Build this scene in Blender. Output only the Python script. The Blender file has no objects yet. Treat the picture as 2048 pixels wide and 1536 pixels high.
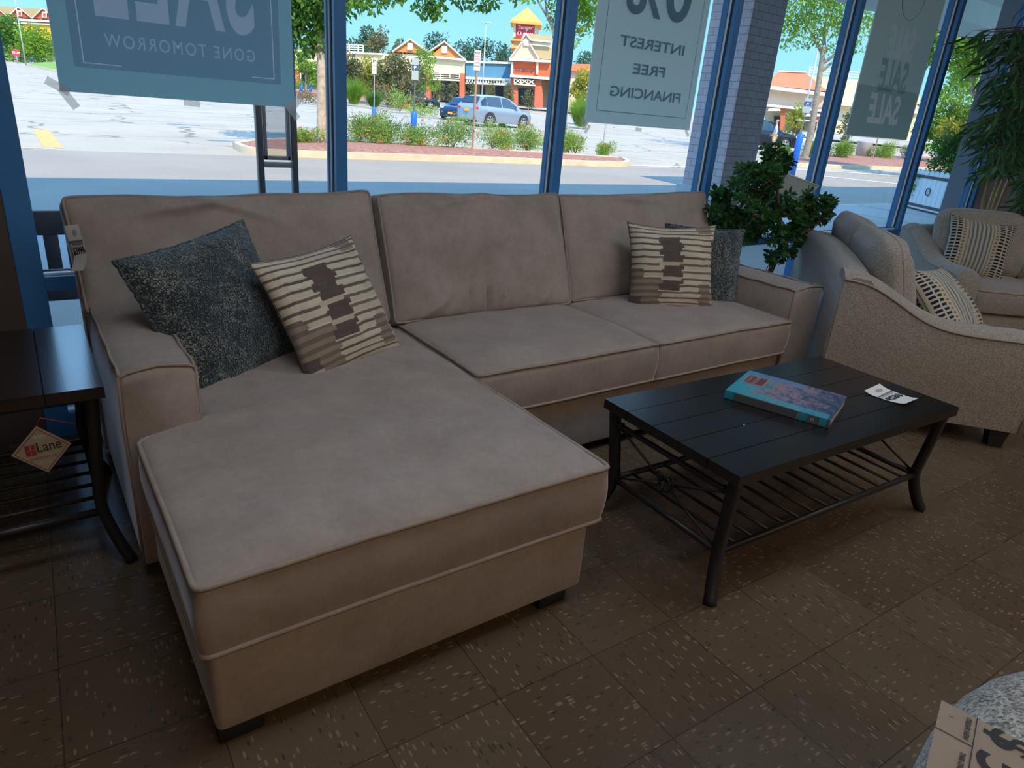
import bpy, bmesh, math, random
import numpy as np
from mathutils import Vector, Matrix, noise
random.seed(7); np.random.seed(7)
scn = bpy.context.scene
COL = scn.collection
PI = math.pi

# ------------------------------------------------------------------ camera
FPX, PITCH, ROLL, YAW, EYE = 1364.8, 0.3835, 0.0869, 0.6412, 1.3781
def cam_axes():
    cy, sy = math.cos(YAW), math.sin(YAW)
    f = Vector((sy*math.cos(PITCH), cy*math.cos(PITCH), -math.sin(PITCH)))
    r = Vector((cy, -sy, 0)); u = r.cross(f)
    c, s = math.cos(ROLL), math.sin(ROLL)
    return c*r + s*u, -s*r + c*u, f
CR, CU, CF = cam_axes()
CAM = Vector((0, 0, EYE))
cd = bpy.data.cameras.new('camera'); cam = bpy.data.objects.new('camera', cd); COL.objects.link(cam)
m = Matrix.Identity(4)
for i in range(3):
    m[i][0], m[i][1], m[i][2] = CR[i], CU[i], -CF[i]
m.translation = CAM
cam.matrix_world = m
cd.sensor_width = 36; cd.lens = FPX/2048*36; cd.clip_start = 0.03; cd.clip_end = 800
scn.camera = cam

# ------------------------------------------------------------------ world, sun, exposure
scn.view_settings.view_transform = 'Standard'
scn.view_settings.look = 'None'
scn.view_settings.exposure = 0.6
scn.view_settings.gamma = 1.0
scn.view_settings.use_curve_mapping = False
SKY_LIGHT = 1.0
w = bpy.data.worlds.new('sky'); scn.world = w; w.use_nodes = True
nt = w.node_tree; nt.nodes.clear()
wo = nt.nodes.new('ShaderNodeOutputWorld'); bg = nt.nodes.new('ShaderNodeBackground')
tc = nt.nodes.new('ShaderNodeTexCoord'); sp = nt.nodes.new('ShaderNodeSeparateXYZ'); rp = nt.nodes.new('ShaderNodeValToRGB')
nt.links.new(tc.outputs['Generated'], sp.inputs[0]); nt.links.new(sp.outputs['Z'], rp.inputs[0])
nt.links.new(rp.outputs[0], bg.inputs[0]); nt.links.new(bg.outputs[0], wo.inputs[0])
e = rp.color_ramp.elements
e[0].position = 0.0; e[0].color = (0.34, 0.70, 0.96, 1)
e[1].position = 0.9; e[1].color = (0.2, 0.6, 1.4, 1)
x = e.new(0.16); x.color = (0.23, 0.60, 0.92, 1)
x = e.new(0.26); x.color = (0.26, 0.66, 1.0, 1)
x = e.new(0.34); x.color = (0.85, 1.6, 2.7, 1)  # made-up bright band above the view, added to light the room through the windows
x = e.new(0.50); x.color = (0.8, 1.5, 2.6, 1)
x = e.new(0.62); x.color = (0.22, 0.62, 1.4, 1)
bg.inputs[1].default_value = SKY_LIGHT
sd = bpy.data.lights.new('sun', 'SUN'); sun = bpy.data.objects.new('sun', sd); COL.objects.link(sun)
sd.energy = 4.0; sd.color = (1.0, 0.80, 0.55); sd.angle = 0.009
SUN_AZ, SUN_EL = math.radians(12), math.radians(47)     # the direction the light travels, from behind the shop
sdir = Vector((math.sin(SUN_AZ)*math.cos(SUN_EL), math.cos(SUN_AZ)*math.cos(SUN_EL), -math.sin(SUN_EL)))
sun.rotation_euler = sdir.to_track_quat('-Z', 'Y').to_euler()
scn.cycles.max_bounces = 8
scn.cycles.diffuse_bounces = 4; scn.cycles.glossy_bounces = 3
scn.cycles.transparent_max_bounces = 24
scn.cycles.sample_clamp_indirect = 4.0

# ------------------------------------------------------------------ pixel helpers (2048 x 1536)
def ray(u, v): return CF + CR*((u-1024)/FPX) - CU*((v-768)/FPX)
def on_z(u, v, z): d = ray(u, v); return CAM + d*((z-EYE)/d.z)
def on_y(u, v, y): d = ray(u, v); return CAM + d*(y/d.y)
def on_x(u, v, x): d = ray(u, v); return CAM + d*(x/d.x)
def far(u, v, D): d = ray(u, v); return CAM + d*(D/math.hypot(d.x, d.y))
def ground_z(x, y):
    return -0.15 + 0.018*max(0.0, 0.5*x+0.866*y-22) - 0.03*max(0.0, x-95)*0.0
def az_xy(u, v, D): p = far(u, v, D); return p.x, p.y
def on_ground(u, v):
    d = ray(u, v); t = 3.0
    for _ in range(4000):
        p = CAM + d*t
        if p.z < ground_z(p.x, p.y): break
        t *= 1.0015
    return Vector((p.x, p.y, ground_z(p.x, p.y)))

# ------------------------------------------------------------------ object helpers
def set_props(o, label=None, cat=None, group=None, kind=None):
    if label: o['label'] = label
    if cat: o['category'] = cat
    if group: o['group'] = group
    if kind: o['kind'] = kind
    return o
def wm(o):
    m = Matrix.LocRotScale(o.location, o.rotation_euler, o.scale)
    return wm(o.parent) @ m if o.parent else m
def thing(name, label, cat, loc=(0, 0, 0), rotz=0, group=None):
    o = bpy.data.objects.new(name, None); COL.objects.link(o); o.empty_display_size = .1
    o.location = loc; o.rotation_euler = (0, 0, rotz)
    return set_props(o, label, cat, group)
def link(name, bm, mat, parent=None, world=False, smooth=True, sharp=35):
    me = bpy.data.meshes.new(name)
    if world and parent is not None: bm.transform(wm(parent).inverted())
    if smooth:
        for f in bm.faces: f.smooth = True
        lim = math.radians(sharp)
        for ed in bm.edges:
            if len(ed.link_faces) == 2:
                if ed.calc_face_angle(0) > lim: ed.smooth = False
    bm.to_mesh(me); bm.free()
    mats = mat if isinstance(mat, (list, tuple)) else [mat]
    for x in mats: me.materials.append(x)
    o = bpy.data.objects.new(name, me); COL.objects.link(o)
    if parent is not None: o.parent = parent
    return o
def solo(name, bm, mat, label, cat, group=None, **k):
    return set_props(link(name, bm, mat, **k), label, cat, group)
def struct(name, bm, mat, smooth=False, parent=None):
    o = link(name, bm, mat, parent=parent, smooth=smooth)
    if parent is None: o['kind'] = 'structure'
    return o
def copy_tree(o, parent=None):
    c = o.copy(); COL.objects.link(c); c.parent = parent
    for ch in list(o.children): copy_tree(ch, c)
    return c
def B(): return bmesh.new()
def box(bm, c, s, rot=None, bev=0.0, seg=2, mi=0):
    M = Matrix.Translation(Vector(c))
    if rot is not None: M = M @ (rot if isinstance(rot, Matrix) else Matrix.Rotation(rot, 4, 'Z'))
    r = bmesh.ops.create_cube(bm, size=1.0, matrix=M @ Matrix.Diagonal((s[0], s[1], s[2], 1)))
    vs = r['verts']
    if bev > 0:
        es = list({e for v in vs for e in v.link_edges})
        r2 = bmesh.ops.bevel(bm, geom=es, offset=bev, segments=seg, profile=0.5, affect='EDGES')
        if mi:
            for f in r2['faces']: f.material_index = mi
    if mi:
        for v in vs:
            if v.is_valid:
                for f in v.link_faces: f.material_index = mi
    return bm
def bx(bm, x0, x1, y0, y1, z0, z1, bev=0.0, seg=2, mi=0):
    return box(bm, ((x0+x1)/2, (y0+y1)/2, (z0+z1)/2), (abs(x1-x0), abs(y1-y0), abs(z1-z0)), None, bev, seg, mi)
def frame_at(t, ref=Vector((0, 0, 1))):
    t = t.normalized()
    if abs(t.dot(ref)) > .95: ref = Vector((1, 0, 0))
    a = t.cross(ref).normalized(); b = t.cross(a).normalized()
    return a, b
def tube(bm, pts, r, n=8, closed=False, square=False, mi=0, caps=True):
    pts = [Vector(p) for p in pts]; rings = []
    N = len(pts)
    pa = None
    for i, p in enumerate(pts):
        if closed: t = pts[(i+1) % N]-pts[i-1]
        else: t = pts[min(i+1, N-1)]-pts[max(i-1, 0)]
        if t.length < 1e-9: t = Vector((0, 0, 1))
        t.normalize()
        if pa is None: a, b = frame_at(t)
        else:
            a = pa - t*pa.dot(t)
            if a.length < 1e-6: a, b = frame_at(t)
            a.normalize(); b = t.cross(a)
        pa = a
        rr = r[i] if isinstance(r, (list, tuple)) else r
        if square: offs = [(rr, rr), (-rr, rr), (-rr, -rr), (rr, -rr)]
        else: offs = [(rr*math.cos(2*PI*k/n), rr*math.sin(2*PI*k/n)) for k in range(n)]
        rings.append([bm.verts.new(p+a*o[0]+b*o[1]) for o in offs])
    M = len(rings[0])
    for i in range(N if closed else N-1):
        A, Bq = rings[i], rings[(i+1) % N]
        for k in range(M):
            f = bm.faces.new((A[k], A[(k+1) % M], Bq[(k+1) % M], Bq[k])); f.material_index = mi
    if not closed and caps:
        f = bm.faces.new(rings[0][::-1]); f.material_index = mi
        f = bm.faces.new(rings[-1]); f.material_index = mi
    return bm
def poly(bm, pts, mi=0):
    f = bm.faces.new([bm.verts.new(p) for p in pts]); f.material_index = mi; return f
def prism(bm, pts2, mapf, d0, d1, mi=0):
    """extrude an outline: mapf(a, b, d) gives the point"""
    A = [bm.verts.new(mapf(a, b, d0)) for a, b in pts2]; Bq = [bm.verts.new(mapf(a, b, d1)) for a, b in pts2]
    n = len(pts2); fs = [bm.faces.new(A), bm.faces.new(Bq[::-1])]
    for i in range(n): fs.append(bm.faces.new((A[i], Bq[i], Bq[(i+1) % n], A[(i+1) % n])))
    for f in fs: f.material_index = mi
    bmesh.ops.recalc_face_normals(bm, faces=fs)
    return bm
def sphere(bm, c, r, sc=(1, 1, 1), u=10, v=7, mi=0):
    q = bmesh.ops.create_uvsphere(bm, u_segments=u, v_segments=v, radius=r, matrix=Matrix.Translation(Vector(c)) @ Matrix.Diagonal((*sc, 1)))
    if mi:
        for x in q['verts']:
            for f in x.link_faces: f.material_index = mi
    return bm
def lathe(bm, prof, n=24, c=(0, 0, 0), mi=0):
    rings = []
    for r, z in prof:
        rings.append([bm.verts.new((c[0]+r*math.cos(2*PI*k/n), c[1]+r*math.sin(2*PI*k/n), c[2]+z)) for k in range(n)])
    for i in range(len(rings)-1):
        for k in range(n):
            f = bm.faces.new((rings[i][k], rings[i][(k+1) % n], rings[i+1][(k+1) % n], rings[i+1][k])); f.material_index = mi
    bm.faces.new(rings[0][::-1]); bm.faces.new(rings[-1])
    return bm
def text_bm(s, size=1.0, align='CENTER', extrude=0.0, shear=0.0, bold=0.0, spacing=1.0, sx=1.0, mirror=False):
    """letters as a mesh in the local XY plane"""
    cu = bpy.data.curves.new('letters', 'FONT'); cu.body = s; cu.size = size; cu.align_x = align; cu.align_y = 'CENTER'
    cu.extrude = extrude; cu.shear = shear; cu.offset = bold; cu.space_character = spacing; cu.resolution_u = 3
    o = bpy.data.objects.new('letters', cu); COL.objects.link(o)
    dg = bpy.context.evaluated_depsgraph_get(); dg.update()
    me = bpy.data.meshes.new_from_object(o.evaluated_get(dg))
    bm = bmesh.new(); bm.from_mesh(me)
    bpy.data.objects.remove(o); bpy.data.curves.remove(cu); bpy.data.meshes.remove(me)
    bm.transform(Matrix.Diagonal((-sx if mirror else sx, 1, 1, 1)))
    if mirror: bmesh.ops.reverse_faces(bm, faces=bm.faces[:])
    return bm
def join(dst, src, M=None, mi=None):
    if M is not None: src.transform(M)
    me = bpy.data.meshes.new('tmp'); src.to_mesh(me); src.free()
    n0 = len(dst.faces)
    dst.from_mesh(me); bpy.data.meshes.remove(me)
    if mi is not None:
        dst.faces.ensure_lookup_table()
        for f in dst.faces[n0:]: f.material_index = mi
    return dst
def basis(o, ax, ay, az=None):
    ax = Vector(ax); ay = Vector(ay)
    az = Vector(az) if az is not None else ax.cross(ay).normalized()
    m = Matrix.Identity(4)
    for i in range(3): m[i][0], m[i][1], m[i][2], m[i][3] = ax[i], ay[i], az[i], o[i]
    return m

# ------------------------------------------------------------------ material helpers
class X:
    """tiny node expression: arithmetic on sockets"""
    def __init__(s, nt, v): s.nt, s.v = nt, v
    def _m(s, op, *o):
        n = s.nt.nodes.new('ShaderNodeMath'); n.operation = op
        for i, q in enumerate((s,)+o):
            v = q.v if isinstance(q, X) else q
            if isinstance(v, (int, float)): n.inputs[i].default_value = v
            else: s.nt.links.new(v, n.inputs[i])
        return X(s.nt, n.outputs[0])
    def __add__(s, o): return s._m('ADD', o)
    def __sub__(s, o): return s._m('SUBTRACT', o)
    def __mul__(s, o): return s._m('MULTIPLY', o)
    def __truediv__(s, o): return s._m('DIVIDE', o)
    def lt(s, o): return s._m('LESS_THAN', o)
    def gt(s, o): return s._m('GREATER_THAN', o)
    def floor(s): return s._m('FLOOR')
    def frac(s): return s._m('FRACT')
    def mod(s, o): return s._m('FLOORED_MODULO', o)
    def abs(s): return s._m('ABSOLUTE')
    def min(s, o): return s._m('MINIMUM', o)
    def max(s, o): return s._m('MAXIMUM', o)
    def pow(s, o): return s._m('POWER', o)
class Mt:
    def __init__(s, name, rough=.6, metal=0.0, col=(.5, .5, .5), spec=.5):
        s.m = bpy.data.materials.new(name); s.m.use_nodes = True; s.nt = s.m.node_tree
        s.b = s.nt.nodes['Principled BSDF']; s.out = s.nt.nodes['Material Output']
        s.b.inputs['Roughness'].default_value = rough; s.b.inputs['Metallic'].default_value = metal
        s.b.inputs['Base Color'].default_value = (*col, 1); s.b.inputs['Specular IOR Level'].default_value = spec
    def new(s, t): return s.nt.nodes.new(t)
    def L(s, a, b): s.nt.links.new(a, b)
    def coord(s, kind='Object', scale=None, rot=None, loc=None):
        n = s.new('ShaderNodeTexCoord'); o = n.outputs[kind]
        if scale is not None or rot is not None or loc is not None:
            mp = s.new('ShaderNodeMapping'); s.L(o, mp.inputs[0])
            if scale is not None: mp.inputs['Scale'].default_value = scale if hasattr(scale, '__len__') else (scale,)*3
            if rot is not None: mp.inputs['Rotation'].default_value = rot
            if loc is not None: mp.inputs['Location'].default_value = loc
            o = mp.outputs[0]
        return o
    def sep(s, vec):
        n = s.new('ShaderNodeSeparateXYZ'); s.L(vec, n.inputs[0]); return [X(s.nt, n.outputs[i]) for i in range(3)]
    def comb(s, x, y, z=0.0):
        n = s.new('ShaderNodeCombineXYZ')
        for i, q in enumerate((x, y, z)):
            v = q.v if isinstance(q, X) else q
            if isinstance(v, (int, float)): n.inputs[i].default_value = v
            else: s.L(v, n.inputs[i])
        return n.outputs[0]
    def noise(s, vec, scale=5, detail=3, rough=.5, out='Fac'):
        n = s.new('ShaderNodeTexNoise'); s.L(vec, n.inputs['Vector']); n.inputs['Scale'].default_value = scale
        n.inputs['Detail'].default_value = detail; n.inputs['Roughness'].default_value = rough
        return X(s.nt, n.outputs[out])
    def voro(s, vec, scale=5, feature='F1', out='Distance', rnd=1.0):
        n = s.new('ShaderNodeTexVoronoi'); n.feature = feature; s.L(vec, n.inputs['Vector']); n.inputs['Scale'].default_value = scale
        n.inputs['Randomness'].default_value = rnd
        return X(s.nt, n.outputs[out])
    def white(s, vec):
        n = s.new('ShaderNodeTexWhiteNoise'); s.L(vec, n.inputs['Vector']); return X(s.nt, n.outputs['Value'])
    def ramp(s, fac, stops, interp='LINEAR'):
        n = s.new('ShaderNodeValToRGB'); n.color_ramp.interpolation = interp; e = n.color_ramp.elements
        s.L(fac.v, n.inputs[0])
        e[0].position = stops[0][0]; e[0].color = (*stops[0][1], 1); e[1].position = stops[-1][0]; e[1].color = (*stops[-1][1], 1)
        for p, c in stops[1:-1]:
            q = e.new(p); q.color = (*c, 1)
        return n.outputs[0]
    def mix(s, fac, a, b):
        n = s.new('ShaderNodeMix'); n.data_type = 'RGBA'
        for i, v in ((0, fac), (6, a), (7, b)):
            if isinstance(v, X): v = v.v
            if isinstance(v, (int, float)): n.inputs[i].default_value = v
            elif isinstance(v, tuple): n.inputs[i].default_value = (*v, 1)
            else: s.L(v, n.inputs[i])
        return n.outputs[2]
    def color(s, sock):
        if isinstance(sock, X): sock = sock.v
        s.L(sock, s.b.inputs['Base Color']); return s
    def bump(s, h, strength=.3, dist=.01):
        n = s.new('ShaderNodeBump'); n.inputs['Strength'].default_value = strength; n.inputs['Distance'].default_value = dist
        s.L(h.v if isinstance(h, X) else h, n.inputs['Height']); s.L(n.outputs[0], s.b.inputs['Normal']); return s
    def sheen(s, w, tint=(1, 1, 1), rough=.4):
        s.b.inputs['Sheen Weight'].default_value = w; s.b.inputs['Sheen Roughness'].default_value = rough
        s.b.inputs['Sheen Tint'].default_value = (*tint, 1); return s
def flat(name, col, rough=.6, metal=0, var=0.0, scale=8, spec=.5, bump=0.0, bscale=60):
    t = Mt(name, rough, metal, col, spec)
    if var:
        v = t.coord('Object'); n = t.noise(v, scale, 4)
        d = tuple(c*(1-var) for c in col); l = tuple(min(1, c*(1+var)) for c in col)
        t.color(t.ramp(n, [(.25, d), (.75, l)]))
    if bump:
        v = t.coord('Object'); t.bump(t.noise(v, bscale, 3), bump, .004)
    return t.m
def emis(name, col, s):
    t = Mt(name); t.b.inputs['Emission Color'].default_value = (*col, 1); t.b.inputs['Emission Strength'].default_value = s
    t.b.inputs['Base Color'].default_value = (*col, 1); return t.m

# ------------------------------------------------------------------ materials
def fabric_sofa():
    t = Mt('taupe microfibre', .88, col=(.4, .33, .28), spec=.15); v = t.coord('Object')
    n = t.noise(v, 6, 5, .65); n2 = t.noise(v, 45, 3, .6); f = t.noise(v, 420, 2)
    c = t.ramp(n*.7+n2*.3, [(.3, (.268, .216, .184)), (.5, (.328, .266, .229)), (.72, (.392, .322, .280))])
    t.color(c); t.sheen(.7, (.8, .88, 1.0), .3)
    t.bump(n2*.4+f*.15, .22, .006); return t.m
def fabric_tweed(name='oatmeal tweed', a=(.22, .18, .145), b=(.46, .40, .34), sc=420):
    t = Mt(name, .9, spec=.15); v = t.coord('Object')
    vv = t.voro(v, sc, out='Color'); s = t.sep(vv.v)[0]
    n = t.noise(v, sc*.25, 2)
    t.color(t.ramp(s*.6+n*.4, [(.25, a), (.75, b)])); t.sheen(.35, (.8, .9, 1.0), .4)
    t.bump(t.voro(v, sc), .5, .003); return t.m
def fabric_boucle():
    t = Mt('charcoal boucle', .95, spec=.1); v = t.coord('Object')
    st = t.coord('Object', scale=(1, 2.6, 1)); n = t.noise(st, 9, 4, .6)
    c = t.voro(t.coord('Object', scale=(1, 1.6, 1)), 250, out='Color'); s = t.sep(c.v)[0]
    k = s+(n-.5)*1.1
    t.color(t.ramp(k, [(.0, (.012, .018, .022)), (.55, (.035, .042, .045)), (.74, (.11, .105, .085)), (.95, (.30, .29, .23))]))
    t.sheen(.5, (.5, .75, .95), .5)
    t.bump(t.voro(t.coord('Object', scale=(1, 1.6, 1)), 250), .9, .005); return t.m
def fabric_strokes():
    t = Mt('brush stroke print', .85, spec=.15); uv = t.coord('UV'); s = t.sep(uv)
    u, v = s[0], s[1]
    wob = t.noise(t.comb(u*3, v*3), 1.5, 2)-.5
    vv = v*32+wob*.9+u*.5
    row = vv.floor()
    jag = t.white(t.comb(row, 3.7))-.5
    cu = u*5.3+jag*.28+((row/6).floor().mod(2))*.0+.15
    col = cu.floor()
    blk = t.white(t.comb(col, ((row+col*3)/8).floor(), 2.0))
    r = t.white(t.comb(col, row, 9.0))
    alt = row.mod(2)
    fr = vv.frac()
    # light blocks carry thin dark strokes, dark blocks thin light ones
    stroke = (fr.gt(.0)*alt*(fr.lt(.62)))
    fine = t.noise(t.comb(u*6, v*220), 1.0, 2)
    isdark = blk.gt(.84); ismid = blk.gt(.74)
    light = t.mix(stroke, t.mix(r, (.50, .41, .30), (.62, .55, .43)), t.mix(r, (.10, .085, .07), (.20, .16, .125)))
    dark = t.mix(r.gt(.78), t.mix(fine, (.055, .042, .036), (.16, .12, .10)), (.50, .42, .32))
    midc = t.mix(alt, t.mix(fine, (.20, .155, .12), (.34, .27, .21)), (.17, .13, .10))
    c = t.mix(isdark, t.mix(ismid, light, midc), dark)
    t.color(c); t.sheen(.25, (.8, .9, 1), .4)
    t.bump(t.noise(t.coord('Object'), 300, 2), .15, .002); return t.m
def fabric_dashes():
    t = Mt('navy dash woven stripe', .85, spec=.15); s = t.sep(t.coord('UV')); u, v = s[0], s[1]
    def band(a, b): return u.gt(a)*u.lt(b)
    dash = (v*22).frac().lt(.56)
    sq = (v*22+.2).frac().lt(.5)
    navy = (band(.03, .12)+band(.69, .77)+band(.80, .88)+band(.91, .985))*dash + band(.145, .215)*dash
    brown = (band(.24, .275)+band(.635, .67))*sq
    st = ((u*20).frac().lt(.45))*band(.31, .61)
    fine = t.noise(t.coord('UV'), 160, 2)
    base = t.mix(fine, (.36, .31, .22), (.56, .50, .38))
    c = t.mix(st, base, (.13, .16, .19)); c = t.mix(brown, c, (.22, .14, .075)); c = t.mix(navy.min(1.0), c, (.012, .014, .03))
    t.color(c); t.sheen(.2); t.bump(t.noise(t.coord('UV'), 220, 2), .25, .002); return t.m
def mat_floor():
    t = Mt('vinyl composition tile', .3, spec=.32); T = .3048; a = .0294
    v = t.coord('Object', rot=(0, 0, a))
    ox = 1.1206*math.cos(a)-1.3132*math.sin(a); oy = 1.1206*math.sin(a)+1.3132*math.cos(a)
    s = t.sep(v); x, y = (s[0]-ox)/T, (s[1]-oy)/T
    ix, iy = x.floor(), y.floor(); par = (ix+iy).mod(2)
    px, py = x*T*30, y*T*30
    def chips(sx, sy, off):
        vv = t.comb(px*sx+off, py*sy+off, par*7)
        return t.voro(vv, 2.9, out='Distance'), t.voro(vv, 2.9, out='Color')
    d0, c0 = chips(1.0, .32, 0); d1, c1 = chips(.32, 1.0, 50)
    d = d0+(d1-d0)*par
    k0 = t.sep(c0.v)[0]; k1 = t.sep(c1.v)[0]; k = k0+(k1-k0)*par
    mask = d.lt(.27)
    tone = t.white(t.comb(ix, iy, 5.0)); n = t.noise(v, 5, 5, .6)*.75+t.noise(v, 260, 2)*.25
    base = t.ramp(n*.6+tone*.4, [(.2, (.092, .060, .037)), (.5, (.108, .073, .045)), (.8, (.122, .088, .052))])
    lightc = t.mix(k.gt(.55)*mask, base, (.21, .16, .11))
    c = t.mix(k.lt(.25)*mask, lightc, (.055, .045, .035))
    ex = (x.frac()-.5).abs().gt(.4955); ey = (y.frac()-.5).abs().gt(.4955)
    c = t.mix(ex.max(ey)*.75, c, (.02, .015, .012)); t.color(c)
    r = t.noise(v, 3, 4, .6)*.14+.20
    t.L(r.v, t.b.inputs['Roughness']); t.bump(t.noise(v, 14, 2), .04, .004); return t.m
def mat_wood(name, a, b, rough, grain=60, streak='Y', spec=.5):
    t = Mt(name, rough, spec=spec); sc = (grain, 2, grain) if streak == 'Y' else (2, grain, grain)
    v = t.coord('Object', scale=sc); n = t.noise(v, 1.0, 5, .6)
    t.color(t.ramp(n, [(.3, a), (.7, b)])); t.bump(n, .06, .002); return t.m
def mat_brick(name, a, b, mort, scale=1.0):
    t = Mt(name, .9, spec=.2); s = t.sep(t.coord('Object')); v = t.comb(s[0]+s[1], s[2])
    n = t.new('ShaderNodeTexBrick'); t.L(v, n.inputs['Vector']); n.inputs['Scale'].default_value = 1/scale
    n.inputs['Color1'].default_value = (*a, 1); n.inputs['Color2'].default_value = (*b, 1); n.inputs['Mortar'].default_value = (*mort, 1)
    n.inputs['Brick Width'].default_value = .40; n.inputs['Row Height'].default_value = .20; n.inputs['Mortar Size'].default_value = .008
    t.color(n.outputs[0]); t.bump(X(t.nt, n.outputs['Fac'])*-1.0, .4, .01); return t.m
def mat_leaf(name, cols, trans=.35, scale=3.0, rough=.6):
    t = Mt(name, rough, spec=.25); v = t.coord('Object'); w = t.noise(v, scale, 4, .7)
    n = len(cols); t.color(t.ramp(w, [(.28+.44*i/(n-1), c) for i, c in enumerate(cols)]))
    tr = t.new('ShaderNodeBsdfTranslucent'); mx = t.new('ShaderNodeMixShader'); mx.inputs[0].default_value = trans
    t.L(t.b.inputs['Base Color'].links[0].from_socket, tr.inputs[0])
    t.L(t.b.outputs[0], mx.inputs[1]); t.L(tr.outputs[0], mx.inputs[2]); t.L(mx.outputs[0], t.out.inputs[0]); return t.m
def mat_glass(name, tint=(1, 1, 1), refl=1.0):
    t = Mt(name); tr = t.new('ShaderNodeBsdfTransparent'); tr.inputs[0].default_value = (*tint, 1)
    gl = t.new('ShaderNodeBsdfGlossy'); gl.inputs['Roughness'].default_value = .02
    lw = t.new('ShaderNodeLayerWeight'); lw.inputs[0].default_value = .5; mx = t.new('ShaderNodeMixShader')
    t.L(((X(t.nt, lw.outputs['Facing']).pow(5.0)*.96+.04)*refl).v, mx.inputs[0]); t.L(tr.outputs[0], mx.inputs[1]); t.L(gl.outputs[0], mx.inputs[2]); t.L(mx.outputs[0], t.out.inputs[0]); return t.m
def mat_paper(name, col, trans=.35):
    t = Mt(name, .8, spec=.2, col=col); tr = t.new('ShaderNodeBsdfTranslucent'); tr.inputs[0].default_value = (*col, 1)
    mx = t.new('ShaderNodeMixShader'); mx.inputs[0].default_value = trans
    t.L(t.b.outputs[0], mx.inputs[1]); t.L(tr.outputs[0], mx.inputs[2]); t.L(mx.outputs[0], t.out.inputs[0]); return t.m
F_SOFA = fabric_sofa(); F_TWEED = fabric_tweed(); F_BOUCLE = fabric_boucle(); F_STROKE = fabric_strokes(); F_DASH = fabric_dashes()
F_CHUNKY = fabric_tweed('cream chunky weave', (.16, .14, .12), (.62, .57, .5), 230)
M_PIPE = flat('taupe piping', (.30, .24, .195), .85, var=.12, scale=30)
M_PIPE_T = flat('oatmeal piping', (.30, .255, .21), .85, var=.2, scale=200)
M_PIPE_D = flat('brown piping', (.10, .075, .05), .85)
M_BLACK = flat('black plastic foot', (.012, .012, .012), .5)
M_IRON = flat('black iron', (.018, .017, .017), .42, metal=.0, var=.2, scale=20, spec=.5)
M_ESP = mat_wood('espresso wood', (.010, .0075, .007), (.018, .013, .012), .24, 70, 'X', .7)
M_ESP_Y = mat_wood('espresso wood upright grain', (.012, .0075, .0065), (.024, .014, .012), .2, 70, 'Y', .9)
M_GROOVE = flat('dark groove', (.003, .003, .003), .8)
M_BLUE = flat('blue painted aluminium', (.045, .19, .43), .35, var=.08, scale=4)
M_STRIP = flat('glazing strip', (.88, .90, .88), .35)
M_GASK = flat('black gasket', (.012, .015, .03), .6)
M_GLASS = mat_glass('window glass', (.97, .985, .985), .55)
M_WALL = flat('dark brown wall paint', (.085, .062, .05), .7, var=.08, scale=3)
M_WALLG = flat('blue grey wall paint', (.30, .31, .35), .8, var=.05, scale=2)
M_CEIL = flat('ceiling panel white', (.55, .53, .5), .9, var=.04)
M_WHITE = flat('white card', (.74, .72, .68), .7)
M_CREAM = flat('cream card', (.62, .53, .38), .7)
M_INK = flat('black ink', (.01, .01, .012), .6)
M_GREYINK = flat('grey ink', (.18, .19, .2), .6)
M_RED = flat('wine red ink', (.30, .02, .03), .6)

# ------------------------------------------------------------------ room shell
WY = 3.02
bm = B(); bx(bm, -5, 11.5, -7, WY+.11, -.12, 0); struct('floor', bm, mat_floor())
bm = B(); bx(bm, -5, 11.5, -7, WY+.5, 3.05, 3.2); struct('ceiling', bm, M_CEIL)
bm = B(); bx(bm, -5, -.035, WY, WY+.3, 0, 3.05); struct('wall_left', bm, M_WALL)
bm = B(); bx(bm, 7.72, 11.5, WY, WY+.3, 0, 3.05); struct('wall_right', bm, M_WALLG)
bm = B(); bx(bm, -5.2, 11.7, -7.2, -7, -.1, 3.1); struct('wall_back', bm, M_CEIL)
bm = B(); bx(bm, -5.2, -5, -7, WY+.3, -.1, 3.1); bx(bm, 11.5, 11.7, -7, WY+.3, -.1, 3.1); struct('wall_side', bm, M_CEIL)
M_DARKW = flat('slate return wall', (.07, .085, .11), .7)
bm = B(); bx(bm, 8.75, 9.0, 2.3, WY-.002, 0, 3.05); struct('wall_return', bm, M_DARKW)
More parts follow.
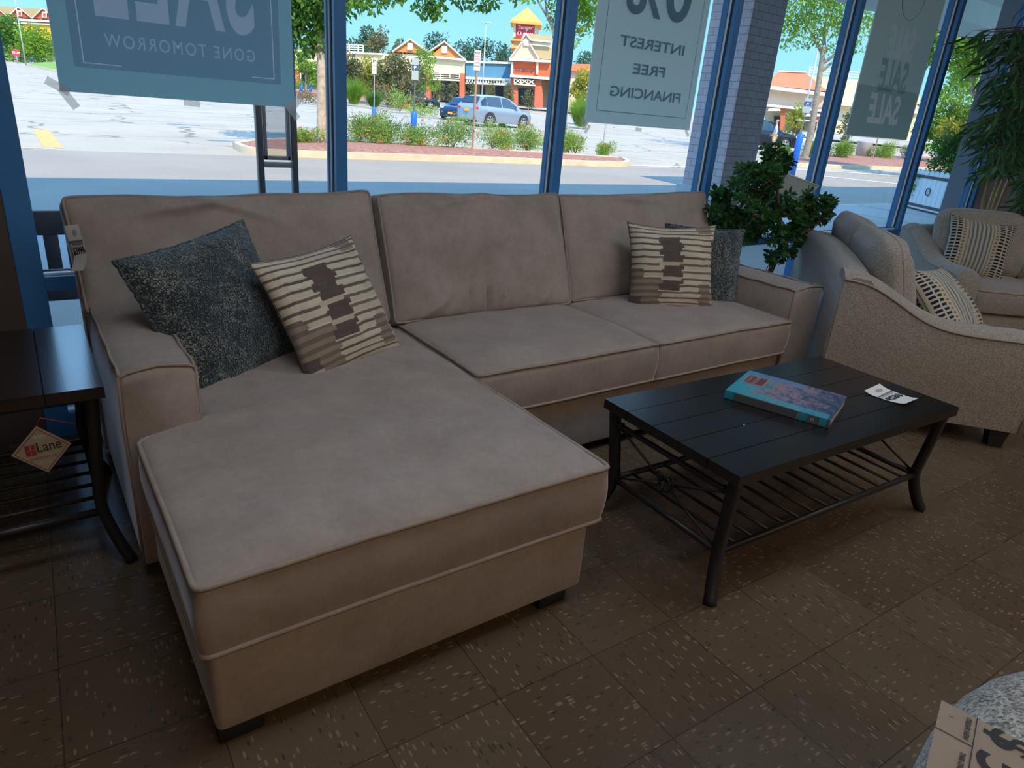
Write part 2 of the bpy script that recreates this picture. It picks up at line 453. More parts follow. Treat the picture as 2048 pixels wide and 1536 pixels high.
# window bays: right edges of the mullions
ME = [.046, 1.238, 2.462, 3.724, 4.998, 6.40, 7.72]
MWID = .052; DEP = .115; ZS0, ZS1 = .60, .672
for i in range(6):
    x0, x1 = ME[i], ME[i+1]-MWID
    t = bpy.data.objects.new('window_%d' % (i+1), None); COL.objects.link(t); t.location = (x0, WY, 0); t['kind'] = 'structure'
    bm = B()
    bx(bm, x1, x1+MWID, WY, WY+DEP, 0, 3.05, .002)
    if i == 0: bx(bm, -.035, x0, WY-.004, WY+DEP, 0, 3.05, .002)
    bx(bm, x0, x1, WY, WY+DEP, ZS0, ZS1-.018, .002)
    bx(bm, x0, x1, WY, WY+DEP, 0, .095, .002)
    bx(bm, x0, x1, WY, WY+DEP, 2.9, 3.05, .002)
    # inner stop profile on the left flank of each mullion and the sill
    bx(bm, x1-.012, x1, WY+.062, WY+.075, ZS1, 2.9); 
    link('frame', bm, M_BLUE, t, world=True, smooth=False)
    bm = B(); bx(bm, x1-.0045, x1, WY+.046, WY+.064, ZS1, 2.9); bx(bm, x0, x1, WY+.03, WY+.06, ZS1-.018, ZS1-.010); bx(bm, x0, x1, WY+.02, WY+.05, .095, .103)
    link('glazing_strip', bm, M_STRIP, t, world=True, smooth=False)
    bm = B(); bx(bm, x1-.003, x1, WY+.032, WY+.048, ZS1, 2.9); bx(bm, x0, x1, WY+.06, WY+.075, ZS1-.018, ZS1-.006)
    link('gasket', bm, M_GASK, t, world=True, smooth=False)
    bm = B(); bx(bm, x0, x1, WY+.066, WY+.071, ZS1-.018, 2.9); link('glass_pane', bm, M_GLASS, t, world=True, smooth=False)
    bm = B(); bx(bm, x0, x1, WY+.066, WY+.071, .095, ZS0); link('lower_pane', bm, M_GLASS, t, world=True, smooth=False)
# unseen fill panels added at the ceiling; cool ones imitate window glare
M_FILLW = emis('warm fill diffuser', (1.0, .75, .50), 5.6); M_FILLC = emis('cool fill diffuser', (.73, .85, 1.0), 5.6)
M_FILLFR = flat('fill panel frame', (.7, .7, .68), .5)
LP = [(.4, 1.0), (2.6, 1.0), (4.5, .2), (8.2, -.3), (-1.4, -2.2), (1.2, -2.2), (3.8, -2.2), (6.6, -2.2), (1.2, -4.8), (4.6, -4.8)]
for k, (lx, ly) in enumerate(LP):
    t = thing('fill_panel', 'unseen added fill light panel %s' % ('above the sofas, cool white' if k < 4 else 'behind the viewer, warm white'), 'fill light', (lx, ly, 3.05), 0, 'cool fill light panels' if k < 4 else 'warm fill light panels')
    bm = B()
    for a, b, c, d in ((-.63, .63, -.33, -.3), (-.63, .63, .3, .33), (-.63, -.6, -.3, .3), (.6, .63, -.3, .3)): bx(bm, a, b, c, d, -.02, -.001)
    link('fill_frame', bm, M_FILLFR, t, smooth=False)
    bm = B(); bx(bm, -.6, .6, -.3, .3, -.012, -.001); link('diffuser', bm, M_FILLC if k < 4 else M_FILLW, t, smooth=False)

# ------------------------------------------------------------------ soft shapes
def wrinkle(p, s, k): return noise.noise(Vector(p)*s+Vector((k, k*1.7, 3)))
def cushion(sx, sy, sz, crown=.03, cbot=.0, seed=1, nx=40, ny=30, xl=None, bulge=.010, wr=.006, p=9, wlist=(), topsag=0.0, wfreq=5, ear=.0, wav=.0):
    """box cushion, z is thickness; xl(v) in 0..1 shifts the left edge; returns mesh, top and bottom outlines"""
    bm = B()
    def pos(i, j, z, out=0.0):
        u = -1+2*i/nx; v = -1+2*j/ny
        # denser rows near the edges
        u = math.sin(u*PI/2)*.35+u*.65; v = math.sin(v*PI/2)*.35+v*.65
        m_ = max(abs(u), abs(v)); r = (abs(u)**p+abs(v)**p)**(1/p)
        k = m_/r if r > 1e-6 else 1
        er = 1+ear*(abs(u)**7)*(abs(v)**7)
        a, b = u*k*er*(1+out/(sx/2)), v*k*er*(1+out/(sy/2))
        x0 = -sx/2+(xl(v) if xl else 0.0)
        x = x0+(a+1)/2*(sx/2-x0); y = b*sy/2
        return x, y, u, v
    def bul(u, v, pw=4, q=.55): return max(0.0, (1-abs(u)**pw)*(1-abs(v)**pw))**q
    top = [[None]*(ny+1) for _ in range(nx+1)]; bot = [[None]*(ny+1) for _ in range(nx+1)]
    for i in range(nx+1):
        for j in range(ny+1):
            x, y, u, v = pos(i, j, 1)
            b = bul(u, v); e = topsag*(1 if abs(v) > .9 else 0)*math.sin(u*3)
            edge = max(abs(u), abs(v))
            z = sz/2+crown*b+wr*b*wrinkle((x, y, 0), wfreq, seed)*1.5+wr*.4*wrinkle((x, y, 0), 17, seed+5)*b
            for (wx, wy, ang, ln, wd, am) in wlist:      # pulls and folds
                dx, dy = x-wx, y-wy; ca, sa = math.cos(ang), math.sin(ang)
                al, ac = dx*ca+dy*sa, -dx*sa+dy*ca
                z += 2.6*am*math.exp(-(ac/wd)**2)*math.exp(-(al/ln)**2)
            zz = .5*wr*wrinkle((x*2, y*2, 1), 2, seed+9)
            y += wav*math.exp(-((1-v)/.25)**2)*(wrinkle((x*1.6, 0, 5), 1.6, seed)) if wav else 0.0
            top[i][j] = bm.verts.new((x, y, z+zz))
            x, y, u, v = pos(i, j, -1)
            bot[i][j] = bm.verts.new((x, y, -sz/2-cbot*bul(u, v)+zz*.6))
    for i in range(nx):
        for j in range(ny):
            bm.faces.new((top[i][j], top[i+1][j], top[i+1][j+1], top[i][j+1]))
            bm.faces.new((bot[i][j], bot[i][j+1], bot[i+1][j+1], bot[i+1][j]))
    loop = [(i, 0) for i in range(nx)]+[(nx, j) for j in range(ny)]+[(i, ny) for i in range(nx, 0, -1)]+[(0, j) for j in range(ny, 0, -1)]
    K = 5; prev = [bot[i][j] for i, j in loop]
    for k in range(1, K+1):
        if k == K: cur = [top[i][j] for i, j in loop]
        else:
            f = k/K; cur = []
            for i, j in loop:
                a, b = bot[i][j].co, top[i][j].co; q = a.lerp(b, f)
                o = bulge*math.sin(f*PI)
                x, y, u, v = pos(i, j, 0, o+.0); q.x, q.y = x, y
                q.x += .25*wr*wrinkle((x, y, f), 9, seed); q.y += .25*wr*wrinkle((x, y, f), 9, seed+3)
                cur.append(bm.verts.new(q))
        n = len(loop)
        for q in range(n): bm.faces.new((prev[q], prev[(q+1) % n], cur[(q+1) % n], cur[q]))
        prev = cur
    T = [top[i][j].co.copy() for i, j in loop]; Bo = [bot[i][j].co.copy() for i, j in loop]
    bmesh.ops.recalc_face_normals(bm, faces=bm.faces[:])
    return bm, T, Bo
def soft_part(name, parent, M, args, mat, pipe, pr=.0055, both=True):
    bm, T, Bo = cushion(**args); bm.transform(M)
    o = link(name, bm, mat, parent, world=True, sharp=70)
    bm = B(); tube(bm, [M @ p for p in T], pr, 6, True)
    if both: tube(bm, [M @ p for p in Bo], pr, 6, True)
    link('piping', bm, pipe, o, world=True, sharp=80)
    return o
def throw_pillow(sx, sy, t, seed=1, n=44, concave=.045, folds=()):
    """knife-edge pillow standing in its local XY plane (x right, y up, z towards the viewer)"""
    bm = B(); uvl = bm.loops.layers.uv.new('UVMap'); F = []; G = []
    for i in range(n+1):
        a = []; b = []
        for j in range(n+1):
            u = -1+2*i/n; v = -1+2*j/n
            u = math.sin(u*PI/2)*.4+u*.6; v = math.sin(v*PI/2)*.4+v*.6
            x = u*sx/2*(1-concave*(1-v*v)*abs(u)**3*2); y = v*sy/2*(1-concave*(1-u*u)*abs(v)**3*2)
            c = (1-abs(u)**2.4)*(1-abs(v)**2.4)
            h = t/2*c**.55
            h2 = h*(1+.12*wrinkle((u*1.3, v*1.3, 0), 1.5, seed))+.006*c**.3*wrinkle((u, v, 0), 5, seed+2)
            for fx, fy, ang, ln, wd, am in folds:
                dx, dy = u-fx, v-fy; ca, sa = math.cos(ang), math.sin(ang); al, ac = dx*ca+dy*sa, -dx*sa+dy*ca
                h2 += am*math.exp(-(ac/wd)**2-(al/ln)**2)*c**.3
            wv = .008*wrinkle((x*6, y*6, 2), 1.0, seed)
            a.append(bm.verts.new((x, y, h2+wv)))
            b.append(a[-1] if (i in (0, n) or j in (0, n)) else bm.verts.new((x, y, -h*.9+wv)))
        F.append(a); G.append(b)
    def face(q, ids):
        f = bm.faces.new(q)
        for l, (i, j) in zip(f.loops, ids): l[uvl].uv = (i/n, j/n)
    for i in range(n):
        for j in range(n):
            ids = ((i, j), (i+1, j), (i+1, j+1), (i, j+1))
            face([F[a][b] for a, b in ids], ids); ids = ids[::-1]
            face([G[a][b] for a, b in ids], ids)
    edge = [F[i][0].co.copy() for i in range(n)]+[F[n][j].co.copy() for j in range(n)]+[F[i][n].co.copy() for i in range(n, 0, -1)]+[F[0][j].co.copy() for j in range(n, 0, -1)]
    return bm, edge
def rbox(x0, x1, y0, y1, z0, z1, r=.02, cuts=6, seed=0, wr=.0):
    bm = B(); bx(bm, x0, x1, y0, y1, z0, z1, r, 3)
    return bm
def edge_pipe(bm, pts, r=.0055): return tube(bm, pts, r, 6)

# ------------------------------------------------------------------ sectional sofa
SX0, SX1, SB = .145, 3.45, 2.88
sofa = thing('sectional_sofa', 'taupe microfibre sectional sofa with a chaise on its left, under the shop window', 'sofa', (1.8, 2.1, 0))
AX0, AX1, AF, AZ = .150, .338, 1.925, .648            # left arm
RX0, RX1 = 3.185, 3.425                                # right arm
def arm(name, x0, x1, top_in, top_out):
    # boxy track arm, top a touch domed, seams piped
    bm = B(); ny = 14; nx = 8; rows = []
    for j in range(ny+1):
        y = AF+(2.80-AF)*j/ny; row = []
        for (fx, z) in [(0, .045), (0, .3), (-.02, .5), (0.0, top_out-.012), (.035, top_out), (.25, top_out+.012), (.5, top_out+.016), (.75, top_out+.012), (.965, top_in), (1, top_in-.012), (1.01, .5), (1, .3), (1, .045)]:
            xx = x0+(x1-x0)*fx
            row.append(bm.verts.new((xx, y+.004*wrinkle((xx, y, z), 8, 2), z+.006*wrinkle((xx, y, 0), 5, 4)*(1 if z > .5 else 0))))
        rows.append(row)
    for j in range(ny):
        for k in range(len(rows[0])-1): bm.faces.new((rows[j][k], rows[j][k+1], rows[j+1][k+1], rows[j+1][k]))
        bm.faces.new((rows[j][-1], rows[j][0], rows[j+1][0], rows[j+1][-1]))
    # front panel slightly cushioned
    fr = [bm.verts.new(v.co+Vector((0, -.012, 0))+Vector(((x0+x1)/2-v.co.x, 0, .35-v.co.z))*.06) for v in rows[0]]
    n = len(fr)
    for k in range(n): bm.faces.new((rows[0][k], rows[0][(k+1) % n], fr[(k+1) % n], fr[k]))
    bm.faces.new(fr[::-1]); bm.faces.new(rows[-1])
    bmesh.ops.recalc_face_normals(bm, faces=bm.faces[:])
    o = link(name, bm, F_SOFA, sofa, world=True, sharp=50)
    bm = B(); F0 = [v for v in [(x0, .045), (x0, .3), (x0-.003, .5), (x0, top_out-.004), (x0+.02, top_out+.006), ((x0+x1)/2, top_out+.018), (x1-.02, top_in+.006), (x1, top_in-.004), (x1+.002, .5), (x1, .06)]]
    edge_pipe(bm, [(a, AF-.001, b) for a, b in F0], .006)
    for xx, zz in ((x0+.002, top_out-.002), (x1-.002, top_in-.002)):
        edge_pipe(bm, [(xx+.002*math.sin(k*1.7), AF+(2.6-AF)*k/12, zz+.004+.003*math.sin(k*2.1)) for k in range(13)], .005)
    link('piping', bm, M_PIPE, o, world=True); return o
arm('arm', AX0, AX1, AZ, AZ-.004); arm('arm', RX0, RX1, .632, .628)
# base frames
bm = rbox(.185, 1.235, 1.215, 2.7, .045, .285, .018); link('chaise_base', bm, F_SOFA, sofa, world=True)
bm = rbox(1.24, 3.18, 1.935, 2.75, .045, .30, .015); link('seat_base', bm, F_SOFA, sofa, world=True)
# back frame: top rolls down over each end
bm = B(); prof = [(2.74, .045), (2.88, .045), (2.895, .5), (2.90, .80), (2.88, .845), (2.83, .855), (2.80, .83), (2.775, .5)]
xs = [.140, .16, .25, .4, 1.2, 2.4, 3.15, 3.25, 3.33, 3.385, 3.415, 3.43]
drop = {.140: .03, .16: .01, 3.25: .03, 3.33: .085, 3.385: .145, 3.415: .18, 3.43: .205}
rows = []
for x_ in xs:
    d = drop.get(x_, 0); rows.append([bm.verts.new((x_, y, z-(d if z > .6 else 0))) for y, z in prof])
for a, b in zip(rows, rows[1:]):
    for k in range(len(prof)): bm.faces.new((a[k], a[(k+1) % len(prof)], b[(k+1) % len(prof)], b[k]))
bm.faces.new(rows[0]); bm.faces.new(rows[-1][::-1]); bmesh.ops.recalc_face_normals(bm, faces=bm.faces[:])
link('back_frame', bm, F_SOFA, sofa, world=True, sharp=60)
# chaise cushion, notched round the arm
CY0, CY1 = 1.20, 2.60; cx0, cx1 = .172, 1.262
vn = 2*(1.925-CY0)/(CY1-CY0)-1
def xl_ch(v):
    k = (v-vn)/.05; s_ = 0 if k < -1 else (1 if k > 1 else (k+1)/2); return .175*s_*s_*(3-2*s_)
soft_part('chaise_cushion', sofa, Matrix.Translation(((cx0+cx1)/2, (CY0+CY1)/2, .372)),
          dict(sx=cx1-cx0, sy=CY1-CY0, sz=.172, crown=.035, seed=3, nx=60, ny=76, xl=xl_ch, wr=.009, bulge=.008, wfreq=3.5, p=60, ear=.008,
               wlist=[(.0, .25, .3, .12, .008, -.0025), (-.25, .35, 2.2, .1, .007, -.003), (-.3, .1, .7, .15, .02, .002)]), F_SOFA, M_PIPE, .0075)
# two seat cushions
for k, (a, b) in enumerate(((1.268, 2.205), (2.212, 3.178))):
    soft_part('seat_cushion', sofa, Matrix.Translation(((a+b)/2, (1.905+2.6)/2, .392)),
              dict(sx=b-a, sy=2.6-1.905, sz=.168, crown=.03, seed=11+k*4, wr=.009, bulge=.008, p=50, ear=.006), F_SOFA, M_PIPE, .0065)
# three back cushions leaning on the frame; outer two are T shaped over the arms
def lean(x, y, z, deg, yaw=0, roll=0):
    a = math.radians(deg); return Matrix.Translation((x, y, z)) @ Matrix.Rotation(math.radians(roll), 4, 'Y') @ Matrix.Rotation(yaw, 4, 'Z') @ basis((0, 0, 0), (1, 0, 0), (0, math.sin(a), math.cos(a)), (0, -math.cos(a), math.sin(a)))
def notch(frac, amt):
    def f(v):
        k = (v-frac)/.06; s_ = 1 if k < -1 else (0 if k > 1 else (1-k)/2); return amt*s_*s_*(3-2*s_)
    return f
H = .575; tk = .155
yc, zc = 2.53+.11+.0, .735
folds_mid = [(-.12, -.2, 1.45, .09, .010, -.008), (-.02, -.2, 1.6, .1, .012, -.009), (.06, -.22, 1.7, .08, .010, .006), (-.22, -.22, .9, .07, .012, -.007),
             (-.32, -.24, .5, .08, .012, .006), (.32, -.22, .9, .07, .010, .005), (-.1, .24, .2, .16, .018, .006), (.08, .25, -.25, .12, .014, .006), (.2, .24, -.4, .1, .012, -.005)]
folds_l = [(-.2, .23, .15, .16, .022, .010), (-.02, .22, -.35, .14, .016, .009), (.12, .24, -.2, .12, .014, -.006), (-.3, .1, .5, .2, .04, -.006), (-.42, -.2, 1.1, .08, .015, .006)]
folds_r = [(.05, .24, .1, .2, .02, .007), (-.35, .0, 1.5, .25, .03, .005)]
def bc(x0, x1, h, args, M, fix=0):
    return soft_part('back_cushion', sofa, M, dict(sx=x1-x0, sy=h, sz=tk, crown=.045, cbot=.02, wr=.014, bulge=.010, p=34, ear=.014, wav=.022, nx=60, ny=44, **args), F_SOFA, M_PIPE, .0055)
cy_, cz_ = 2.705, .735
bc(.138, 1.215, .535, dict(seed=21, wlist=folds_l, xl=notch(-.46, .205)), lean(.6765, cy_, cz_-.022, 20.5, .015, -1.3))
bc(1.245, 2.205, .540, dict(seed=33, wlist=folds_mid), lean(1.725, cy_-.01, cz_-.018, 21.5))
Mx = Matrix.Diagonal((-1, 1, 1, 1))
bm, T_, B_ = cushion(1.10, .535, tk, crown=.045, cbot=.02, wr=.014, bulge=.010, p=34, ear=.014, wav=.022, nx=60, ny=44, seed=45, wlist=folds_r, xl=notch(-.48, .16))
M_ = lean(2.78, cy_+.005, cz_-.018, 20.5, 0, .4) @ Mx
bm.transform(M_); bmesh.ops.recalc_face_normals(bm, faces=bm.faces[:])
o = link('back_cushion', bm, F_SOFA, sofa, world=True, sharp=70)
bm = B(); tube(bm, [M_ @ p for p in T_], .0055, 6, True); tube(bm, [M_ @ p for p in B_], .0055, 6, True); link('piping', bm, M_PIPE, o, world=True)
for (fx, fy) in ((.24, 1.27), (1.14, 1.27), (.24, 2.75), (1.3, 2.0), (3.1, 2.0), (3.1, 2.7)):
    bm = B(); bx(bm, fx-.05, fx+.05, fy-.04, fy+.04, 0, .047, .004); link('foot', bm, M_BLACK, sofa, world=True)

# throw pillows
def place_pillow(name, label, mat, size, centre, yaw, leandeg, roll, seed, group=None, pipe=M_PIPE_D, t=.15, folds=(), concave=.045, fuzz=False):
    bm, edge = throw_pillow(size[0], size[1], t, seed, folds=folds, concave=concave)
    a = math.radians(leandeg)
    up = Vector((0, math.sin(a), math.cos(a))); nrm = Vector((0, -math.cos(a), math.sin(a)))
    R = basis((0, 0, 0), (1, 0, 0), up, nrm); M = Matrix.Translation(centre) @ Matrix.Rotation(yaw, 4, 'Z') @ R @ Matrix.Rotation(roll, 4, 'Z')
    t_ = thing(name, label, 'pillow', centre, 0, group)
    if fuzz:
        bm.normal_update()
        for v in bm.verts:
            q = v.co; v.co = q+v.normal*(.004*noise.noise(q*90)+.003*noise.noise(q*190))
    bm.transform(M); link('pillow_cover', bm, mat, t_, world=True, sharp=80)
    bm = B()
    if fuzz:
        e2 = [p+Vector((.004*noise.noise(p*70), .004*noise.noise(p*80), .006*noise.noise(p*60))) for p in edge]
        tube(bm, [M @ p for p in e2], .0055, 6, True)
    else: tube(bm, [M @ p for p in edge], .0022, 5, True)
    link('edge_seam', bm, F_BOUCLE if fuzz else pipe, t_, world=True)
    return t_
place_pillow('throw_pillow', 'charcoal boucle throw pillow leaning in the left corner of the sofa, behind a patterned one', F_BOUCLE, (.50, .50),
             (.505, 2.335, .675), math.radians(25), 24, math.radians(9), 5, t=.15, fuzz=True, concave=.03, folds=((.4, .85, .3, .5, .12, .02), (.1, .8, -.5, .2, .06, -.012)))
place_pillow('throw_pillow', 'cream and brown brush-stroke throw pillow leaning on the charcoal one, over the chaise', F_STROKE, (.48, .47),
             (.875, 2.29, .655), math.radians(22), 30, math.radians(5), 8, t=.14, folds=((-.75, .1, 1.3, .4, .08, -.015),))
place_pillow('throw_pillow', 'cream and brown brush-stroke throw pillow in front of the dark one, right end of sofa', F_STROKE, (.49, .47),
             (2.72, 2.36, .67), math.radians(-24), 17, math.radians(1), 13, t=.16, concave=.055)
place_pillow('throw_pillow', 'charcoal boucle throw pillow in the right corner of the sofa against the arm', F_BOUCLE, (.44, .44),
             (2.99, 2.39, .655), math.radians(-30), 14, math.radians(-1), 17, t=.13, fuzz=True, concave=.03)
# care label under the right hand pillow
bm = B(); box(bm, on_z(1305, 608, .487), (.09, .035, .0015), -.5); solo('care_label', bm, M_STRIP, 'grey fabric care label sticking out under the right brush-stroke pillow', 'label')
bm = B(); box(bm, on_z(1442, 604, .488), (.075, .012, .0015), -.35); solo('care_label', bm, M_WHITE, 'narrow white label between the two pillows at the right end of the sofa', 'label')

# price tag hanging at the left end of the sofa back
def tag_surface(P, rows):
    """P(a,b): a across 0..1, b down 0..1"""
    bm = B(); n = 10; V = []
    for j in range(rows+1):
        V.append([bm.verts.new(P(0, j/rows)), bm.verts.new(P(.5, j/rows)), bm.verts.new(P(1, j/rows))])
    for j in range(rows):
        for k in range(2): bm.faces.new((V[j][k], V[j+1][k], V[j+1][k+1], V[j][k+1]))
    bm.normal_update(); return bm
def on_tag(bm, P, a, b, wid, hgt, s=None, off=.0012, mi=None, **k):
    """strip or lettering laid on the tag; text local x -> a, y -> -b"""
    if s is None:
        src = B(); poly(src, [(-.5, -.5, 0), (.5, -.5, 0), (.5, .5, 0), (-.5, .5, 0)]); bmesh.ops.subdivide_edges(src, edges=src.edges[:], cuts=3, use_grid_fill=True)
    else:
        src = text_bm(s, 1.0, **k)
        xs = [v.co.x for v in src.verts]; ys = [v.co.y for v in src.verts]
        X0, X1, Y0, Y1 = min(xs), max(xs), min(ys), max(ys)
        for v in src.verts: v.co = ((v.co.x-X0)/(X1-X0)-.5, (v.co.y-Y0)/(Y1-Y0)-.5, 0)
    for v in src.verts:
        aa, bb = a+v.co.x*wid, b-v.co.y*hgt
        p = P(aa, bb); n = (P(aa+.02, bb)-p).cross(P(aa, bb-.02)-p).normalized()
        if n.dot(CAM-p) < 0: n = -n
        v.co = p+n*off
    return join(bm, src)
c4 = [on_y(129, 452, 2.60), on_y(157, 448, 2.56), on_y(166, 541, 2.53), on_y(141, 543, 2.58)]
def Pt(a, b):
    l = c4[0].lerp(c4[3], b); r = c4[1].lerp(c4[2], b); p = l.lerp(r, a)
    return p+Vector((.012*math.sin(b*PI)-.004*math.sin(b*2*PI), -.012*math.sin(b*PI), 0))
t = thing('price_tag', 'white price tag reading 3999 in marker, hanging at the left of the sofa back', 'price tag', c4[0])
card = link('card', tag_surface(Pt, 14), M_WHITE, t, world=True)
bm = on_tag(B(), Pt, .5, .345, .98, .05); on_tag(bm, Pt, .55, .40, .8, .028); link('printed_band', bm, M_GREYINK, card, world=True)
bm = on_tag(B(), Pt, .53, .55, .94, .20, '$3999-', shear=.1, bold=.03); link('price_writing', bm, M_INK, card, world=True)
bm = on_tag(B(), Pt, .6, .12, .18, .05); on_tag(bm, Pt, .6, .155, .34, .05); on_tag(bm, Pt, .6, .20, .2, .05); link('crest', bm, flat('faint mauve print', (.42, .36, .38), .7), card, world=True)

# ------------------------------------------------------------------ tables
def curve_pts(P, n=14):
    out = []
    for i in range(len(P)-1):
        p0 = P[max(i-1, 0)]; p1 = P[i]; p2 = P[i+1]; p3 = P[min(i+2, len(P)-1)]
        for k in range(n):
            t_ = k/n; out.append(tuple(.5*((2*b)+(-a+c)*t_+(2*a-5*b+4*c-d)*t_*t_+(-a+3*b-3*c+d)*t_**3) for a, b, c, d in zip(p0, p1, p2, p3)))
    out.append(P[-1]); return out
def slat_table(name, label, cat, loc, rotz, L, W, Hh, planks_x, nslat, shelf_z, upper_z, tw=.015, flare_foot=.005, slat_dir='y', rings=True, plank_n=5):
    t = thing(name, label, cat, loc, rotz)
    bm = B(); tt = .034; mat = M_ESP if planks_x else M_ESP_Y
    if planks_x:
        for k in range(plank_n):
            y0 = -W/2+W*k/plank_n; y1 = -W/2+W*(k+1)/plank_n
            bx(bm, -L/2, L/2, y0+(.0014 if k else 0), y1-(.0014 if k < plank_n-1 else 0), Hh-tt, Hh)
    else:
        for k in range(plank_n):
            x0 = -L/2+L*k/plank_n; x1 = -L/2+L*(k+1)/plank_n
            bx(bm, x0+(.0015 if k else 0), x1-(.0015 if k < plank_n-1 else 0), -W/2, W/2, Hh-tt, Hh)
    top = link('tabletop', bm, mat, t)
    bm = B(); bx(bm, -L/2+.004, L/2-.004, -W/2+.004, W/2-.004, Hh-tt+.002, Hh-.008); link('groove_fill', bm, M_GROOVE, top, smooth=False)
    bm = B(); e_ = .03
    for a, b, c, d in ((-L/2+e_, L/2-e_, -W/2+e_, -W/2+e_+.02), (-L/2+e_, L/2-e_, W/2-e_-.02, W/2-e_), (-L/2+e_, -L/2+e_+.02, -W/2+e_, W/2-e_), (L/2-e_-.02, L/2-e_, -W/2+e_, W/2-e_)):
        bx(bm, a, b, c, d, Hh-tt-.018, Hh-tt-.0005)
    link('apron', bm, M_IRON, t)
    def leg_xy(z):
        # bow: in at mid height, out again at the foot
        zz = z/(Hh-tt)*.43
        if zz > .17: return .030+.022*(.43-zz)/.26
        return .052-(.052-flare_foot)*(((.17-zz)/.17)**1.7)
    for sx_ in (-1, 1):
        for sy_ in (-1, 1):
            P = []
            for k in range(11):
                z = (Hh-tt-.001)*(1-k/10); o_ = leg_xy(z); P.append((sx_*(L/2-o_), sy_*(W/2-o_), max(z, .0)))
            bm = B(); tube(bm, curve_pts(P, 3), tw, 4, square=True); link('leg', bm, M_IRON, t, sharp=30)
    lx = L/2-leg_xy(shelf_z); ly = W/2-leg_xy(shelf_z)
    for s_ in (-1, 1):
        bm = B(); tube(bm, [(-lx, s_*ly, shelf_z), (lx, s_*ly, shelf_z)], .0115, 10); link('rail', bm, M_IRON, t)
        bm = B(); tube(bm, [(s_*lx, -ly, shelf_z), (s_*lx, ly, shelf_z)], .0115, 10); link('rail', bm, M_IRON, t)
        ux = L/2-leg_xy(upper_z)
        bm = B(); tube(bm, [(s_*ux, -ly, upper_z), (s_*ux, ly, upper_z)], .010, 10)
        for q in (-1, 1): sphere(bm, (s_*ux, q*(ly-.018), upper_z), .016, (1, .5, 1), 8, 6)
        link('rail', bm, M_IRON, t)
        zc_ = (shelf_z+upper_z)/2; mx = (lx+ux)/2; bm = B(); g = .035; hz = (upper_z-shelf_z)/2
        for a in (-1, 1):
            for b in (-1, 1):
                zz = upper_z if b > 0 else shelf_z; xx = ux if b > 0 else lx
                tube(bm, [(s_*xx, a*(ly-.012), zz-b*.008), (s_*(mx), a*g*.8, zc_+b*g*.32)], .0045, 6)
        if rings:
            for (cy, cz, r_) in ((-.022, .016, .018), (.020, -.016, .018), (0, 0, .026), (.03, .018, .014)):
                tube(bm, [(s_*mx+.004*math.cos(q), cy+r_*math.cos(q), zc_+cz+r_*math.sin(q)) for q in [2*PI*k/20 for k in range(20)]], .0042, 6, True)
        link('cross_brace', bm, M_IRON, t)
    for k in range(nslat):
        f = (k+1)/(nslat+1); bm = B()
        if slat_dir == 'y': xx = -lx+2*lx*f; tube(bm, [(xx, -ly, shelf_z+.004), (xx, ly, shelf_z+.004)], .0062, 8)
        else: yy = -ly+2*ly*f; tube(bm, [(-lx, yy, shelf_z+.004), (lx, yy, shelf_z+.004)], .0062, 8)
        link('shelf_bar', bm, M_IRON, t)
    return t
slat_table('coffee_table', 'espresso plank-top coffee table with a black iron slatted lower shelf, in front of the sofa', 'table', (2.206, 1.254, 0), -.0476*.82, 1.258, .600, .46, True, 13, .155, .375)
slat_table('side_table', 'dark plank-top side table with iron legs at the left end of the sofa', 'table', (-.155, 2.335, 0), -.0, .555, .600, .578, False, 5, .165, .445, slat_dir='x', flare_foot=-.005, rings=False, plank_n=4)
# hanging brand tag
cc = [on_y(22, 912, 2.025), on_y(72, 852, 2.02), on_y(143, 886, 2.02), on_y(97, 945, 2.02)]
def Pl(a, b):   # a along the tag's reading direction, b down (centre .5,.5)
    p = cc[0].lerp(cc[2], a); mid = cc[1].lerp(cc[3], b); return p+(mid-cc[1].lerp(cc[3], .5))
t = thing('hang_tag', 'diamond shaped cream hang tag with a red logo on the side table rail', 'tag', cc[1])
bm = B(); A_ = [bm.verts.new(p) for p in cc]; bm.faces.new(A_); r = bmesh.ops.solidify(bm, geom=bm.faces[:], thickness=.0012)
card = link('card', bm, M_CREAM, t, world=True, smooth=False)
def dline(bm, k, wd, off=.0016):
    c0 = sum(cc, Vector())/4; n = (cc[1]-cc[0]).cross(cc[2]-cc[0]).normalized(); n = n if n.dot(CAM-c0) > 0 else -n
    P = [c0+(p-c0)*k+n*off for p in cc]; Q = [c0+(p-c0)*(k-wd)+n*off for p in cc]
    for i in range(4): bm.faces.new([bm.verts.new(q) for q in (P[i], P[(i+1) % 4], Q[(i+1) % 4], Q[i])])
bm = B(); dline(bm, .90, .035); link('red_border', bm, M_RED, card, world=True, smooth=False)
bm = B()
for ax_, by_ in ((.275, .415), (.365, .415), (.275, .53), (.365, .53)): on_tag(bm, Pl, ax_, by_, .075, .10, off=.0018)
link('logo', bm, M_RED, card, world=True, smooth=False)
bm = on_tag(B(), Pl, .63, .44, .40, .20, 'Lane', off=.0018); link('logo_name', bm, M_INK, card, world=True, smooth=False)
bm = on_tag(B(), Pl, .50, .655, .46, .075, 'LaneFurniture.com', off=.0018); link('web_address', bm, M_RED, card, world=True, smooth=False)
M_ENGR = flat('faded engraving', (.36, .31, .24), .7, var=.4, scale=200)
for by_, w_, h_ in ((.22, .24, .09), (.81, .22, .11)): link('printed_picture', on_tag(B(), Pl, .5, by_, w_, h_, off=.0015), M_ENGR, card, world=True, smooth=False)
bm = B(); tube(bm, [cc[1], cc[1]+Vector((.012, .008, .018)), on_y(150, 848, 2.035)], .0012, 5); link('string', bm, M_RED, t, world=True)

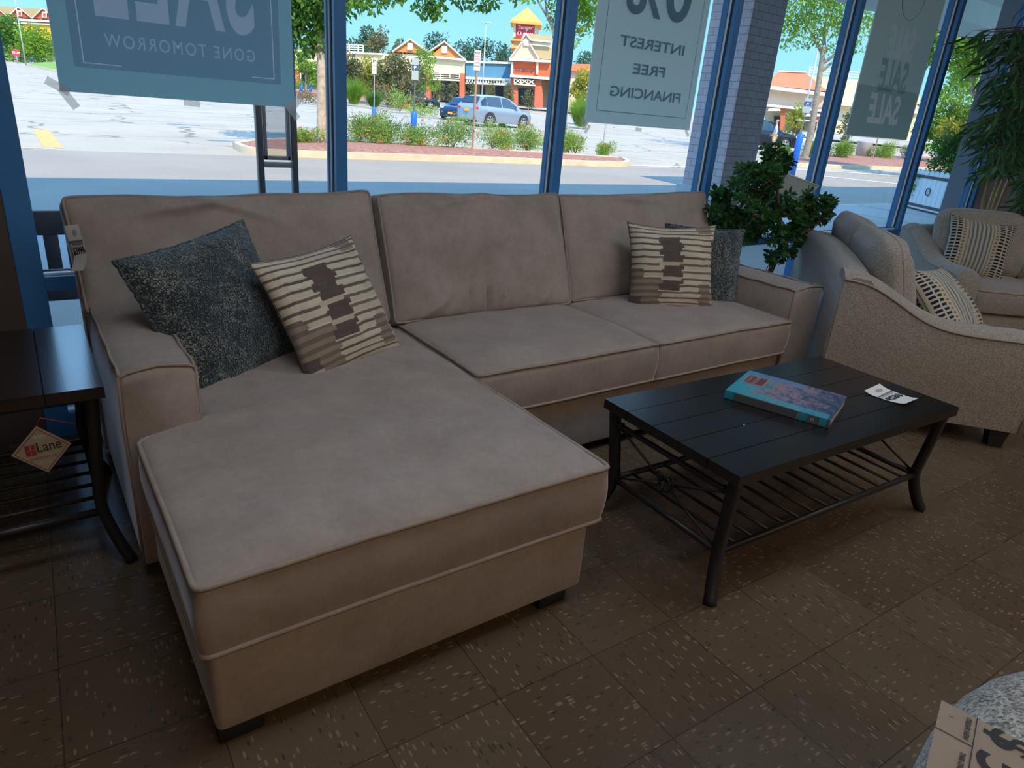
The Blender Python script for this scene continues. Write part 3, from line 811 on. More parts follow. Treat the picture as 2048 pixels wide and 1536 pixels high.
# book
bkz = .461
q = [on_z(1449, 796, bkz), on_z(1655, 857, bkz)]
ex = (q[1]-q[0]); LB = .365; ex.z = 0; ex.normalize(); ey = Vector((-ex.y, ex.x, 0))
bkc = (on_z(1449, 796, bkz)+on_z(1655, 857, bkz))/2+ey*.145; WB = .285; HB = .032
bk = thing('book', 'large hardback art book with a teal jacket lying on the coffee table', 'book', (bkc.x, bkc.y, bkz), math.atan2(ex.y, ex.x))
def cover_mat():
    t = Mt('painted jacket', .16, spec=.6); s = t.sep(t.coord('UV')); u, v = s[0], s[1]
    n = t.noise(t.comb(u*5, v*4), 1.6, 5, .7); n2 = t.noise(t.comb(u*22, v*7), 1.2, 5, .75)
    paint = t.ramp(n*.6+n2*.4-(u-.55)*.16, [(.32, (.015, .035, .09)), (.43, (.04, .09, .16)), (.50, (.20, .13, .20)), (.56, (.30, .20, .24)), (.62, (.33, .08, .06)), (.7, (.42, .34, .40))])
    teal = t.mix(n2, (.02, .22, .30), (.06, .40, .48))
    blue = t.mix(n2, (.04, .12, .28), (.16, .26, .42))
    k = ((u*3.4)-.35+(n-.5)*1.2).max(0.0).min(1.0)
    c = t.mix(k, teal, paint)
    c = t.mix(((v-.72)*4).max(0.0).min(1.0)*(u.lt(.6)), c, blue)
    c = t.mix(v.lt(.16+0)*(u.lt(.97))*.8, c, teal)
    t.color(c); t.bump(t.noise(t.comb(u*9, v*9), 1.5, 3), .25, .01); return t.m
M_COVER = cover_mat(); M_PAGES = flat('page block', (.62, .55, .38), .8, var=.15, scale=300); M_SPINE = flat('spine grey', (.10, .10, .10), .45); M_TEAL = flat('teal jacket', (.03, .22, .30), .3, var=.25, scale=40)
bm = B(); bx(bm, -LB/2+.004, LB/2-.004, -WB/2+.003, WB/2-.005, .003, HB-.003); link('pages', bm, M_PAGES, bk, smooth=False)
bm = B(); uvl = bm.loops.layers.uv.new('UVMap')
bx(bm, -LB/2, LB/2, -WB/2, WB/2, HB-.003, HB, .0008, 1)
bx(bm, -LB/2, LB/2, -WB/2, WB/2, 0, .003, .0008, 1); bx(bm, -LB/2, LB/2, -WB/2-.003, -WB/2+.0005, 0, HB, .0012, 2)
for f in bm.faces:
    for l in f.loops: l[uvl].uv = (l.vert.co.x/LB+.5, l.vert.co.y/WB+.5)
cv = link('jacket', bm, M_COVER, bk)
bm = B(); bx(bm, -LB/2+.035, LB*.205, -WB/2-.0038, -WB/2-.0028, .002, HB-.002); bx(bm, LB*.30, LB*.405, -WB/2-.0038, -WB/2-.0028, .002, HB-.002); link('spine_panel', bm, M_SPINE, cv, smooth=False)
bm = text_bm('III', .018); bm.transform(Matrix.Translation((LB*.345, -WB/2-.0042, HB/2)) @ Matrix.Rotation(PI/2, 4, 'X')); link('spine_mark', bm, M_WHITE, cv, smooth=False)
bm = B(); bx(bm, -LB*.455, -LB*.235, -WB*.03, WB*.31, HB+.0002, HB+.0006); o = link('title_panel', bm, flat('gold rule', (.35, .27, .10), .4), cv, smooth=False)
bm = B(); bx(bm, -LB*.440, -LB*.250, -WB*.01, WB*.29, HB+.0006, HB+.001); link('title_field', bm, flat('plum panel', (.16, .03, .06), .4), cv, smooth=False)
# title lettering reads along the short side
M90 = Matrix.Translation((-LB*.345, WB*.14, HB+.0014)) @ Matrix.Rotation(-PI/2, 4, 'Z')
bm = text_bm('VENETIAN', .021); join(bm, text_bm('PAINTING', .015), Matrix.Translation((0, -.024, 0))); bm.transform(M90); link('title_lettering', bm, flat('pale gold lettering', (.55, .42, .30), .4), cv, smooth=False)

# price tag on the coffee table
tg = [on_z(1727, 786, .4615), on_z(1760, 772, .4615), on_z(1836, 801, .4615), on_z(1810, 812, .4615)]
q0 = on_z(1727, 786, .462); q1 = on_z(1810, 812, .462); q2 = on_z(1836, 801, .462); q3 = on_z(1758, 772, .462)
def Pc(a, b):   # a along the short side, b along the length
    l = q3.lerp(q2, b); r = q0.lerp(q1, b); p = l.lerp(r, a); return p+Vector((0, 0, .010*(1-math.sin(b*PI))**2+.0004))
t = thing('price_tag', 'white price tag lying curled on the coffee table beside the book', 'price tag', q0)
card = link('card', tag_surface(Pc, 14), M_WHITE, t, world=True)
bm = on_tag(B(), Pc, .5, .36, .98, .06, off=.0007); on_tag(bm, Pc, .5, .42, .8, .022, off=.0007); link('printed_band', bm, M_GREYINK, card, world=True)
bm = on_tag(B(), Pc, .5, .58, .90, .22, '$629', off=.0008, bold=.05); link('price_writing', bm, M_INK, card, world=True)
bm = on_tag(B(), Pc, .45, .13, .2, .05, off=.0007); on_tag(bm, Pc, .45, .165, .42, .05, off=.0007); on_tag(bm, Pc, .45, .20, .3, .05, off=.0007); link('crest', bm, flat('tan crest print', (.45, .33, .24), .7), card, world=True)
bm = B(); p = on_z(1488, 850, .4615); poly(bm, [p+Vector((-.004, 0, 0)), p+Vector((.005, -.002, .001)), p+Vector((.002, .005, .002))]); bmesh.ops.solidify(bm, geom=bm.faces[:], thickness=.001)
solo('paper_scrap', bm, M_WHITE, 'tiny white paper scrap on the coffee table in front of the book', 'scrap')

# ------------------------------------------------------------------ loveseats (local x = towards the front, y = along the width, origin = back corner of one arm)
ARMP = [(0, .735), (.08, .728), (.16, .705), (.26, .655), (.37, .595), (.47, .560), (.58, .545), (.72, .543), (.84, .545), (.92, .535), (.95, .50), (.955, .40), (.955, .095)]
def arm_z(s_):
    for (a, b), (c, d) in zip(ARMP, ARMP[1:]):
        if a <= s_ <= c: return b+(d-b)*(s_-a)/(c-a+1e-9)
    return .5
def loveseat(name, label, loc, rotz, W=1.62):
    t = thing(name, label, 'loveseat', loc, rotz)
    aw = .155
    for side in (0, 1):
        o0 = 0 if side == 0 else W-aw; bm = B(); rows = []
        P = curve_pts([(a, b) for a, b in ARMP[:11]], 3)+[(.957, .40), (.955, .25), (.953, .095)]
        cross = [(0, 0), (.0, .0)]
        for k, (s_, z) in enumerate(P):
            top = k < len(P)-3
            prof_ = [(0, 0), (.02, .010), (.3, .035), (.6, .042), (.85, .036), (1, .018)] if True else []
            rows.append([bm.verts.new((s_+(.0 if top else h*.4), o0+aw*f_ if side == 0 else o0+aw*(1-f_), z+(h if top else 0))) for f_, h in prof_])
        for a, b in zip(rows, rows[1:]):
            for k in range(len(a)-1): bm.faces.new((a[k], a[k+1], b[k+1], b[k]))
        # side panels down to the hem
        for col in (0, -1):
            base = [bm.verts.new((r[col].co.x, r[col].co.y, .095)) for r in rows[:-1]]
            mid = [bm.verts.new((r[col].co.x, r[col].co.y+(-.012 if (col == 0) == (side == 0) else .004), .095+(r[col].co.z-.095)*.5)) for r in rows[:-1]]
            for k in range(len(rows)-2):
                bm.faces.new((rows[k][col], rows[k+1][col], mid[k+1], mid[k])); bm.faces.new((mid[k], mid[k+1], base[k+1], base[k]))
        q0 = [bm.verts.new(v.co) for v in rows[0]]; q1 = [bm.verts.new((v.co.x, v.co.y, .095)) for v in q0]
        for k in range(len(q0)-1): bm.faces.new((q0[k], q0[k+1], q1[k+1], q1[k]))
        bmesh.ops.remove_doubles(bm, verts=bm.verts[:], dist=.0005); bmesh.ops.recalc_face_normals(bm, faces=bm.faces[:])
        o = link('arm', bm, F_TWEED, t, sharp=50)
        bm = B(); yy = o0 if side == 0 else o0+aw
        tube(bm, [(a, yy, b+.002) for a, b in P], .0055, 6); link('piping', bm, M_PIPE_T, o)
    # back: curved top, higher in the middle
    bm = B(); rows = []; n = 20
    for k in range(n+1):
        f = k/n; y = W*f; top = .735+.055*math.sin(f*PI)**.6
        pr = [(.02, .095), (-.012, .4), (0, top-.03), (.015, top), (.05, top+.018), (.12, top+.01), (.15, top-.03), (.17, .5), (.17, .2)]
        rows.append([bm.verts.new((a, y, b)) for a, b in pr])
    for a, b in zip(rows, rows[1:]):
        for k in range(len(a)): bm.faces.new((a[k], a[(k+1) % len(a)], b[(k+1) % len(a)], b[k]))
    bm.faces.new(rows[0]); bm.faces.new(rows[-1][::-1]); bmesh.ops.recalc_face_normals(bm, faces=bm.faces[:])
    link('back', bm, F_TWEED, t, sharp=60)
    bm = rbox(.1, .93, aw+.002, W-aw-.002, .095, .29, .015); link('seat_base', bm, F_TWEED, t)
    cw = (W-2*aw)/2
    for k in range(2):
        y0 = aw+cw*k
        M = Matrix.Translation(((.24+.955)/2, y0+cw/2, .375)) @ Matrix.Rotation(PI/2, 4, 'Z')
        soft_part_l(t, 'seat_cushion', M, dict(sx=cw-.006, sy=.715, sz=.15, crown=.035, seed=60+k, wr=.006, nx=22, ny=22), F_TWEED, M_PIPE_T)
        a = math.radians(17)
        R = basis((0, 0, 0), (0, 1, 0), (-math.sin(a), 0, math.cos(a)), (math.cos(a), 0, math.sin(a)))
        M = Matrix.Translation((.265, y0+cw/2, .685)) @ R
        soft_part_l(t, 'back_cushion', M, dict(sx=cw+.01, sy=.47, sz=.10, crown=.085, cbot=.05, seed=70+k, wr=.016, nx=26, ny=22, p=5, bulge=.03), F_TWEED, M_PIPE_T)
    for a in (.06, .885):
        for b in (.05, W-.05):
            bm = B(); prism(bm, [(-.045, .097), (.045, .097), (.03, 0), (-.03, 0)], lambda p, q, d: (a+p, b+d, q), -.035, .035); link('foot', bm, M_BLACK, t, smooth=False)
    return t
def soft_part_l(t, name, M, args, mat, pipe):
    bm, T, Bo = cushion(**args); bm.transform(M); o = link(name, bm, mat, t, sharp=75)
    bm = B(); tube(bm, [M @ p for p in T], .005, 6, True); link('piping', bm, pipe, o); return o
A1 = math.radians(-49.7); A2 = math.radians(-127.7)
loveseat('loveseat', 'oatmeal tweed loveseat with sloping arms, its back turned to the sofa and coffee table', (3.24, 1.72, 0), A1)
loveseat('loveseat', 'oatmeal tweed loveseat at the right edge, farther back by the bamboo plant', (5.90, 2.78, 0), A2)
def lpos(C0, ang, s_, w_, z): return Vector((C0[0]+s_*math.cos(ang)-w_*math.sin(ang), C0[1]+s_*math.sin(ang)+w_*math.cos(ang), z))
def dash_pillow(label, C0, ang, s_, w_, z, dyaw, lean_, roll, seed, size=(.48, .46)):
    return place_pillow('throw_pillow', label, F_DASH, size, lpos(C0, ang, s_, w_, z), ang+PI/2+dyaw, lean_, roll, seed, t=.17, concave=.06)
dash_pillow('navy and cream striped throw pillow lying behind the near sloping arm of the nearer loveseat', (3.24, 1.72), A1, .60, .40, .60, math.radians(-34), 46, math.radians(-4), 31, size=(.54, .46))
dash_pillow('navy and cream striped throw pillow at the far end of the nearer loveseat, corners showing', (3.24, 1.72), A1, .46, 1.16, .665, math.radians(12), 24, math.radians(4), 35)
dash_pillow('navy and cream striped throw pillow upright on the farther loveseat beside its arm', (5.90, 2.78), A2, .44, .37, .665, math.radians(-8), 20, math.radians(-5), 38)

# ------------------------------------------------------------------ chair at the lower right corner with its price card
fc = thing('accent_chair', 'cream chunky weave rounded chair cut off at the lower right corner', 'chair', (1.32, -.18, 0))
bm = B(); prof = []
cxy = on_z(2150, 1720, .60)
bmesh.ops.create_uvsphere(bm, u_segments=48, v_segments=28, radius=1.0)
for v in bm.verts:
    c = v.co; k = 2.6
    r = (abs(c.x)**k+abs(c.y)**k)**(1/k); q = math.hypot(c.x, c.y)
    if r > 1e-6: c.x, c.y = c.x*q/r, c.y*q/r
    c.z = math.copysign(abs(c.z)**.6, c.z)
FCX, FCY = 1.16, -.17
bm.transform(Matrix.Translation((FCX, FCY, .36)) @ Matrix.Rotation(.2, 4, 'Z') @ Matrix.Diagonal((.42, .42, .29, 1)))
link('upholstered_body', bm, F_CHUNKY, fc, world=True, sharp=180)
for a in (-.2, .2):
    for b in (-.2, .2):
        bm = B(); lathe(bm, [(.02, 0), (.028, .12)], 12, (FCX+a, FCY+b, 0)); link('leg', bm, M_BLACK, fc, world=True)
k0 = on_z(1883, 1400, .668); k1 = on_z(1846, 1560, .652); kx = (k1-k0).normalized()
kk = on_z(2060, 1466, .664); ky = (kk-k0); ky = (ky-kx*ky.dot(kx)).normalized()    # kx reading direction, ky towards the tops of the letters
kn = kx.cross(ky); kn = kn if kn.dot(CAM-k0) > 0 else -kn
px_ = (k1-k0).length/160.0
def Kp(a, b, o_=0): return k0+kx*(a*px_)+ky*(b*px_)+kn*o_
t = thing('price_card', 'tan price card with a large black dollar sign on the cream chair', 'price card', k0)
bm = B(); poly(bm, [Kp(0, 0), Kp(330, 0), Kp(330, 210), Kp(0, 210)]); bmesh.ops.solidify(bm, geom=bm.faces[:], thickness=.0006)
card = link('card', bm, flat('tan card', (.60, .50, .40), .7), t, world=True, smooth=False)
bm = B(); poly(bm, [Kp(0, 47.5, .001), Kp(330, 47.5, .001), Kp(330, 49, .001), Kp(0, 49, .001)]); poly(bm, [Kp(58, 0, .001), Kp(59.5, 0, .001), Kp(59.5, 48, .001), Kp(58, 48, .001)])
link('ruled_lines', bm, M_INK, card, world=True, smooth=False)
Rk = basis((0, 0, 0), kx, ky)
def ktext(s, a, b, h, sx=1.0, mat=M_INK, nm='lettering', **k):
    src = text_bm(s, h*px_*1.4, align='LEFT', sx=sx, **k); src.transform(basis(Kp(a, b, .0012), kx, ky)); return link(nm, src, mat, card, world=True, smooth=False)
ktext('ORDER NEW', 8, 38, 7, .78, shear=.15, bold=.0003)
ktext('THIS ONE ONLY', 78, 38, 7, .78, shear=.15, bold=.0003)
ktext('x', 22, 17, 10, .8, mat=M_GREYINK, nm='pencil_mark')
ktext('$', -2, 92, 56, .85, bold=.0012, nm='dollar_sign')
ktext('599', 52, 84, 66, .9, bold=.0012, nm='price_writing')

# ------------------------------------------------------------------ foliage
def leaf_quads(P, N, L, Wd, fold=.25, curl=.0, mat=None, segs=1):
    """P centres, N leaf axis directions; numpy arrays; pointed leaves of two folded halves"""
    n = len(P); rnd = np.random.normal(size=(n, 3)); ax = N/np.linalg.norm(N, axis=1, keepdims=True)
    sd_ = np.cross(ax, rnd); sd_ /= np.linalg.norm(sd_, axis=1, keepdims=True)+1e-9; up = np.cross(sd_, ax)
    L = np.asarray(L).reshape(-1, 1)*np.ones((n, 1)); Wd = np.asarray(Wd).reshape(-1, 1)*np.ones((n, 1))
    b = P; tip = P+ax*L-up*L*curl; m1 = P+ax*L*.38; m2 = P+ax*L*.72-up*L*curl*.4
    l1 = m1+sd_*Wd*.5+up*Wd*fold; r1 = m1-sd_*Wd*.5+up*Wd*fold; l2 = m2+sd_*Wd*.36+up*Wd*fold*.7; r2 = m2-sd_*Wd*.36+up*Wd*fold*.7
    V = np.stack([b, l1, m1, r1, l2, m2, r2, tip], 1).reshape(-1, 3)
    F = np.array([[0, 1, 2, 2], [0, 2, 3, 3], [1, 4, 5, 2], [2, 5, 6, 3], [4, 7, 5, 5], [5, 7, 6, 6]])
    return V, F
def leaf_mesh(name, V, F, n, mat, parent=None):
    k = len(V)//n; faces = []
    base = (np.arange(n)*k)
    tri = [f for f in F if f[2] == f[3]]; quad = [f for f in F if f[2] != f[3]]
    fs = []
    for f in tri: fs.append((base[:, None]+np.array(f[:3])[None, :]).tolist())
    for f in quad: fs.append((base[:, None]+np.array(f)[None, :]).tolist())
    faces = [q for g in fs for q in g]
    me = bpy.data.meshes.new(name); 
    if parent is not None: 
        inv = np.array(wm(parent).inverted()); V = V@inv[:3, :3].T+inv[:3, 3]
    me.from_pydata(V.tolist(), [], faces); me.materials.append(mat)
    o = bpy.data.objects.new(name, me); COL.objects.link(o)
    if parent is not None: o.parent = parent
    return o
def simple_leaves(P, N, L, W_):
    n = len(P); rnd = np.random.normal(size=(n, 3)); ax = N/(np.linalg.norm(N, axis=1, keepdims=True)+1e-9)
    sd_ = np.cross(ax, rnd); sd_ /= np.linalg.norm(sd_, axis=1, keepdims=True)+1e-9
    L = np.asarray(L).reshape(-1, 1)*np.ones((n, 1)); W_ = np.asarray(W_).reshape(-1, 1)*np.ones((n, 1))
    V = np.stack([P, P+ax*L*.5+sd_*W_*.5, P+ax*L, P+ax*L*.5-sd_*W_*.5], 1).reshape(-1, 3)
    return V, np.array([[0, 1, 2, 3]])
def blob_points(blobs, n, hollow=.35):
    w_ = np.array([b[1]**2.2 for b in blobs]); w_ = w_/w_.sum(); idx = np.random.choice(len(blobs), n, p=w_)
    d = np.random.normal(size=(n, 3)); d /= np.linalg.norm(d, axis=1, keepdims=True)
    r = np.random.uniform(hollow, 1, n)**.6
    # clumping
    C = np.array([list(b[0]) for b in blobs])[idx]; R = np.array([b[1] for b in blobs])[idx]
    S = np.array([b[2] if len(b) > 2 else 1.0 for b in blobs])[idx]
    d2 = d*(r*R)[:, None]; d2[:, 2] *= S
    return C+d2, d
LF_MID = mat_leaf('mid green leaves', [(.03, .09, .015), (.09, .22, .03), (.20, .38, .06)], .4, .9)
LF_LIME = mat_leaf('lime green leaves', [(.07, .16, .02), (.22, .38, .04), (.42, .55, .08)], .45, .6)
LF_GOLD = mat_leaf('yellow green leaves', [(.18, .22, .03), (.38, .38, .05), (.60, .42, .07)], .4, .6)
LF_OLIVE = mat_leaf('olive brown leaves', [(.09, .10, .04), (.17, .17, .07), (.30, .24, .09)], .3, .5)
LF_PINE = mat_leaf('blue green leaves', [(.03, .07, .035), (.07, .14, .07), (.14, .22, .11)], .25, .2)
LF_SHRUB = mat_leaf('shrub leaves', [(.09, .18, .03), (.27, .42, .07), (.48, .56, .13)], .4, 2.5)
LF_FLOWER = flat('orange blossom', (.85, .16, .03), .6); LF_PINK = flat('pink blossom', (.80, .35, .45), .6)
M_BARK = flat('grey bark', (.30, .25, .20), .9, var=.4, scale=9, bump=.5, bscale=20)
M_BARKP = flat('pale bark', (.45, .36, .27), .9, var=.35, scale=7, bump=.4, bscale=20)
def leafy(parent, name, blobs, n, size, mat, hollow=.35, ratio=.5, cluster=1):
    P, d = blob_points(blobs, n//cluster, hollow)
    if cluster > 1:
        P = np.repeat(P, cluster, 0)+np.random.normal(size=(n//cluster*cluster, 3))*size*1.2; d = np.repeat(d, cluster, 0)
    N = d+np.random.normal(size=d.shape)*.9+np.array([0, 0, -.25])
    L = size*np.random.uniform(.6, 1.25, len(P)); V, F = simple_leaves(P, N, L, L*ratio); return leaf_mesh(name, V, F, len(P), mat, parent)
def trunk_mesh(parent, paths, mat, name='trunk'):
    bm = B()
    for pts, r0, r1 in paths:
        pts = curve_pts([tuple(p) for p in pts], 4) if len(pts) > 2 else pts
        n = len(pts); tube(bm, pts, [r0+(r1-r0)*i/(n-1) for i in range(n)], 9)
    return link(name, bm, mat, parent, world=True, sharp=80)

# ------------------------------------------------------------------ outdoors: ground
def mat_asphalt(name, a, b, crack=0.0):
    t = Mt(name, .85, spec=.25); v = t.coord('Object'); n = t.noise(v, .35, 5, .6); f = t.noise(v, 38, 3, .7)
    c = t.ramp(n*.55+f*.45, [(.35, a), (.65, b)])
    if crack:
        vv = t.coord('Object', scale=(.16, .30, .2)); w_ = t.noise(vv, 2.0, 3)
        k = t.voro(t.comb(t.sep(vv)[0]+w_*.5, t.sep(vv)[1]+w_*.5), 1.0, 'DISTANCE_TO_EDGE'); c = t.mix(k.lt(.010)*crack, c, tuple(q*.45 for q in a))
        k2 = t.noise(t.coord('Object', scale=(.05, .8, .3)), 1.0, 4, .6); c = t.mix(k2.gt(.62)*.25, c, tuple(q*.75 for q in a))
    t.color(c); t.bump(f, .25, .01); return t.m
M_ASPH = mat_asphalt('grey street asphalt', (.31, .265, .21), (.39, .335, .265))
M_LOT = mat_asphalt('worn pale parking asphalt', (.40, .34, .26), (.52, .45, .34), .8)
M_WALK = mat_asphalt('concrete pavement', (.42, .40, .37), (.52, .49, .45))
M_KERB = flat('sandy concrete kerb', (.62, .50, .34), .85, var=.15, scale=3, bump=.3)
M_MULCH = flat('red brown mulch', (.38, .17, .11), .95, var=.55, scale=9, bump=.9, bscale=14)
M_GRASS = flat('lawn grass', (.20, .33, .05), .95, var=.35, scale=6, bump=.6, bscale=20)
def grid_ground(name, x0, x1, y0, y1, nx, ny, mat, dz=0.0, skirt=.3):
    bm = B(); V = [[bm.verts.new((x0+(x1-x0)*i/nx, y0+(y1-y0)*j/ny, ground_z(x0+(x1-x0)*i/nx, y0+(y1-y0)*j/ny)+dz)) for j in range(ny+1)] for i in range(nx+1)]
    for i in range(nx):
        for j in range(ny): bm.faces.new((V[i][j], V[i+1][j], V[i+1][j+1], V[i][j+1]))
    return struct(name, bm, mat)
bm = B(); bx(bm, -14, 60, WY+.30, 8.45, -.3, -.03); bx(bm, -14, 60, WY+.112, WY+.30, -.3, -.03); struct('sidewalk', bm, M_WALK)
bm = B(); bx(bm, -14, 60, 8.45, 8.62, -.3, -.028, .01); struct('street_kerb', bm, M_KERB)
bm = B()
for k in range(40): bx(bm, -14+k*1.85, -14+k*1.85+.012, WY+.9, 8.45, -.031, -.0285)
bx(bm, -14, 60, 4.02, 4.032, -.031, -.0285); struct('pavement_joints', bm, M_GROOVE)
bm = B(); bx(bm, -14, 60, WY+.115, WY+.75, -.031, -.027); struct('paver_strip', bm, mat_brick('mauve pavers', (.30, .22, .22), (.36, .28, .27), (.2, .17, .17), .5))
grid_ground('street', -40, 130, 8.6, 17.1, 40, 4, M_ASPH)
grid_ground('parking_lot', -60, 260, 17.1, 300, 64, 56, M_LOT)
M_PAINTW = flat('white road paint', (.75, .73, .68), .8, var=.15); M_PAINTB = flat('blue road paint', (.14, .30, .55), .8, var=.3, scale=3); M_PAINTO = flat('orange road paint', (.80, .42, .12), .8, var=.15)
def paint(bm, P, wdt=.1):
    P = [on_ground(*p) for p in P]
    for a, b in zip(P, P[1:]):
        d = (b-a).normalized(); n = Vector((-d.y, d.x, 0))*wdt/2; n.z = 0
        N = max(1, int((b-a).length/3)); 
        for k in range(N):
            p, q = a.lerp(b, k/N), a.lerp(b, (k+1)/N); pts = []
            for r in (p-n, q-n, q+n, p+n): pts.append((r.x, r.y, ground_z(r.x, r.y)+.006))
            poly(bm, pts)
bm = B(); paint(bm, [(0, 296), (110, 297.5)], .22); paint(bm, [(1262, 331), (1375, 334)], .3); paint(bm, [(1590, 338), (1800, 352)], .25); paint(bm, [(1640, 352), (1800, 368)], .25)
for a, b in (((225, 199), (450, 216)), ((260, 217), (520, 233)), ((310, 242), (520, 252)), ((700, 222), (1000, 262)), ((1000, 224), (1180, 246)), ((1180, 268), (1400, 300)), ((1200, 290), (1380, 322))): paint(bm, [a, b], .1)
struct('road_markings_white', bm, M_PAINTW)
bm = B(); paint(bm, [(75, 245), (84, 262), (95, 280), (108, 296)], .35); struct('road_markings_orange', bm, M_PAINTO)
bm = B(); paint(bm, [(350, 258), (392, 273)], .18); paint(bm, [(335, 248), (400, 251)], .35); paint(bm, [(415, 281), (500, 284)], .25); paint(bm, [(1240, 291), (1258, 292)], .2); paint(bm, [(1365, 295), (1385, 297)], .3); struct('road_markings_blue', bm, M_PAINTB)

def island(name, label, pts, h=.15, kw=.16, fill=M_MULCH, mound=.05):
    """kerbed planting bed from world outline points"""
    n = len(pts); C_ = Vector((sum(p[0] for p in pts)/n, sum(p[1] for p in pts)/n, 0))
    t = thing(name, label, 'planting bed', (C_.x, C_.y, ground_z(C_.x, C_.y)))
    O = [Vector((p[0], p[1], 0)) for p in pts]; I = []
    for i, p in enumerate(O):
        d = (O[(i+1) % n]-O[i-1]).normalized(); nn = Vector((-d.y, d.x, 0))
        if nn.dot(C_-p) < 0: nn = -nn
        I.append(p+nn*kw)
    bm = B(); g = lambda p: ground_z(p.x, p.y)
    r = [[bm.verts.new((p.x, p.y, g(p)-.05)) for p in O], [bm.verts.new((p.x, p.y, g(p)+h-.02)) for p in O], [bm.verts.new((p.x*.98+q.x*.02, p.y*.98+q.y*.02, g(p)+h)) for p, q in zip(O, I)], [bm.verts.new((q.x, q.y, g(q)+h)) for q in I], [bm.verts.new((q.x, q.y, g(q)-.02)) for q in I]]
    for a, b in zip(r, r[1:]):
        for i in range(n): bm.faces.new((a[i], a[(i+1) % n], b[(i+1) % n], b[i]))
    bmesh.ops.recalc_face_normals(bm, faces=bm.faces[:]); link('kerb', bm, M_KERB, t, world=True, sharp=40)
    bm = B(); cen = bm.verts.new((C_.x, C_.y, g(C_)+h+mound)); rr = [bm.verts.new((q.x, q.y, g(q)+h-.03)) for q in I]; mid = [bm.verts.new(((q.x+C_.x)/2, (q.y+C_.y)/2, g((q+C_)/2)+h+mound)) for q in I]
    for i in range(n):
        j = (i+1) % n; bm.faces.new((rr[i], rr[j], mid[j], mid[i])); bm.faces.new((mid[i], mid[j], cen))
    bmesh.ops.recalc_face_normals(bm, faces=bm.faces[:]); link('mulch' if fill is M_MULCH else 'turf', bm, fill, t, world=True, sharp=80)
    return t
def px_outline(P, n=6):
    W_ = [on_ground(*p) for p in P]; W_ = [tuple(w_) for w_ in W_]; W_ = curve_pts(W_+[W_[0]], n)[:-1]; return [(a, b) for a, b, c in W_]
island('planting_bed', 'long kerbed planting bed with red mulch and flowering shrubs along the street, nearest the shop', px_outline([(466, 297), (500, 309), (600, 315), (800, 321), (1000, 326), (1200, 333), (1250, 334), (1256, 328), (1225, 322), (1100, 314), (900, 303), (700, 291), (560, 287)], 4), h=.16)
island('planting_bed', 'kerbed bed with red mulch and rounded bushes beyond the street at the right', px_outline([(1530, 322), (1600, 333), (1700, 338), (1850, 342), (2040, 348), (2200, 350), (2200, 330), (1900, 318), (1640, 312), (1545, 312)], 4), h=.16)
island('planting_bed', 'far kerbed median with ornamental grasses and brown shrubs left of the parked cars', px_outline([(560, 190), (640, 198), (760, 209), (870, 217), (878, 214), (850, 205), (800, 200), (640, 183), (580, 182)], 4), h=.15)
island('planting_bed', 'grassy kerbed bed beside the far silver car at the left edge', px_outline([(55, 131), (80, 137), (150, 150), (400, 175), (400, 150), (200, 130), (90, 126)], 4), h=.2, fill=M_GRASS, mound=.6)
island('planting_bed', 'sunlit turf bed far off behind the bamboo at the right', px_outline([(1840, 300), (1900, 307), (2040, 315), (2200, 325), (2200, 300), (2000, 285), (1880, 285)], 4), h=.12, fill=M_GRASS, mound=.1)

# ------------------------------------------------------------------ shrubs and trees outside
def shrub(label, base, r, h, n, mat=LF_SHRUB, leaf=.05, flowers=0, group=None, name='shrub', fmat=LF_FLOWER, nb=7, cat='shrub'):
    b = Vector(base); t = thing(name, label, cat, b, 0, group)
    bl = [((b.x+random.uniform(-.6, .6)*r, b.y+random.uniform(-.5, .5)*r, b.z+h*random.uniform(.3, .72)), r*random.uniform(.4, .62), .8*h/r if h < r else 1.0) for _ in range(nb)]
    leafy(t, 'foliage', bl, n, leaf, mat, .15, .45)
    bm = B()
    for k in range(7):
        a = random.uniform(0, 2*PI); q = b+Vector((math.cos(a)*r*.75, math.sin(a)*r*.6, h*random.uniform(.6, 1.15))); m_ = b.lerp(q, .5)+Vector((0, 0, h*.15))
        tube(bm, [b, m_, q], [.012, .008, .004], 5)
    link('stems', bm, M_BARK, t, world=True)
    if flowers:
        P, d = blob_points(bl, flowers, .95); P = np.repeat(P, 9, 0)+np.random.normal(size=(flowers*9, 3))*leaf*.55; N = np.random.normal(size=P.shape)
        V, F = simple_leaves(P, N, leaf*.9, leaf*.6); leaf_mesh('blossoms', V, F, len(P), fmat, t)
    return t
def island_base(u, v, dz=.13):
    p = on_ground(u, v); p.z += dz; return p
SH = [(612, 296, .42, .42, 8, 'small flowering shrub left of the near tree trunk'), (716, 296, .62, .80, 10, 'flowering shrub just right of the thick blue mullion'), (775, 299, .62, .80, 9, 'flowering shrub left of the blue-sleeved sign in the near bed'),
      (838, 303, .58, .75, 10, 'flowering shrub in front of the blue-sleeved sign'), (905, 304, .62, .85, 8, 'flowering shrub left of the no-parking sign pole'), (985, 307, .60, .80, 8, 'flowering shrub in front of the silver car'),
      (1052, 309, .62, .78, 9, 'flowering shrub in front of the silver car bonnet'), (1110, 311, .55, .7, 6, 'flowering shrub behind the second mullion'), (1150, 313, .50, .62, 9, 'flowering shrub right of the second mullion'), (1206, 317, .34, .45, 6, 'last small shrub at the right tip of the near bed')]
for k, (u, v, r, h, fl, lab) in enumerate(SH):
    p = island_base(u, v); p.z = on_ground(u, v).z+.1; shrub(lab, p, r*1.25, h*1.12, int(6500*r), LF_SHRUB, .062, fl, 'flowering shrubs in the near planting bed')
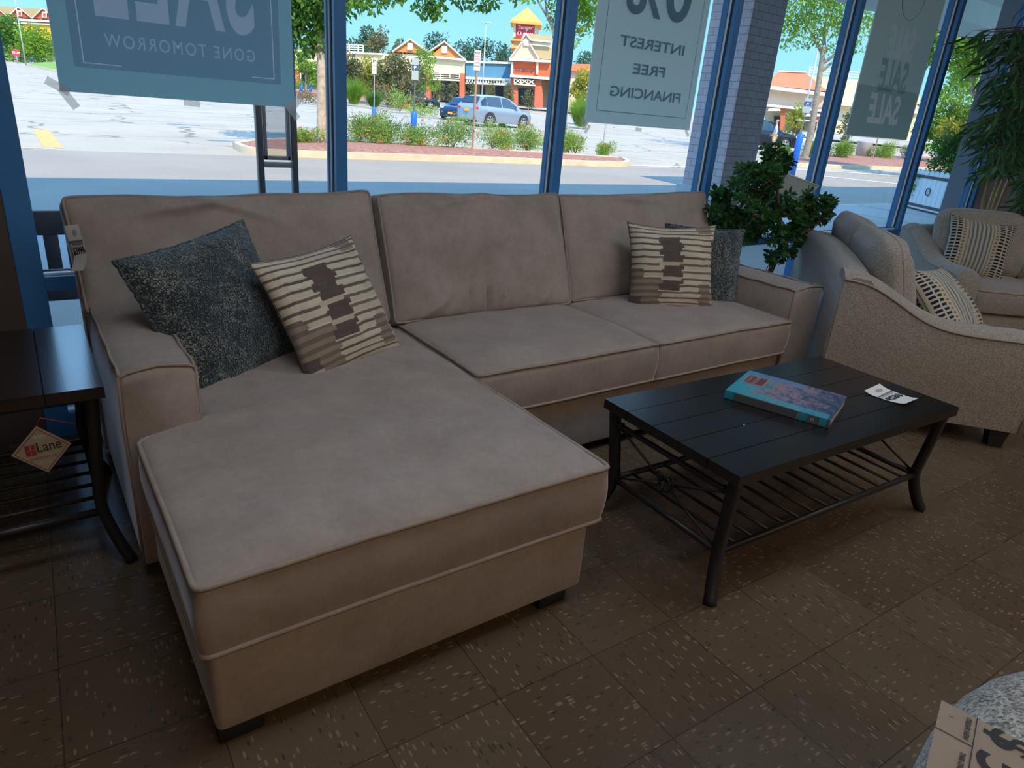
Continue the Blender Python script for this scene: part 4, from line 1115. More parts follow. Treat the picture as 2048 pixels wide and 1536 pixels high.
for u, v, r, h, lab in ((1555, 322, .45, .55, 'low bush beside the blue-sleeved sign in the right bed'), (1618, 320, .75, .85, 'rounded bush below the right tree trunk'), (1683, 322, .75, .85, 'rounded bush in front of the grey bin'), (1757, 322, .85, .9, 'rounded bush right of the grey bin'), (1812, 325, .7, .8, 'dark rounded bush left of the white planter')):
    p = on_ground(u, v); p.z += .1; shrub(lab, p, r, h*1.1, 3800, LF_LIME if u < 1800 else LF_MID, .08, 0, 'rounded bushes in the right bed')
def grassy(label, base, r, h, n, mat, name='ornamental_grass'):
    b = Vector(base); t = thing(name, label, 'grass clump', b)
    a = np.random.uniform(0, 2*PI, n); rr = np.random.uniform(0, .3, n)*r; P = np.stack([b.x+rr*np.cos(a), b.y+rr*np.sin(a), np.full(n, b.z)], 1)
    N = np.stack([np.cos(a)*np.random.uniform(.1, .9, n)*r, np.sin(a)*np.random.uniform(.1, .9, n)*r, np.full(n, h)], 1)
    V, F = leaf_quads(P, N, np.random.uniform(.6, 1.1, n)*h, .022, curl=.45); leaf_mesh('blades', V, F, n, mat, t); return t
def at_d(u, v, D, dz=0): p = far(u, v, D); return Vector((p.x, p.y, ground_z(p.x, p.y)+dz))
for u, v, D, r, h, m_, lab in ((708, 190, 58, 1.1, 2.2, LF_LIME, 'tall arching grass clump at the left of the far median'), (748, 198, 56, .9, 1.3, LF_MID, 'low green grass clump behind the red and white sign'), (1165, 215, 52, 1.4, 2.4, LF_LIME, 'bright grass clump under the yellow tree by the hanging poster')):
    grassy(lab, at_d(u, v, D, .1), r, h*.9, 700, m_)
for u, v, D, r, h, m_, lab in ((775, 200, 58, 1.3, 1.5, LF_OLIVE, 'brownish shrub with red flowers in the far median'), (800, 205, 52, 1.4, 1.4, LF_SHRUB, 'green shrub at the middle of the far median'), (845, 210, 48, 1.3, .7, LF_SHRUB, 'low spreading shrub at the right tip of the far median'), (622, 190, 55, 1.2, .8, LF_OLIVE, 'low shrub in the far median left of the tree trunk')):
    shrub(lab, at_d(u, v, D, .1), r, h, 900, m_, .13, 4, 'shrubs of the far median')
def tree(label, base, H_, blobs, n, leaf, mat, trunk_r=.12, branches=(), name='tree', bark=M_BARK, cluster=1, top=None, group=None, ratio=.5, hollow=.3):
    b = Vector(base); t = thing(name, label, 'tree', b, 0, group)
    paths = [([b-Vector((0, 0, .1)), b+Vector((.05, 0, H_*.5)), b+Vector(top if top else (.0, 0, H_))], trunk_r*1.15, trunk_r*.7)]
    paths += [(br, trunk_r*.55, trunk_r*.12) for br in branches]
    trunk_mesh(t, paths, bark); leafy(t, 'foliage', blobs, n, leaf, mat, hollow, ratio, cluster); return t
def bl_px(L, D, s=1.0):      # crown clumps given by where they show, at their own distance
    out = []
    for q in L:
        u, v, r = q[:3]; d = q[3] if len(q) > 3 else D; p = far(u, v, d); out.append((tuple(p), r*d/FPX*1.08*s))
    return out
# near tree on the front bed (trunk just left of the second mullion)
D1 = math.hypot(on_ground(643, 298).x, on_ground(643, 298).y)
b1 = on_ground(643, 298); f1 = lambda u, v, d=None: Vector(far(u, v, d or D1))
tree('leafy tree whose pale trunk stands just left of the second mullion', b1, 3.9,
     bl_px([(610, 50, 42), (640, 20, 40), (596, 90, 26), (655, 75, 26), (600, 10, 40), (560, 10, 50), (520, -40, 70), (640, -60, 80), (740, -70, 60)], D1)
     + bl_px([(700, 3, 15), (745, 12, 12), (722, 0, 16), (784, -8, 16), (868, 12, 17), (878, 32, 11), (850, -10, 30), (955, 3, 13), (975, -12, 22), (1032, -5, 12), (920, -20, 26)], D1-1.0), 9500, .17, LF_MID, .13,
     [[f1(645, 40), f1(700, -30), f1(800, -60, D1-1)], [f1(645, 60), f1(620, 20), f1(560, -20)], [f1(650, 30), f1(760, -60), f1(950, -70, D1-1)]], bark=M_BARKP, ratio=.55)
b2 = on_ground(1119, 306); D2 = math.hypot(b2.x, b2.y); f2 = lambda u, v: Vector(far(u, v, D2))
tree('tree with bare grey limbs behind the third mullion', b2, 2.9,
     bl_px([(1165, 40, 20), (1150, 75, 12), (1100, 50, 8), (1103, 25, 9), (1170, 5, 26), (1185, 60, 10), (1130, -30, 40), (1060, -12, 14), (1200, -20, 50), (1160, 20, 18)], D2), 3400, .16, LF_LIME, .11,
     [[f2(1119, 100), f2(1100, 45), f2(1075, 0), f2(1060, -40)], [f2(1119, 95), f2(1093, 20), f2(1092, -40)], [f2(1119, 110), f2(1150, 66), f2(1185, 40)], [f2(1120, 95), f2(1145, 45), f2(1170, 0)], [f2(1119, 110), f2(1105, 60), f2(1115, 10)]], top=tuple(f2(1120, 100)-b2), ratio=.5)
b3 = on_ground(1607, 322); D3 = math.hypot(b3.x, b3.y); f3 = lambda u, v: Vector(far(u, v, D3))
tree('tall lime-leaved tree with a leaning grey trunk, between brick column and mullion', b3, 3.0,
     bl_px([(1590, 20, 36), (1640, 30, 40), (1690, 20, 34), (1570, 60, 22), (1610, 65, 24), (1660, 75, 22), (1575, 85, 14), (1720, 60, 30), (1740, 10, 40), (1700, 100, 12), (1600, -40, 70), (1700, -50, 80), (1560, 40, 20), (1678, 100, 10)], D3), 8500, .19, LF_LIME, .17,
     [[f3(1645, 108), f3(1625, 70), f3(1605, 40)], [f3(1640, 130), f3(1680, 100), f3(1700, 60)], [f3(1648, 90), f3(1650, 50), f3(1660, 10)], [f3(1636, 150), f3(1665, 125), f3(1700, 112)]], top=tuple(f3(1648, 95)-b3), ratio=.42)
def far_tree(label, u, vbase, vtop, D, halfw, n, leaf, mat, group=None, rows=3, trunk_r=.12, lump=.42):
    b = at_d(u, vbase, D); top = far(u, vtop, D).z; bot = far(u, vbase, D).z; h = top-b.z; w_ = halfw*D/FPX
    bl = []
    for k in range(14):
        f = random.uniform(.28, .95); ww = w_*math.sin(min(1, (1.12-f)*1.5)*PI/2)
        bl.append(((b.x+random.uniform(-1, 1)*ww*.75, b.y+random.uniform(-1, 1)*ww*.6, b.z+h*f-w_*.12), w_*random.uniform(.8, 1.1)*lump))
    return tree(label, b, h*.6, bl, n, leaf, mat, trunk_r, [], group=group)
# trees of the far median and round the car park
far_tree('olive tree in front of the shops, right of the thick blue mullion', 705, 190, 108, 64, 32, 2600, .26, LF_OLIVE)
far_tree('golden olive tree behind the red and white parking sign', 742, 192, 112, 66, 34, 2600, .26, LF_GOLD)
far_tree('wide brown-green tree left of the tall dark sign post', 800, 198, 106, 62, 46, 4200, .26, LF_OLIVE)
far_tree('yellow-green young tree in front of the orange gables', 850, 170, 92, 80, 26, 1800, .26, LF_LIME)
far_tree('young lime tree before the yellow wall, left of the trunk', 612, 190, 98, 78, 22, 1500, .28, LF_LIME)
far_tree('yellow autumn tree between third mullion and hanging poster', 1160, 218, 138, 60, 30, 3000, .24, LF_GOLD)
for k, (u, vt, vb, hw) in enumerate(((878, 158, 198, 9), (903, 160, 198, 10), (940, 160, 200, 9), (980, 165, 203, 11), (1015, 165, 205, 12), (1057, 172, 210, 11))):
    far_tree('small clipped tree in front of the arcade', u, vb, vt, 92, hw, 500, .28, LF_OLIVE, 'small clipped trees in front of the arcade', trunk_r=.07, lump=.5)
for k, (u, vt, vb, D, hw, m_, lab) in enumerate(((700, 62, 190, 170, 34, LF_PINE, 'rounded blue-green tree behind the roof fence'), (735, 48, 190, 175, 22, LF_PINE, 'wispy tall tree behind the dark conifer'), (764, 54, 190, 150, 30, LF_OLIVE, 'dark cone-shaped tree left of the orange gables'), (795, 74, 190, 160, 18, LF_OLIVE, 'smaller cone-shaped tree behind the first gable'),
                                     (872, 68, 190, 180, 36, LF_PINE, 'spreading pine behind the two gables'), (930, 74, 190, 180, 26, LF_PINE, 'pine right of the second gable'), (965, 78, 190, 182, 24, LF_PINE, 'pine behind the blue wall'), (1000, 80, 190, 182, 26, LF_PINE, 'pine left of the tower'), (640, 70, 190, 170, 40, LF_PINE, 'pine behind the second mullion'),
                                     (1165, 105, 200, 170, 26, LF_PINE, 'blue-green tree above the red roof'))):
    far_tree(lab, u, vb, vt, D, hw, 2000, .62, m_, trunk_r=.3, lump=.5)
far_tree('big green tree at the left edge before the gabled building', 22, 112, 36, 150, 42, 3200, .5, LF_MID, trunk_r=.25)
far_tree('yellow-green tree over the far silver car', 80, 118, 62, 142, 42, 3400, .45, LF_LIME, trunk_r=.2)
far_tree('bright lime tree right of the last long mullion', 1885, 290, 120, 52, 46, 4200, .24, LF_LIME)
far_tree('golden lime tree low behind the bamboo', 1935, 300, 150, 50, 44, 3600, .24, LF_GOLD)
far_tree('small round tree before the cream building', 1586, 262, 200, 62, 19, 1100, .24, LF_GOLD)
far_tree('small tree left of the SALE SALE SALE poster', 1693, 275, 210, 62, 15, 700, .24, LF_OLIVE)
b4 = at_d(1945, 300, 34); D4 = 34; f4 = lambda u, v: Vector(far(u, v, D4))
tree('tree with bright lime canopy under the arcade soffit at the right', b4, 4.0,
     bl_px([(1870, 75, 34), (1920, 70, 36), (1970, 90, 40), (1880, 115, 20), (1940, 120, 26), (2000, 130, 50), (1855, 100, 16), (1990, 60, 40), (1850, 60, 24), (1820, 120, 14), (1800, 160, 12), (1840, 30, 40)], D4), 7500, .2, LF_LIME, .18,
     [[f4(1950, 190), f4(1930, 145), f4(1905, 120)], [f4(1945, 170), f4(1950, 140), f4(1965, 110)]], top=tuple(f4(1962, 170)-b4), ratio=.45)

# ------------------------------------------------------------------ buildings across the car park
PL = {}
def pmat(name, c): 
    if name not in PL: PL[name] = flat(name, c, .85, var=.06, scale=.6, spec=.2)
    return PL[name]
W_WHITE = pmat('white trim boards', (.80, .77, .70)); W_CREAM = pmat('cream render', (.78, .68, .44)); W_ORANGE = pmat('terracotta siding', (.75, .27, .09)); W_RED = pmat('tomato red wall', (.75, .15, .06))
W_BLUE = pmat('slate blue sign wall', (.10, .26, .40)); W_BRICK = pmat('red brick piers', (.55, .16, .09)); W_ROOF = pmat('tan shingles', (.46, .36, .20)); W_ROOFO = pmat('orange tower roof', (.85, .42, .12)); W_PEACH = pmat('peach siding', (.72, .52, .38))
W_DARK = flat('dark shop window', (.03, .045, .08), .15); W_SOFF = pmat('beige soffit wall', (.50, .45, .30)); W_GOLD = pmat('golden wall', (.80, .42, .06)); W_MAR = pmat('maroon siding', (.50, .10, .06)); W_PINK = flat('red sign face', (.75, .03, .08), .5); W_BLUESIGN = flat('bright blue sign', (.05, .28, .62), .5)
W_REDROOF = pmat('coral metal roof', (.80, .22, .10))
class Facade:
    """a vertical frontage plane through a real distance; outlines on it are given where they show"""
    def __init__(s, u, v, D, az):
        s.o = far(u, v, D); s.e1 = Vector((math.cos(az), -math.sin(az), 0)); s.e2 = Vector((math.sin(az), math.cos(az), 0))
    def P(s, u, v, d=0.0):
        r = ray(u, v); o = s.o+s.e2*d; t = (o-CAM).dot(s.e2)/r.dot(s.e2); return CAM+r*t
    def ex(s, bm, pts, d0, d1, mi=0):     # solid with its front outline on depth d0, going back to d1
        A = [s.P(u, v, d0) for u, v in pts]; Bk = [p+s.e2*(d1-d0) for p in A]; va = [bm.verts.new(p) for p in A]; vb = [bm.verts.new(p) for p in Bk]; n = len(A)
        fs = [bm.faces.new(va), bm.faces.new(vb[::-1])]+[bm.faces.new((va[i], vb[i], vb[(i+1) % n], va[(i+1) % n])) for i in range(n)]
        bmesh.ops.recalc_face_normals(bm, faces=fs); return bm
    def part(s, t, name, mat, polys, d0, d1):
        bm = B()
        for p in polys: s.ex(bm, p, d0, d1)
        return link(name, bm, mat, t, world=True, smooth=False)
    def bar(s, bm, p, q, w_, d0, d1):
        (u0, v0), (u1, v1) = p, q; L_ = math.hypot(u1-u0, v1-v0); nx_, ny_ = -(v1-v0)/L_*w_/2, (u1-u0)/L_*w_/2
        s.ex(bm, [(u0-nx_, v0-ny_), (u1-nx_, v1-ny_), (u1+nx_, v1+ny_), (u0+nx_, v0+ny_)], d0, d1)
    def text(s, t, nm, txt, u0, v0, u1, v1, d, mat, hpx, bold=.02):
        a, b = s.P(u0, v0, d), s.P(u1, v1, d); bm = text_bm(txt, 1.0, bold=bold, extrude=.04); xs = [v.co.x for v in bm.verts]; ys = [v.co.y for v in bm.verts]
        X0, X1, Y0, Y1 = min(xs), max(xs), min(ys), max(ys); up = Vector((0, 0, 1)); hh = hpx*(s.P((u0+u1)/2, v0, d)-s.P((u0+u1)/2, v0+1, d)).length
        for v in bm.verts: v.co = a.lerp(b, (v.co.x-X0)/(X1-X0))+up*(((v.co.y-Y0)/(Y1-Y0)-.5)*hh)-s.e2*(v.co.z*.1)
        return link(nm, bm, mat, t, world=True, smooth=False)
FB = Facade(950, 205, 100, math.radians(36))
bb = FB.P(950, 205)
def R4(u0, u1, v0, v1, sl=0.0): return [(u0, v0), (u1, v0+(u1-u0)*sl), (u1, v1+(u1-u0)*sl), (u0, v1)]
t = thing('shop_building', 'cream shop block with two orange gables, brick piers and white balcony rails', 'building', FB.P(892, 203))
FB.part(t, 'wall', W_CREAM, [[(784, 106), (856, 110), (929, 117), (929, 149), (858, 144), (784, 138)]], 0, 9)
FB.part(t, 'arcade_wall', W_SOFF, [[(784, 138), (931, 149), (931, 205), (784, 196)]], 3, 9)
for P_ in ([(787, 104), (820.3, 80), (853, 106)], [(861, 112), (888.7, 87), (922, 115)]): FB.part(t, 'gable', W_ORANGE, [P_], -.3, .4)
for k, (P_) in enumerate((((784, 103), (820.3, 78), (857, 105), 15), ((856, 104), (888.7, 82.5), (929, 118), 15))):
    a, b, c, dd = P_; bm = B(); A0 = [FB.P(*q, -.5) for q in (a, b, c)]; A1_ = [p+FB.e2*dd for p in A0]
    th = Vector((0, 0, -.25))
    for i in (0, 1):
        q = [A0[i], A0[i+1], A1_[i+1], A1_[i]]; va = [bm.verts.new(p) for p in q]; vb = [bm.verts.new(p+th) for p in q]; bm.faces.new(va); bm.faces.new(vb[::-1])
        for j in range(4): bm.faces.new((va[j], vb[j], vb[(j+1) % 4], va[(j+1) % 4]))
    bmesh.ops.recalc_face_normals(bm, faces=bm.faces[:]); link('roof', bm, W_ROOF, t, world=True, smooth=False)
    bm = B(); FB.bar(bm, a, b, 2.6, -.7, -.45); FB.bar(bm, b, c, 2.6, -.7, -.45); link('gable_trim', bm, W_WHITE, t, world=True, smooth=False)
bm = B(); FB.bar(bm, (856, 113), (930, 119.5), 4, -.6, .2); link('eave_board', bm, W_WHITE, t, world=True, smooth=False)
for uu, vv in ((820, 93), (889, 99)): FB.part(t, 'gable_vent', W_WHITE, [R4(uu-5.5, uu+5.5, vv-7, vv+7)], -.5, -.2)
for u0, u1, v0 in ((833, 850, 144), (861, 919, 146)):
    bm = B()
    for dv in (0, 4, 8): FB.bar(bm, (u0, v0+dv), (u1, v0+dv+(u1-u0)*.05), 1.4, -.3, -.1)
    n_ = 3 if u1-u0 > 30 else 2
    for k in range(n_+1): q = u0+(u1-u0)*k/n_; FB.bar(bm, (q, v0-1), (q, v0+11), 1.5, -.35, -.05)
    FB.bar(bm, (u0, v0+12), (u1, v0+12+(u1-u0)*.05), 3, -.4, .3); link('balcony_rail', bm, W_WHITE, t, world=True, smooth=False)
for u0 in (851, 919): FB.part(t, 'brick_pier', W_BRICK, [[(u0, 146), (u0+10, 147), (u0+10, 204), (u0, 203)]], -.2, .9)
for u0, u1 in ((836, 849), (863, 872), (883, 917)): FB.part(t, 'shop_window', W_DARK, [[(u0, 163), (u1, 164), (u1, 202), (u0, 200)]], 2.7, 2.95)
t = thing('shop_building', 'long low cream wing with a white roof fence behind the median trees', 'building', FB.P(690, 195))
FB.part(t, 'wall', W_CREAM, [[(560, 100), (784, 108), (784, 140), (560, 132)]], 2, 12)
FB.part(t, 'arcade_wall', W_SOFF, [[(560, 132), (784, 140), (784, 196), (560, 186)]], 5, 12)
bm = B(); FB.bar(bm, (560, 100), (765, 108), 3, 1.6, 2.2); FB.bar(bm, (560, 134), (784, 142), 4, 1.6, 2.2); link('cornice', bm, W_WHITE, t, world=True, smooth=False)
bm = B()
for q in (672, 686, 698, 716, 726): FB.bar(bm, (q, 88+(q-690)*.06), (q, 106+(q-690)*.05), 1.8, 3, 3.3)
for dv in (0, 4.5, 9, 13.5): FB.bar(bm, (660, 88+dv), (727, 90.5+dv), 1.6, 3, 3.2)
link('roof_fence', bm, W_WHITE, t, world=True, smooth=False)
for u0 in (587, 700, 716): FB.part(t, 'brick_pier', W_BRICK, [[(u0, 134), (u0+11, 134.5), (u0+11, 168+24*(u0 > 650)), (u0, 168+24*(u0 > 650))]], 1.8, 3)
for u0, u1 in ((602, 609), (615, 646), (725, 760)): FB.part(t, 'shop_window', W_DARK, [[(u0, 143), (u1, 145), (u1, 172+18*(u0 > 650)), (u0, 171+18*(u0 > 650))]], 4.7, 4.95)
t = thing('shop_building', 'shop block with a slate blue sign wall over a white dentil cornice', 'building', FB.P(975, 207))
FB.part(t, 'sign_wall', W_BLUE, [[(931, 126), (1023, 128), (1023, 157), (931, 153)]], .6, 9)
bm = B(); FB.bar(bm, (931, 123.5), (1023, 126), 4, .3, 1); FB.bar(bm, (931, 155.5), (1023, 159.5), 4.5, .1, 1); FB.bar(bm, (931, 165.5), (1023, 169.5), 3.5, .2, .9)
for k in range(17): q = 934+k*5.4; FB.bar(bm, (q, 157+k*.24), (q, 166+k*.24), 2.4, .25, .8)
link('dentil_cornice', bm, W_WHITE, t, world=True, smooth=False)
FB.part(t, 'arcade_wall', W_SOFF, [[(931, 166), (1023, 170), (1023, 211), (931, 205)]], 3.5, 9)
for u0, u1 in ((960, 970), (990, 1006), (933, 942)): FB.part(t, 'shop_window', W_DARK, [[(u0, 172), (u1, 173), (u1, 208), (u0, 206)]], 3.2, 3.4)
t = thing('shop_building', 'tomato red shop with a peach gable, crossed white rails and a small cupola', 'building', FB.P(1050, 212))
FB.part(t, 'wall', W_RED, [[(1023, 123), (1100, 127), (1100, 156), (1023, 151)]], -1, 9)
FB.part(t, 'gable', W_PEACH, [[(1020, 116), (1044, 84), (1046, 77), (1052, 70), (1059, 80), (1060, 88), (1078, 118)]], -1.3, -.6)
bm = B()
for p, q in (((1019, 117), (1043.5, 84)), ((1043.5, 78), (1052, 67)), ((1052, 67), (1062, 80)), ((1060, 88), (1078, 118))): FB.bar(bm, p, q, 2.6, -1.7, -1.2)
FB.bar(bm, (1018, 118.5), (1102, 122.5), 5, -1.8, 0); FB.bar(bm, (1062, 80), (1104, 84), 3, -1.6, -1); link('gable_trim', bm, W_WHITE, t, world=True, smooth=False)
FB.part(t, 'main_roof', W_ROOF, [[(1062, 91), (1104, 95), (1104, 119), (1079, 117)]], -.8, 6)
FB.part(t, 'cupola_wall', W_WHITE, [[(1050, 84), (1104, 86), (1104, 96), (1050, 92)]], -.5, 5)
FB.part(t, 'cupola_roof', W_ROOF, [[(1053, 66.5), (1104, 72), (1104, 83), (1062, 79)]], -.9, 5)
FB.part(t, 'gable_window', W_WHITE, [[(1047, 83), (1052, 76), (1057, 83), (1057, 92), (1047, 91)]], -1.5, -1.25)
bm = B()
for q in (1024.5, 1075): FB.bar(bm, (q, 124), (q-1, 149), 4.5, -1.4, -.9)
FB.bar(bm, (1020, 151.5), (1100, 157), 5, -1.7, -.5)
for k in range(3):
    u0 = 1029+k*13.5; v0 = 157+k*.8; FB.bar(bm, (u0, v0), (u0+12.5, v0+9.5), 1.6, -1.5, -1.3); FB.bar(bm, (u0, v0+9.5), (u0+12.5, v0+1), 1.6, -1.5, -1.3); FB.bar(bm, (u0-.5, v0), (u0-.5, v0+10), 1.6, -1.5, -1.3)
FB.bar(bm, (1028, 167.5), (1071, 171), 2.6, -1.6, -1.2); link('crossed_rails', bm, W_WHITE, t, world=True, smooth=False)
FB.part(t, 'brick_pier', W_BRICK, [[(1022, 157), (1029, 158), (1036, 184), (1036, 212), (1022, 211)]], -1, 0)
FB.part(t, 'brick_pier', W_BRICK, [[(1070, 160), (1082, 161), (1086, 190), (1086, 216), (1068, 214), (1070, 178)]], -1, 0)
FB.part(t, 'arcade_wall', W_SOFF, [[(1029, 158), (1100, 162), (1100, 216), (1029, 211)]], 2, 9)
FB.part(t, 'shop_window', W_DARK, [[(1037, 176), (1066, 178), (1066, 212), (1037, 209)]], 1.7, 1.9)
FB.text(t, 'shop_name', 'LOCAL WINE & CRAFT', 1029, 139, 1069, 141.5, -1.2, flat('grey letters', (.05, .045, .06), .6), 6.2, .06)
t = thing('sign_tower', 'square tower with an orange pyramid roof and a red and white Outlets sign', 'tower', FB.P(1055, 205, 24))
FB.part(t, 'shaft', W_PEACH, [[(1027, 46), (1077, 49), (1077, 205), (1027, 205)]], 25, 30)
FB.part(t, 'corner_post', W_CREAM, [[(1026.5, 46), (1032, 46), (1031, 74), (1026, 73)]], 24.4, 25.2); FB.part(t, 'corner_post', W_CREAM, [[(1069.5, 48), (1076, 48), (1075, 80), (1068.5, 78)]], 24.4, 25.2)
sg = FB.part(t, 'sign_panel', W_PINK, [[(1033, 48), (1070, 50), (1069, 76), (1031.5, 73.5)]], 24.5, 24.9)
FB.text(t, 'sign_name', 'Tanger', 1034.5, 55, 1067, 56.5, 24.3, W_WHITE, 11, .03); FB.text(t, 'sign_word', 'Outlets', 1035, 66, 1066, 68, 24.3, W_WHITE, 9, .0)
bm = B(); a = FB.P(1021, 40, 23.3); b = FB.P(1084, 44.5, 23.3); c_, d_ = b+FB.e2*7.5, a+FB.e2*7.5; b.z = a.z; c_.z = d_.z = a.z; apx = (a+b+c_+d_)/4; apx.z = FB.P(1060, 14.5, 26.5).z
va = [bm.verts.new(p) for p in (a, b, c_, d_)]; vb = [bm.verts.new(p-Vector((0, 0, .35))) for p in (a, b, c_, d_)]; ap = bm.verts.new(apx)
for i in range(4): bm.faces.new((va[i], va[(i+1) % 4], ap)); bm.faces.new((va[i], vb[i], vb[(i+1) % 4], va[(i+1) % 4]))
bm.faces.new(vb); bmesh.ops.recalc_face_normals(bm, faces=bm.faces[:]); link('pyramid_roof', bm, W_ROOFO, t, world=True, smooth=False)
FB.part(t, 'ledge', W_ROOFO, [[(1020, 77), (1080, 80), (1078, 84), (1022, 81)]], 24, 30.5); FB.part(t, 'ledge', W_ROOFO, [[(1019, 90), (1080, 93), (1078, 98), (1021, 96)]], 24, 30.5)
t = thing('shop_building', 'low building with a coral red roof right of the third mullion', 'building', FB.P(1150, 215))
FB.part(t, 'wall', W_PEACH, [[(1100, 138), (1200, 142), (1200, 222), (1100, 216)]], 0, 9); FB.part(t, 'roof_edge', W_REDROOF, [[(1098, 126), (1202, 129), (1202, 143), (1098, 140)]], -.8, 9)
FB.part(t, 'shop_window', W_DARK, [[(1104, 180), (1135, 182), (1135, 214), (1104, 212)]], -.3, -.05)

FR_ = Facade(1600, 262, 72, math.radians(54))
t = thing('shop_building', 'cream building with a coral hipped roof, white cornice and awnings at the right', 'building', FR_.P(1600, 264))
FR_.part(t, 'wall', W_PEACH, [[(1530, 172), (1652, 190), (1652, 222), (1530, 208)]], 0, 8)
bm = B(); q = [FR_.P(1530, 170, -.8), FR_.P(1656, 183, -.8), FR_.P(1613, 147, 4), FR_.P(1556, 144, 4)]; bk_ = [p+FR_.e2*9 for p in q[:2]]
va = [bm.verts.new(p) for p in q]; v2 = [bm.verts.new(p) for p in bk_]
bm.faces.new(va); bm.faces.new((va[1], v2[1], va[2])); bm.faces.new((va[0], va[3], v2[0])); bm.faces.new((va[2], v2[1], v2[0], va[3])); bmesh.ops.recalc_face_normals(bm, faces=bm.faces[:]); link('hipped_roof', bm, W_REDROOF, t, world=True, smooth=False)
bm = B(); FR_.bar(bm, (1528, 173), (1655, 189), 7, -1, .3); FR_.bar(bm, (1556, 142), (1613, 144), 3, 3.8, 4.4); FR_.bar(bm, (1530, 210), (1652, 222), 5, -.6, .3); link('cornice', bm, W_WHITE, t, world=True, smooth=False)
FR_.part(t, 'arcade_wall', W_SOFF, [[(1530, 210), (1652, 222), (1652, 266), (1530, 258)]], 2, 8)
for u0 in (1562, 1638): FR_.part(t, 'brick_pier', W_BRICK, [[(u0, 214), (u0+9, 215), (u0+7, 262), (u0-2, 261)]], -.2, .6)
for u0 in (1548, 1598, 1622): FR_.part(t, 'shop_window', W_DARK, [[(u0, 232), (u0+11, 233), (u0+10, 260), (u0-1, 259)]], 1.7, 1.95)
for (u0, u1, v0) in ((1535, 1562, 214), (1610, 1642, 225)):
    bm = B(); a, b, c_ = FR_.P(u0+4, v0, 0), FR_.P(u1-4, v0, 0), None; d_, e2_ = FR_.P(u0, v0+8, -1.4), FR_.P(u1, v0+8, -1.4); poly(bm, [a, b, e2_, d_]); bmesh.ops.solidify(bm, geom=bm.faces[:], thickness=.08); link('awning', bm, W_WHITE, t, world=True, smooth=False)
t = thing('shop_building', 'tall plain cream wall with a white roof fence behind the leaning trunk', 'building', FR_.P(1700, 270, 12))
FR_.part(t, 'wall', W_CREAM, [[(1615, 150), (1840, 172), (1840, 285), (1615, 262)]], 11, 20)
bm = B()
for dv in (0, 5, 10): FR_.bar(bm, (1618, 134+dv), (1840, 158+dv), 1.8, 11.4, 11.7)
for k in range(9): q = 1620+k*26; FR_.bar(bm, (q, 133+k*2.8), (q-2, 150+k*2.8), 1.8, 11.3, 11.8)
link('roof_fence', bm, W_WHITE, t, world=True, smooth=False)
bm = B(); FR_.bar(bm, (1672, 208), (1840, 226), 3, 10, 11.2); FR_.bar(bm, (1672, 196), (1840, 213), 1.5, 10, 10.3)
for k in range(22): q = 1674+k*7; FR_.bar(bm, (q, 196+k*.75), (q, 208+k*.75), 1.2, 10, 10.2)
link('balcony_rail', bm, W_WHITE, t, world=True, smooth=False)

FL = Facade(40, 118, 188, math.radians(6))
t = thing('shop_building', 'golden shop building with maroon gables and brown roofs at the far left', 'building', FL.P(40, 118))
FL.part(t, 'wall', W_GOLD, [[(-60, 38), (130, 46), (130, 80), (-60, 72)]], 0, 12)
FL.part(t, 'arcade_wall', W_SOFF, [[(-60, 72), (130, 80), (130, 126), (-60, 112)]], 4, 12)
for P_ in ([(-36, 30), (-13, 11), (15.5, 33)], [(15.5, 33), (35.5, 14), (64, 36)], [(64, 36), (85, 16.5), (113, 40)]):
    a, b, c = P_; FL.part(t, 'gable', W_MAR, [P_], -.3, .3)
    bm = B(); A0 = [FL.P(*q, -.2) for q in P_]; A1_ = [p+FL.e2*14 for p in A0]
    for i in (0, 1): poly(bm, [A0[i], A0[i+1], A1_[i+1], A1_[i]])
    bmesh.ops.solidify(bm, geom=bm.faces[:], thickness=.3); link('roof', bm, W_ROOF, t, world=True, smooth=False)
    bm = B(); FL.bar(bm, a, b, 1.6, -.8, -.35); FL.bar(bm, b, c, 1.6, -.8, -.35); link('gable_trim', bm, W_WHITE, t, world=True, smooth=False)
    FL.part(t, 'gable_window', W_WHITE, [R4(b[0]-1.2, b[0]+8.5, b[1]+6.5, b[1]+18, .08)], -.7, -.35); FL.part(t, 'gable_cross', W_MAR, [R4(b[0]+1.2, b[0]+6, b[1]+9.5, b[1]+15.5, .08)], -.9, -.72)
FL.part(t, 'ridge_roof', W_ROOF, [[(-60, 8), (130, 21), (130, 42), (-60, 34)]], 14, 18)
bm = B(); FL.bar(bm, (-60, 34), (130, 44), 4, -.8, .4); FL.bar(bm, (-60, 40), (130, 50), 3, -.5, .4); link('cornice', bm, W_WHITE, t, world=True, smooth=False)
for u0 in (16, -30, 45): FL.part(t, 'arcade_post', W_CREAM, [[(u0, 78), (u0+5, 78), (u0+8, 119), (u0+3, 119)]], -.5, .5)
for u0, u1 in ((2, 14), (24, 40), (52, 70)): FL.part(t, 'shop_window', W_DARK, [[(u0, 88), (u1, 89), (u1+2, 118), (u0+2, 117)]], 3.6, 3.9)
FL.text(t, 'shop_name', 'uff', 64, 61, 76.5, 60, -.3, W_WHITE, 8, .03)

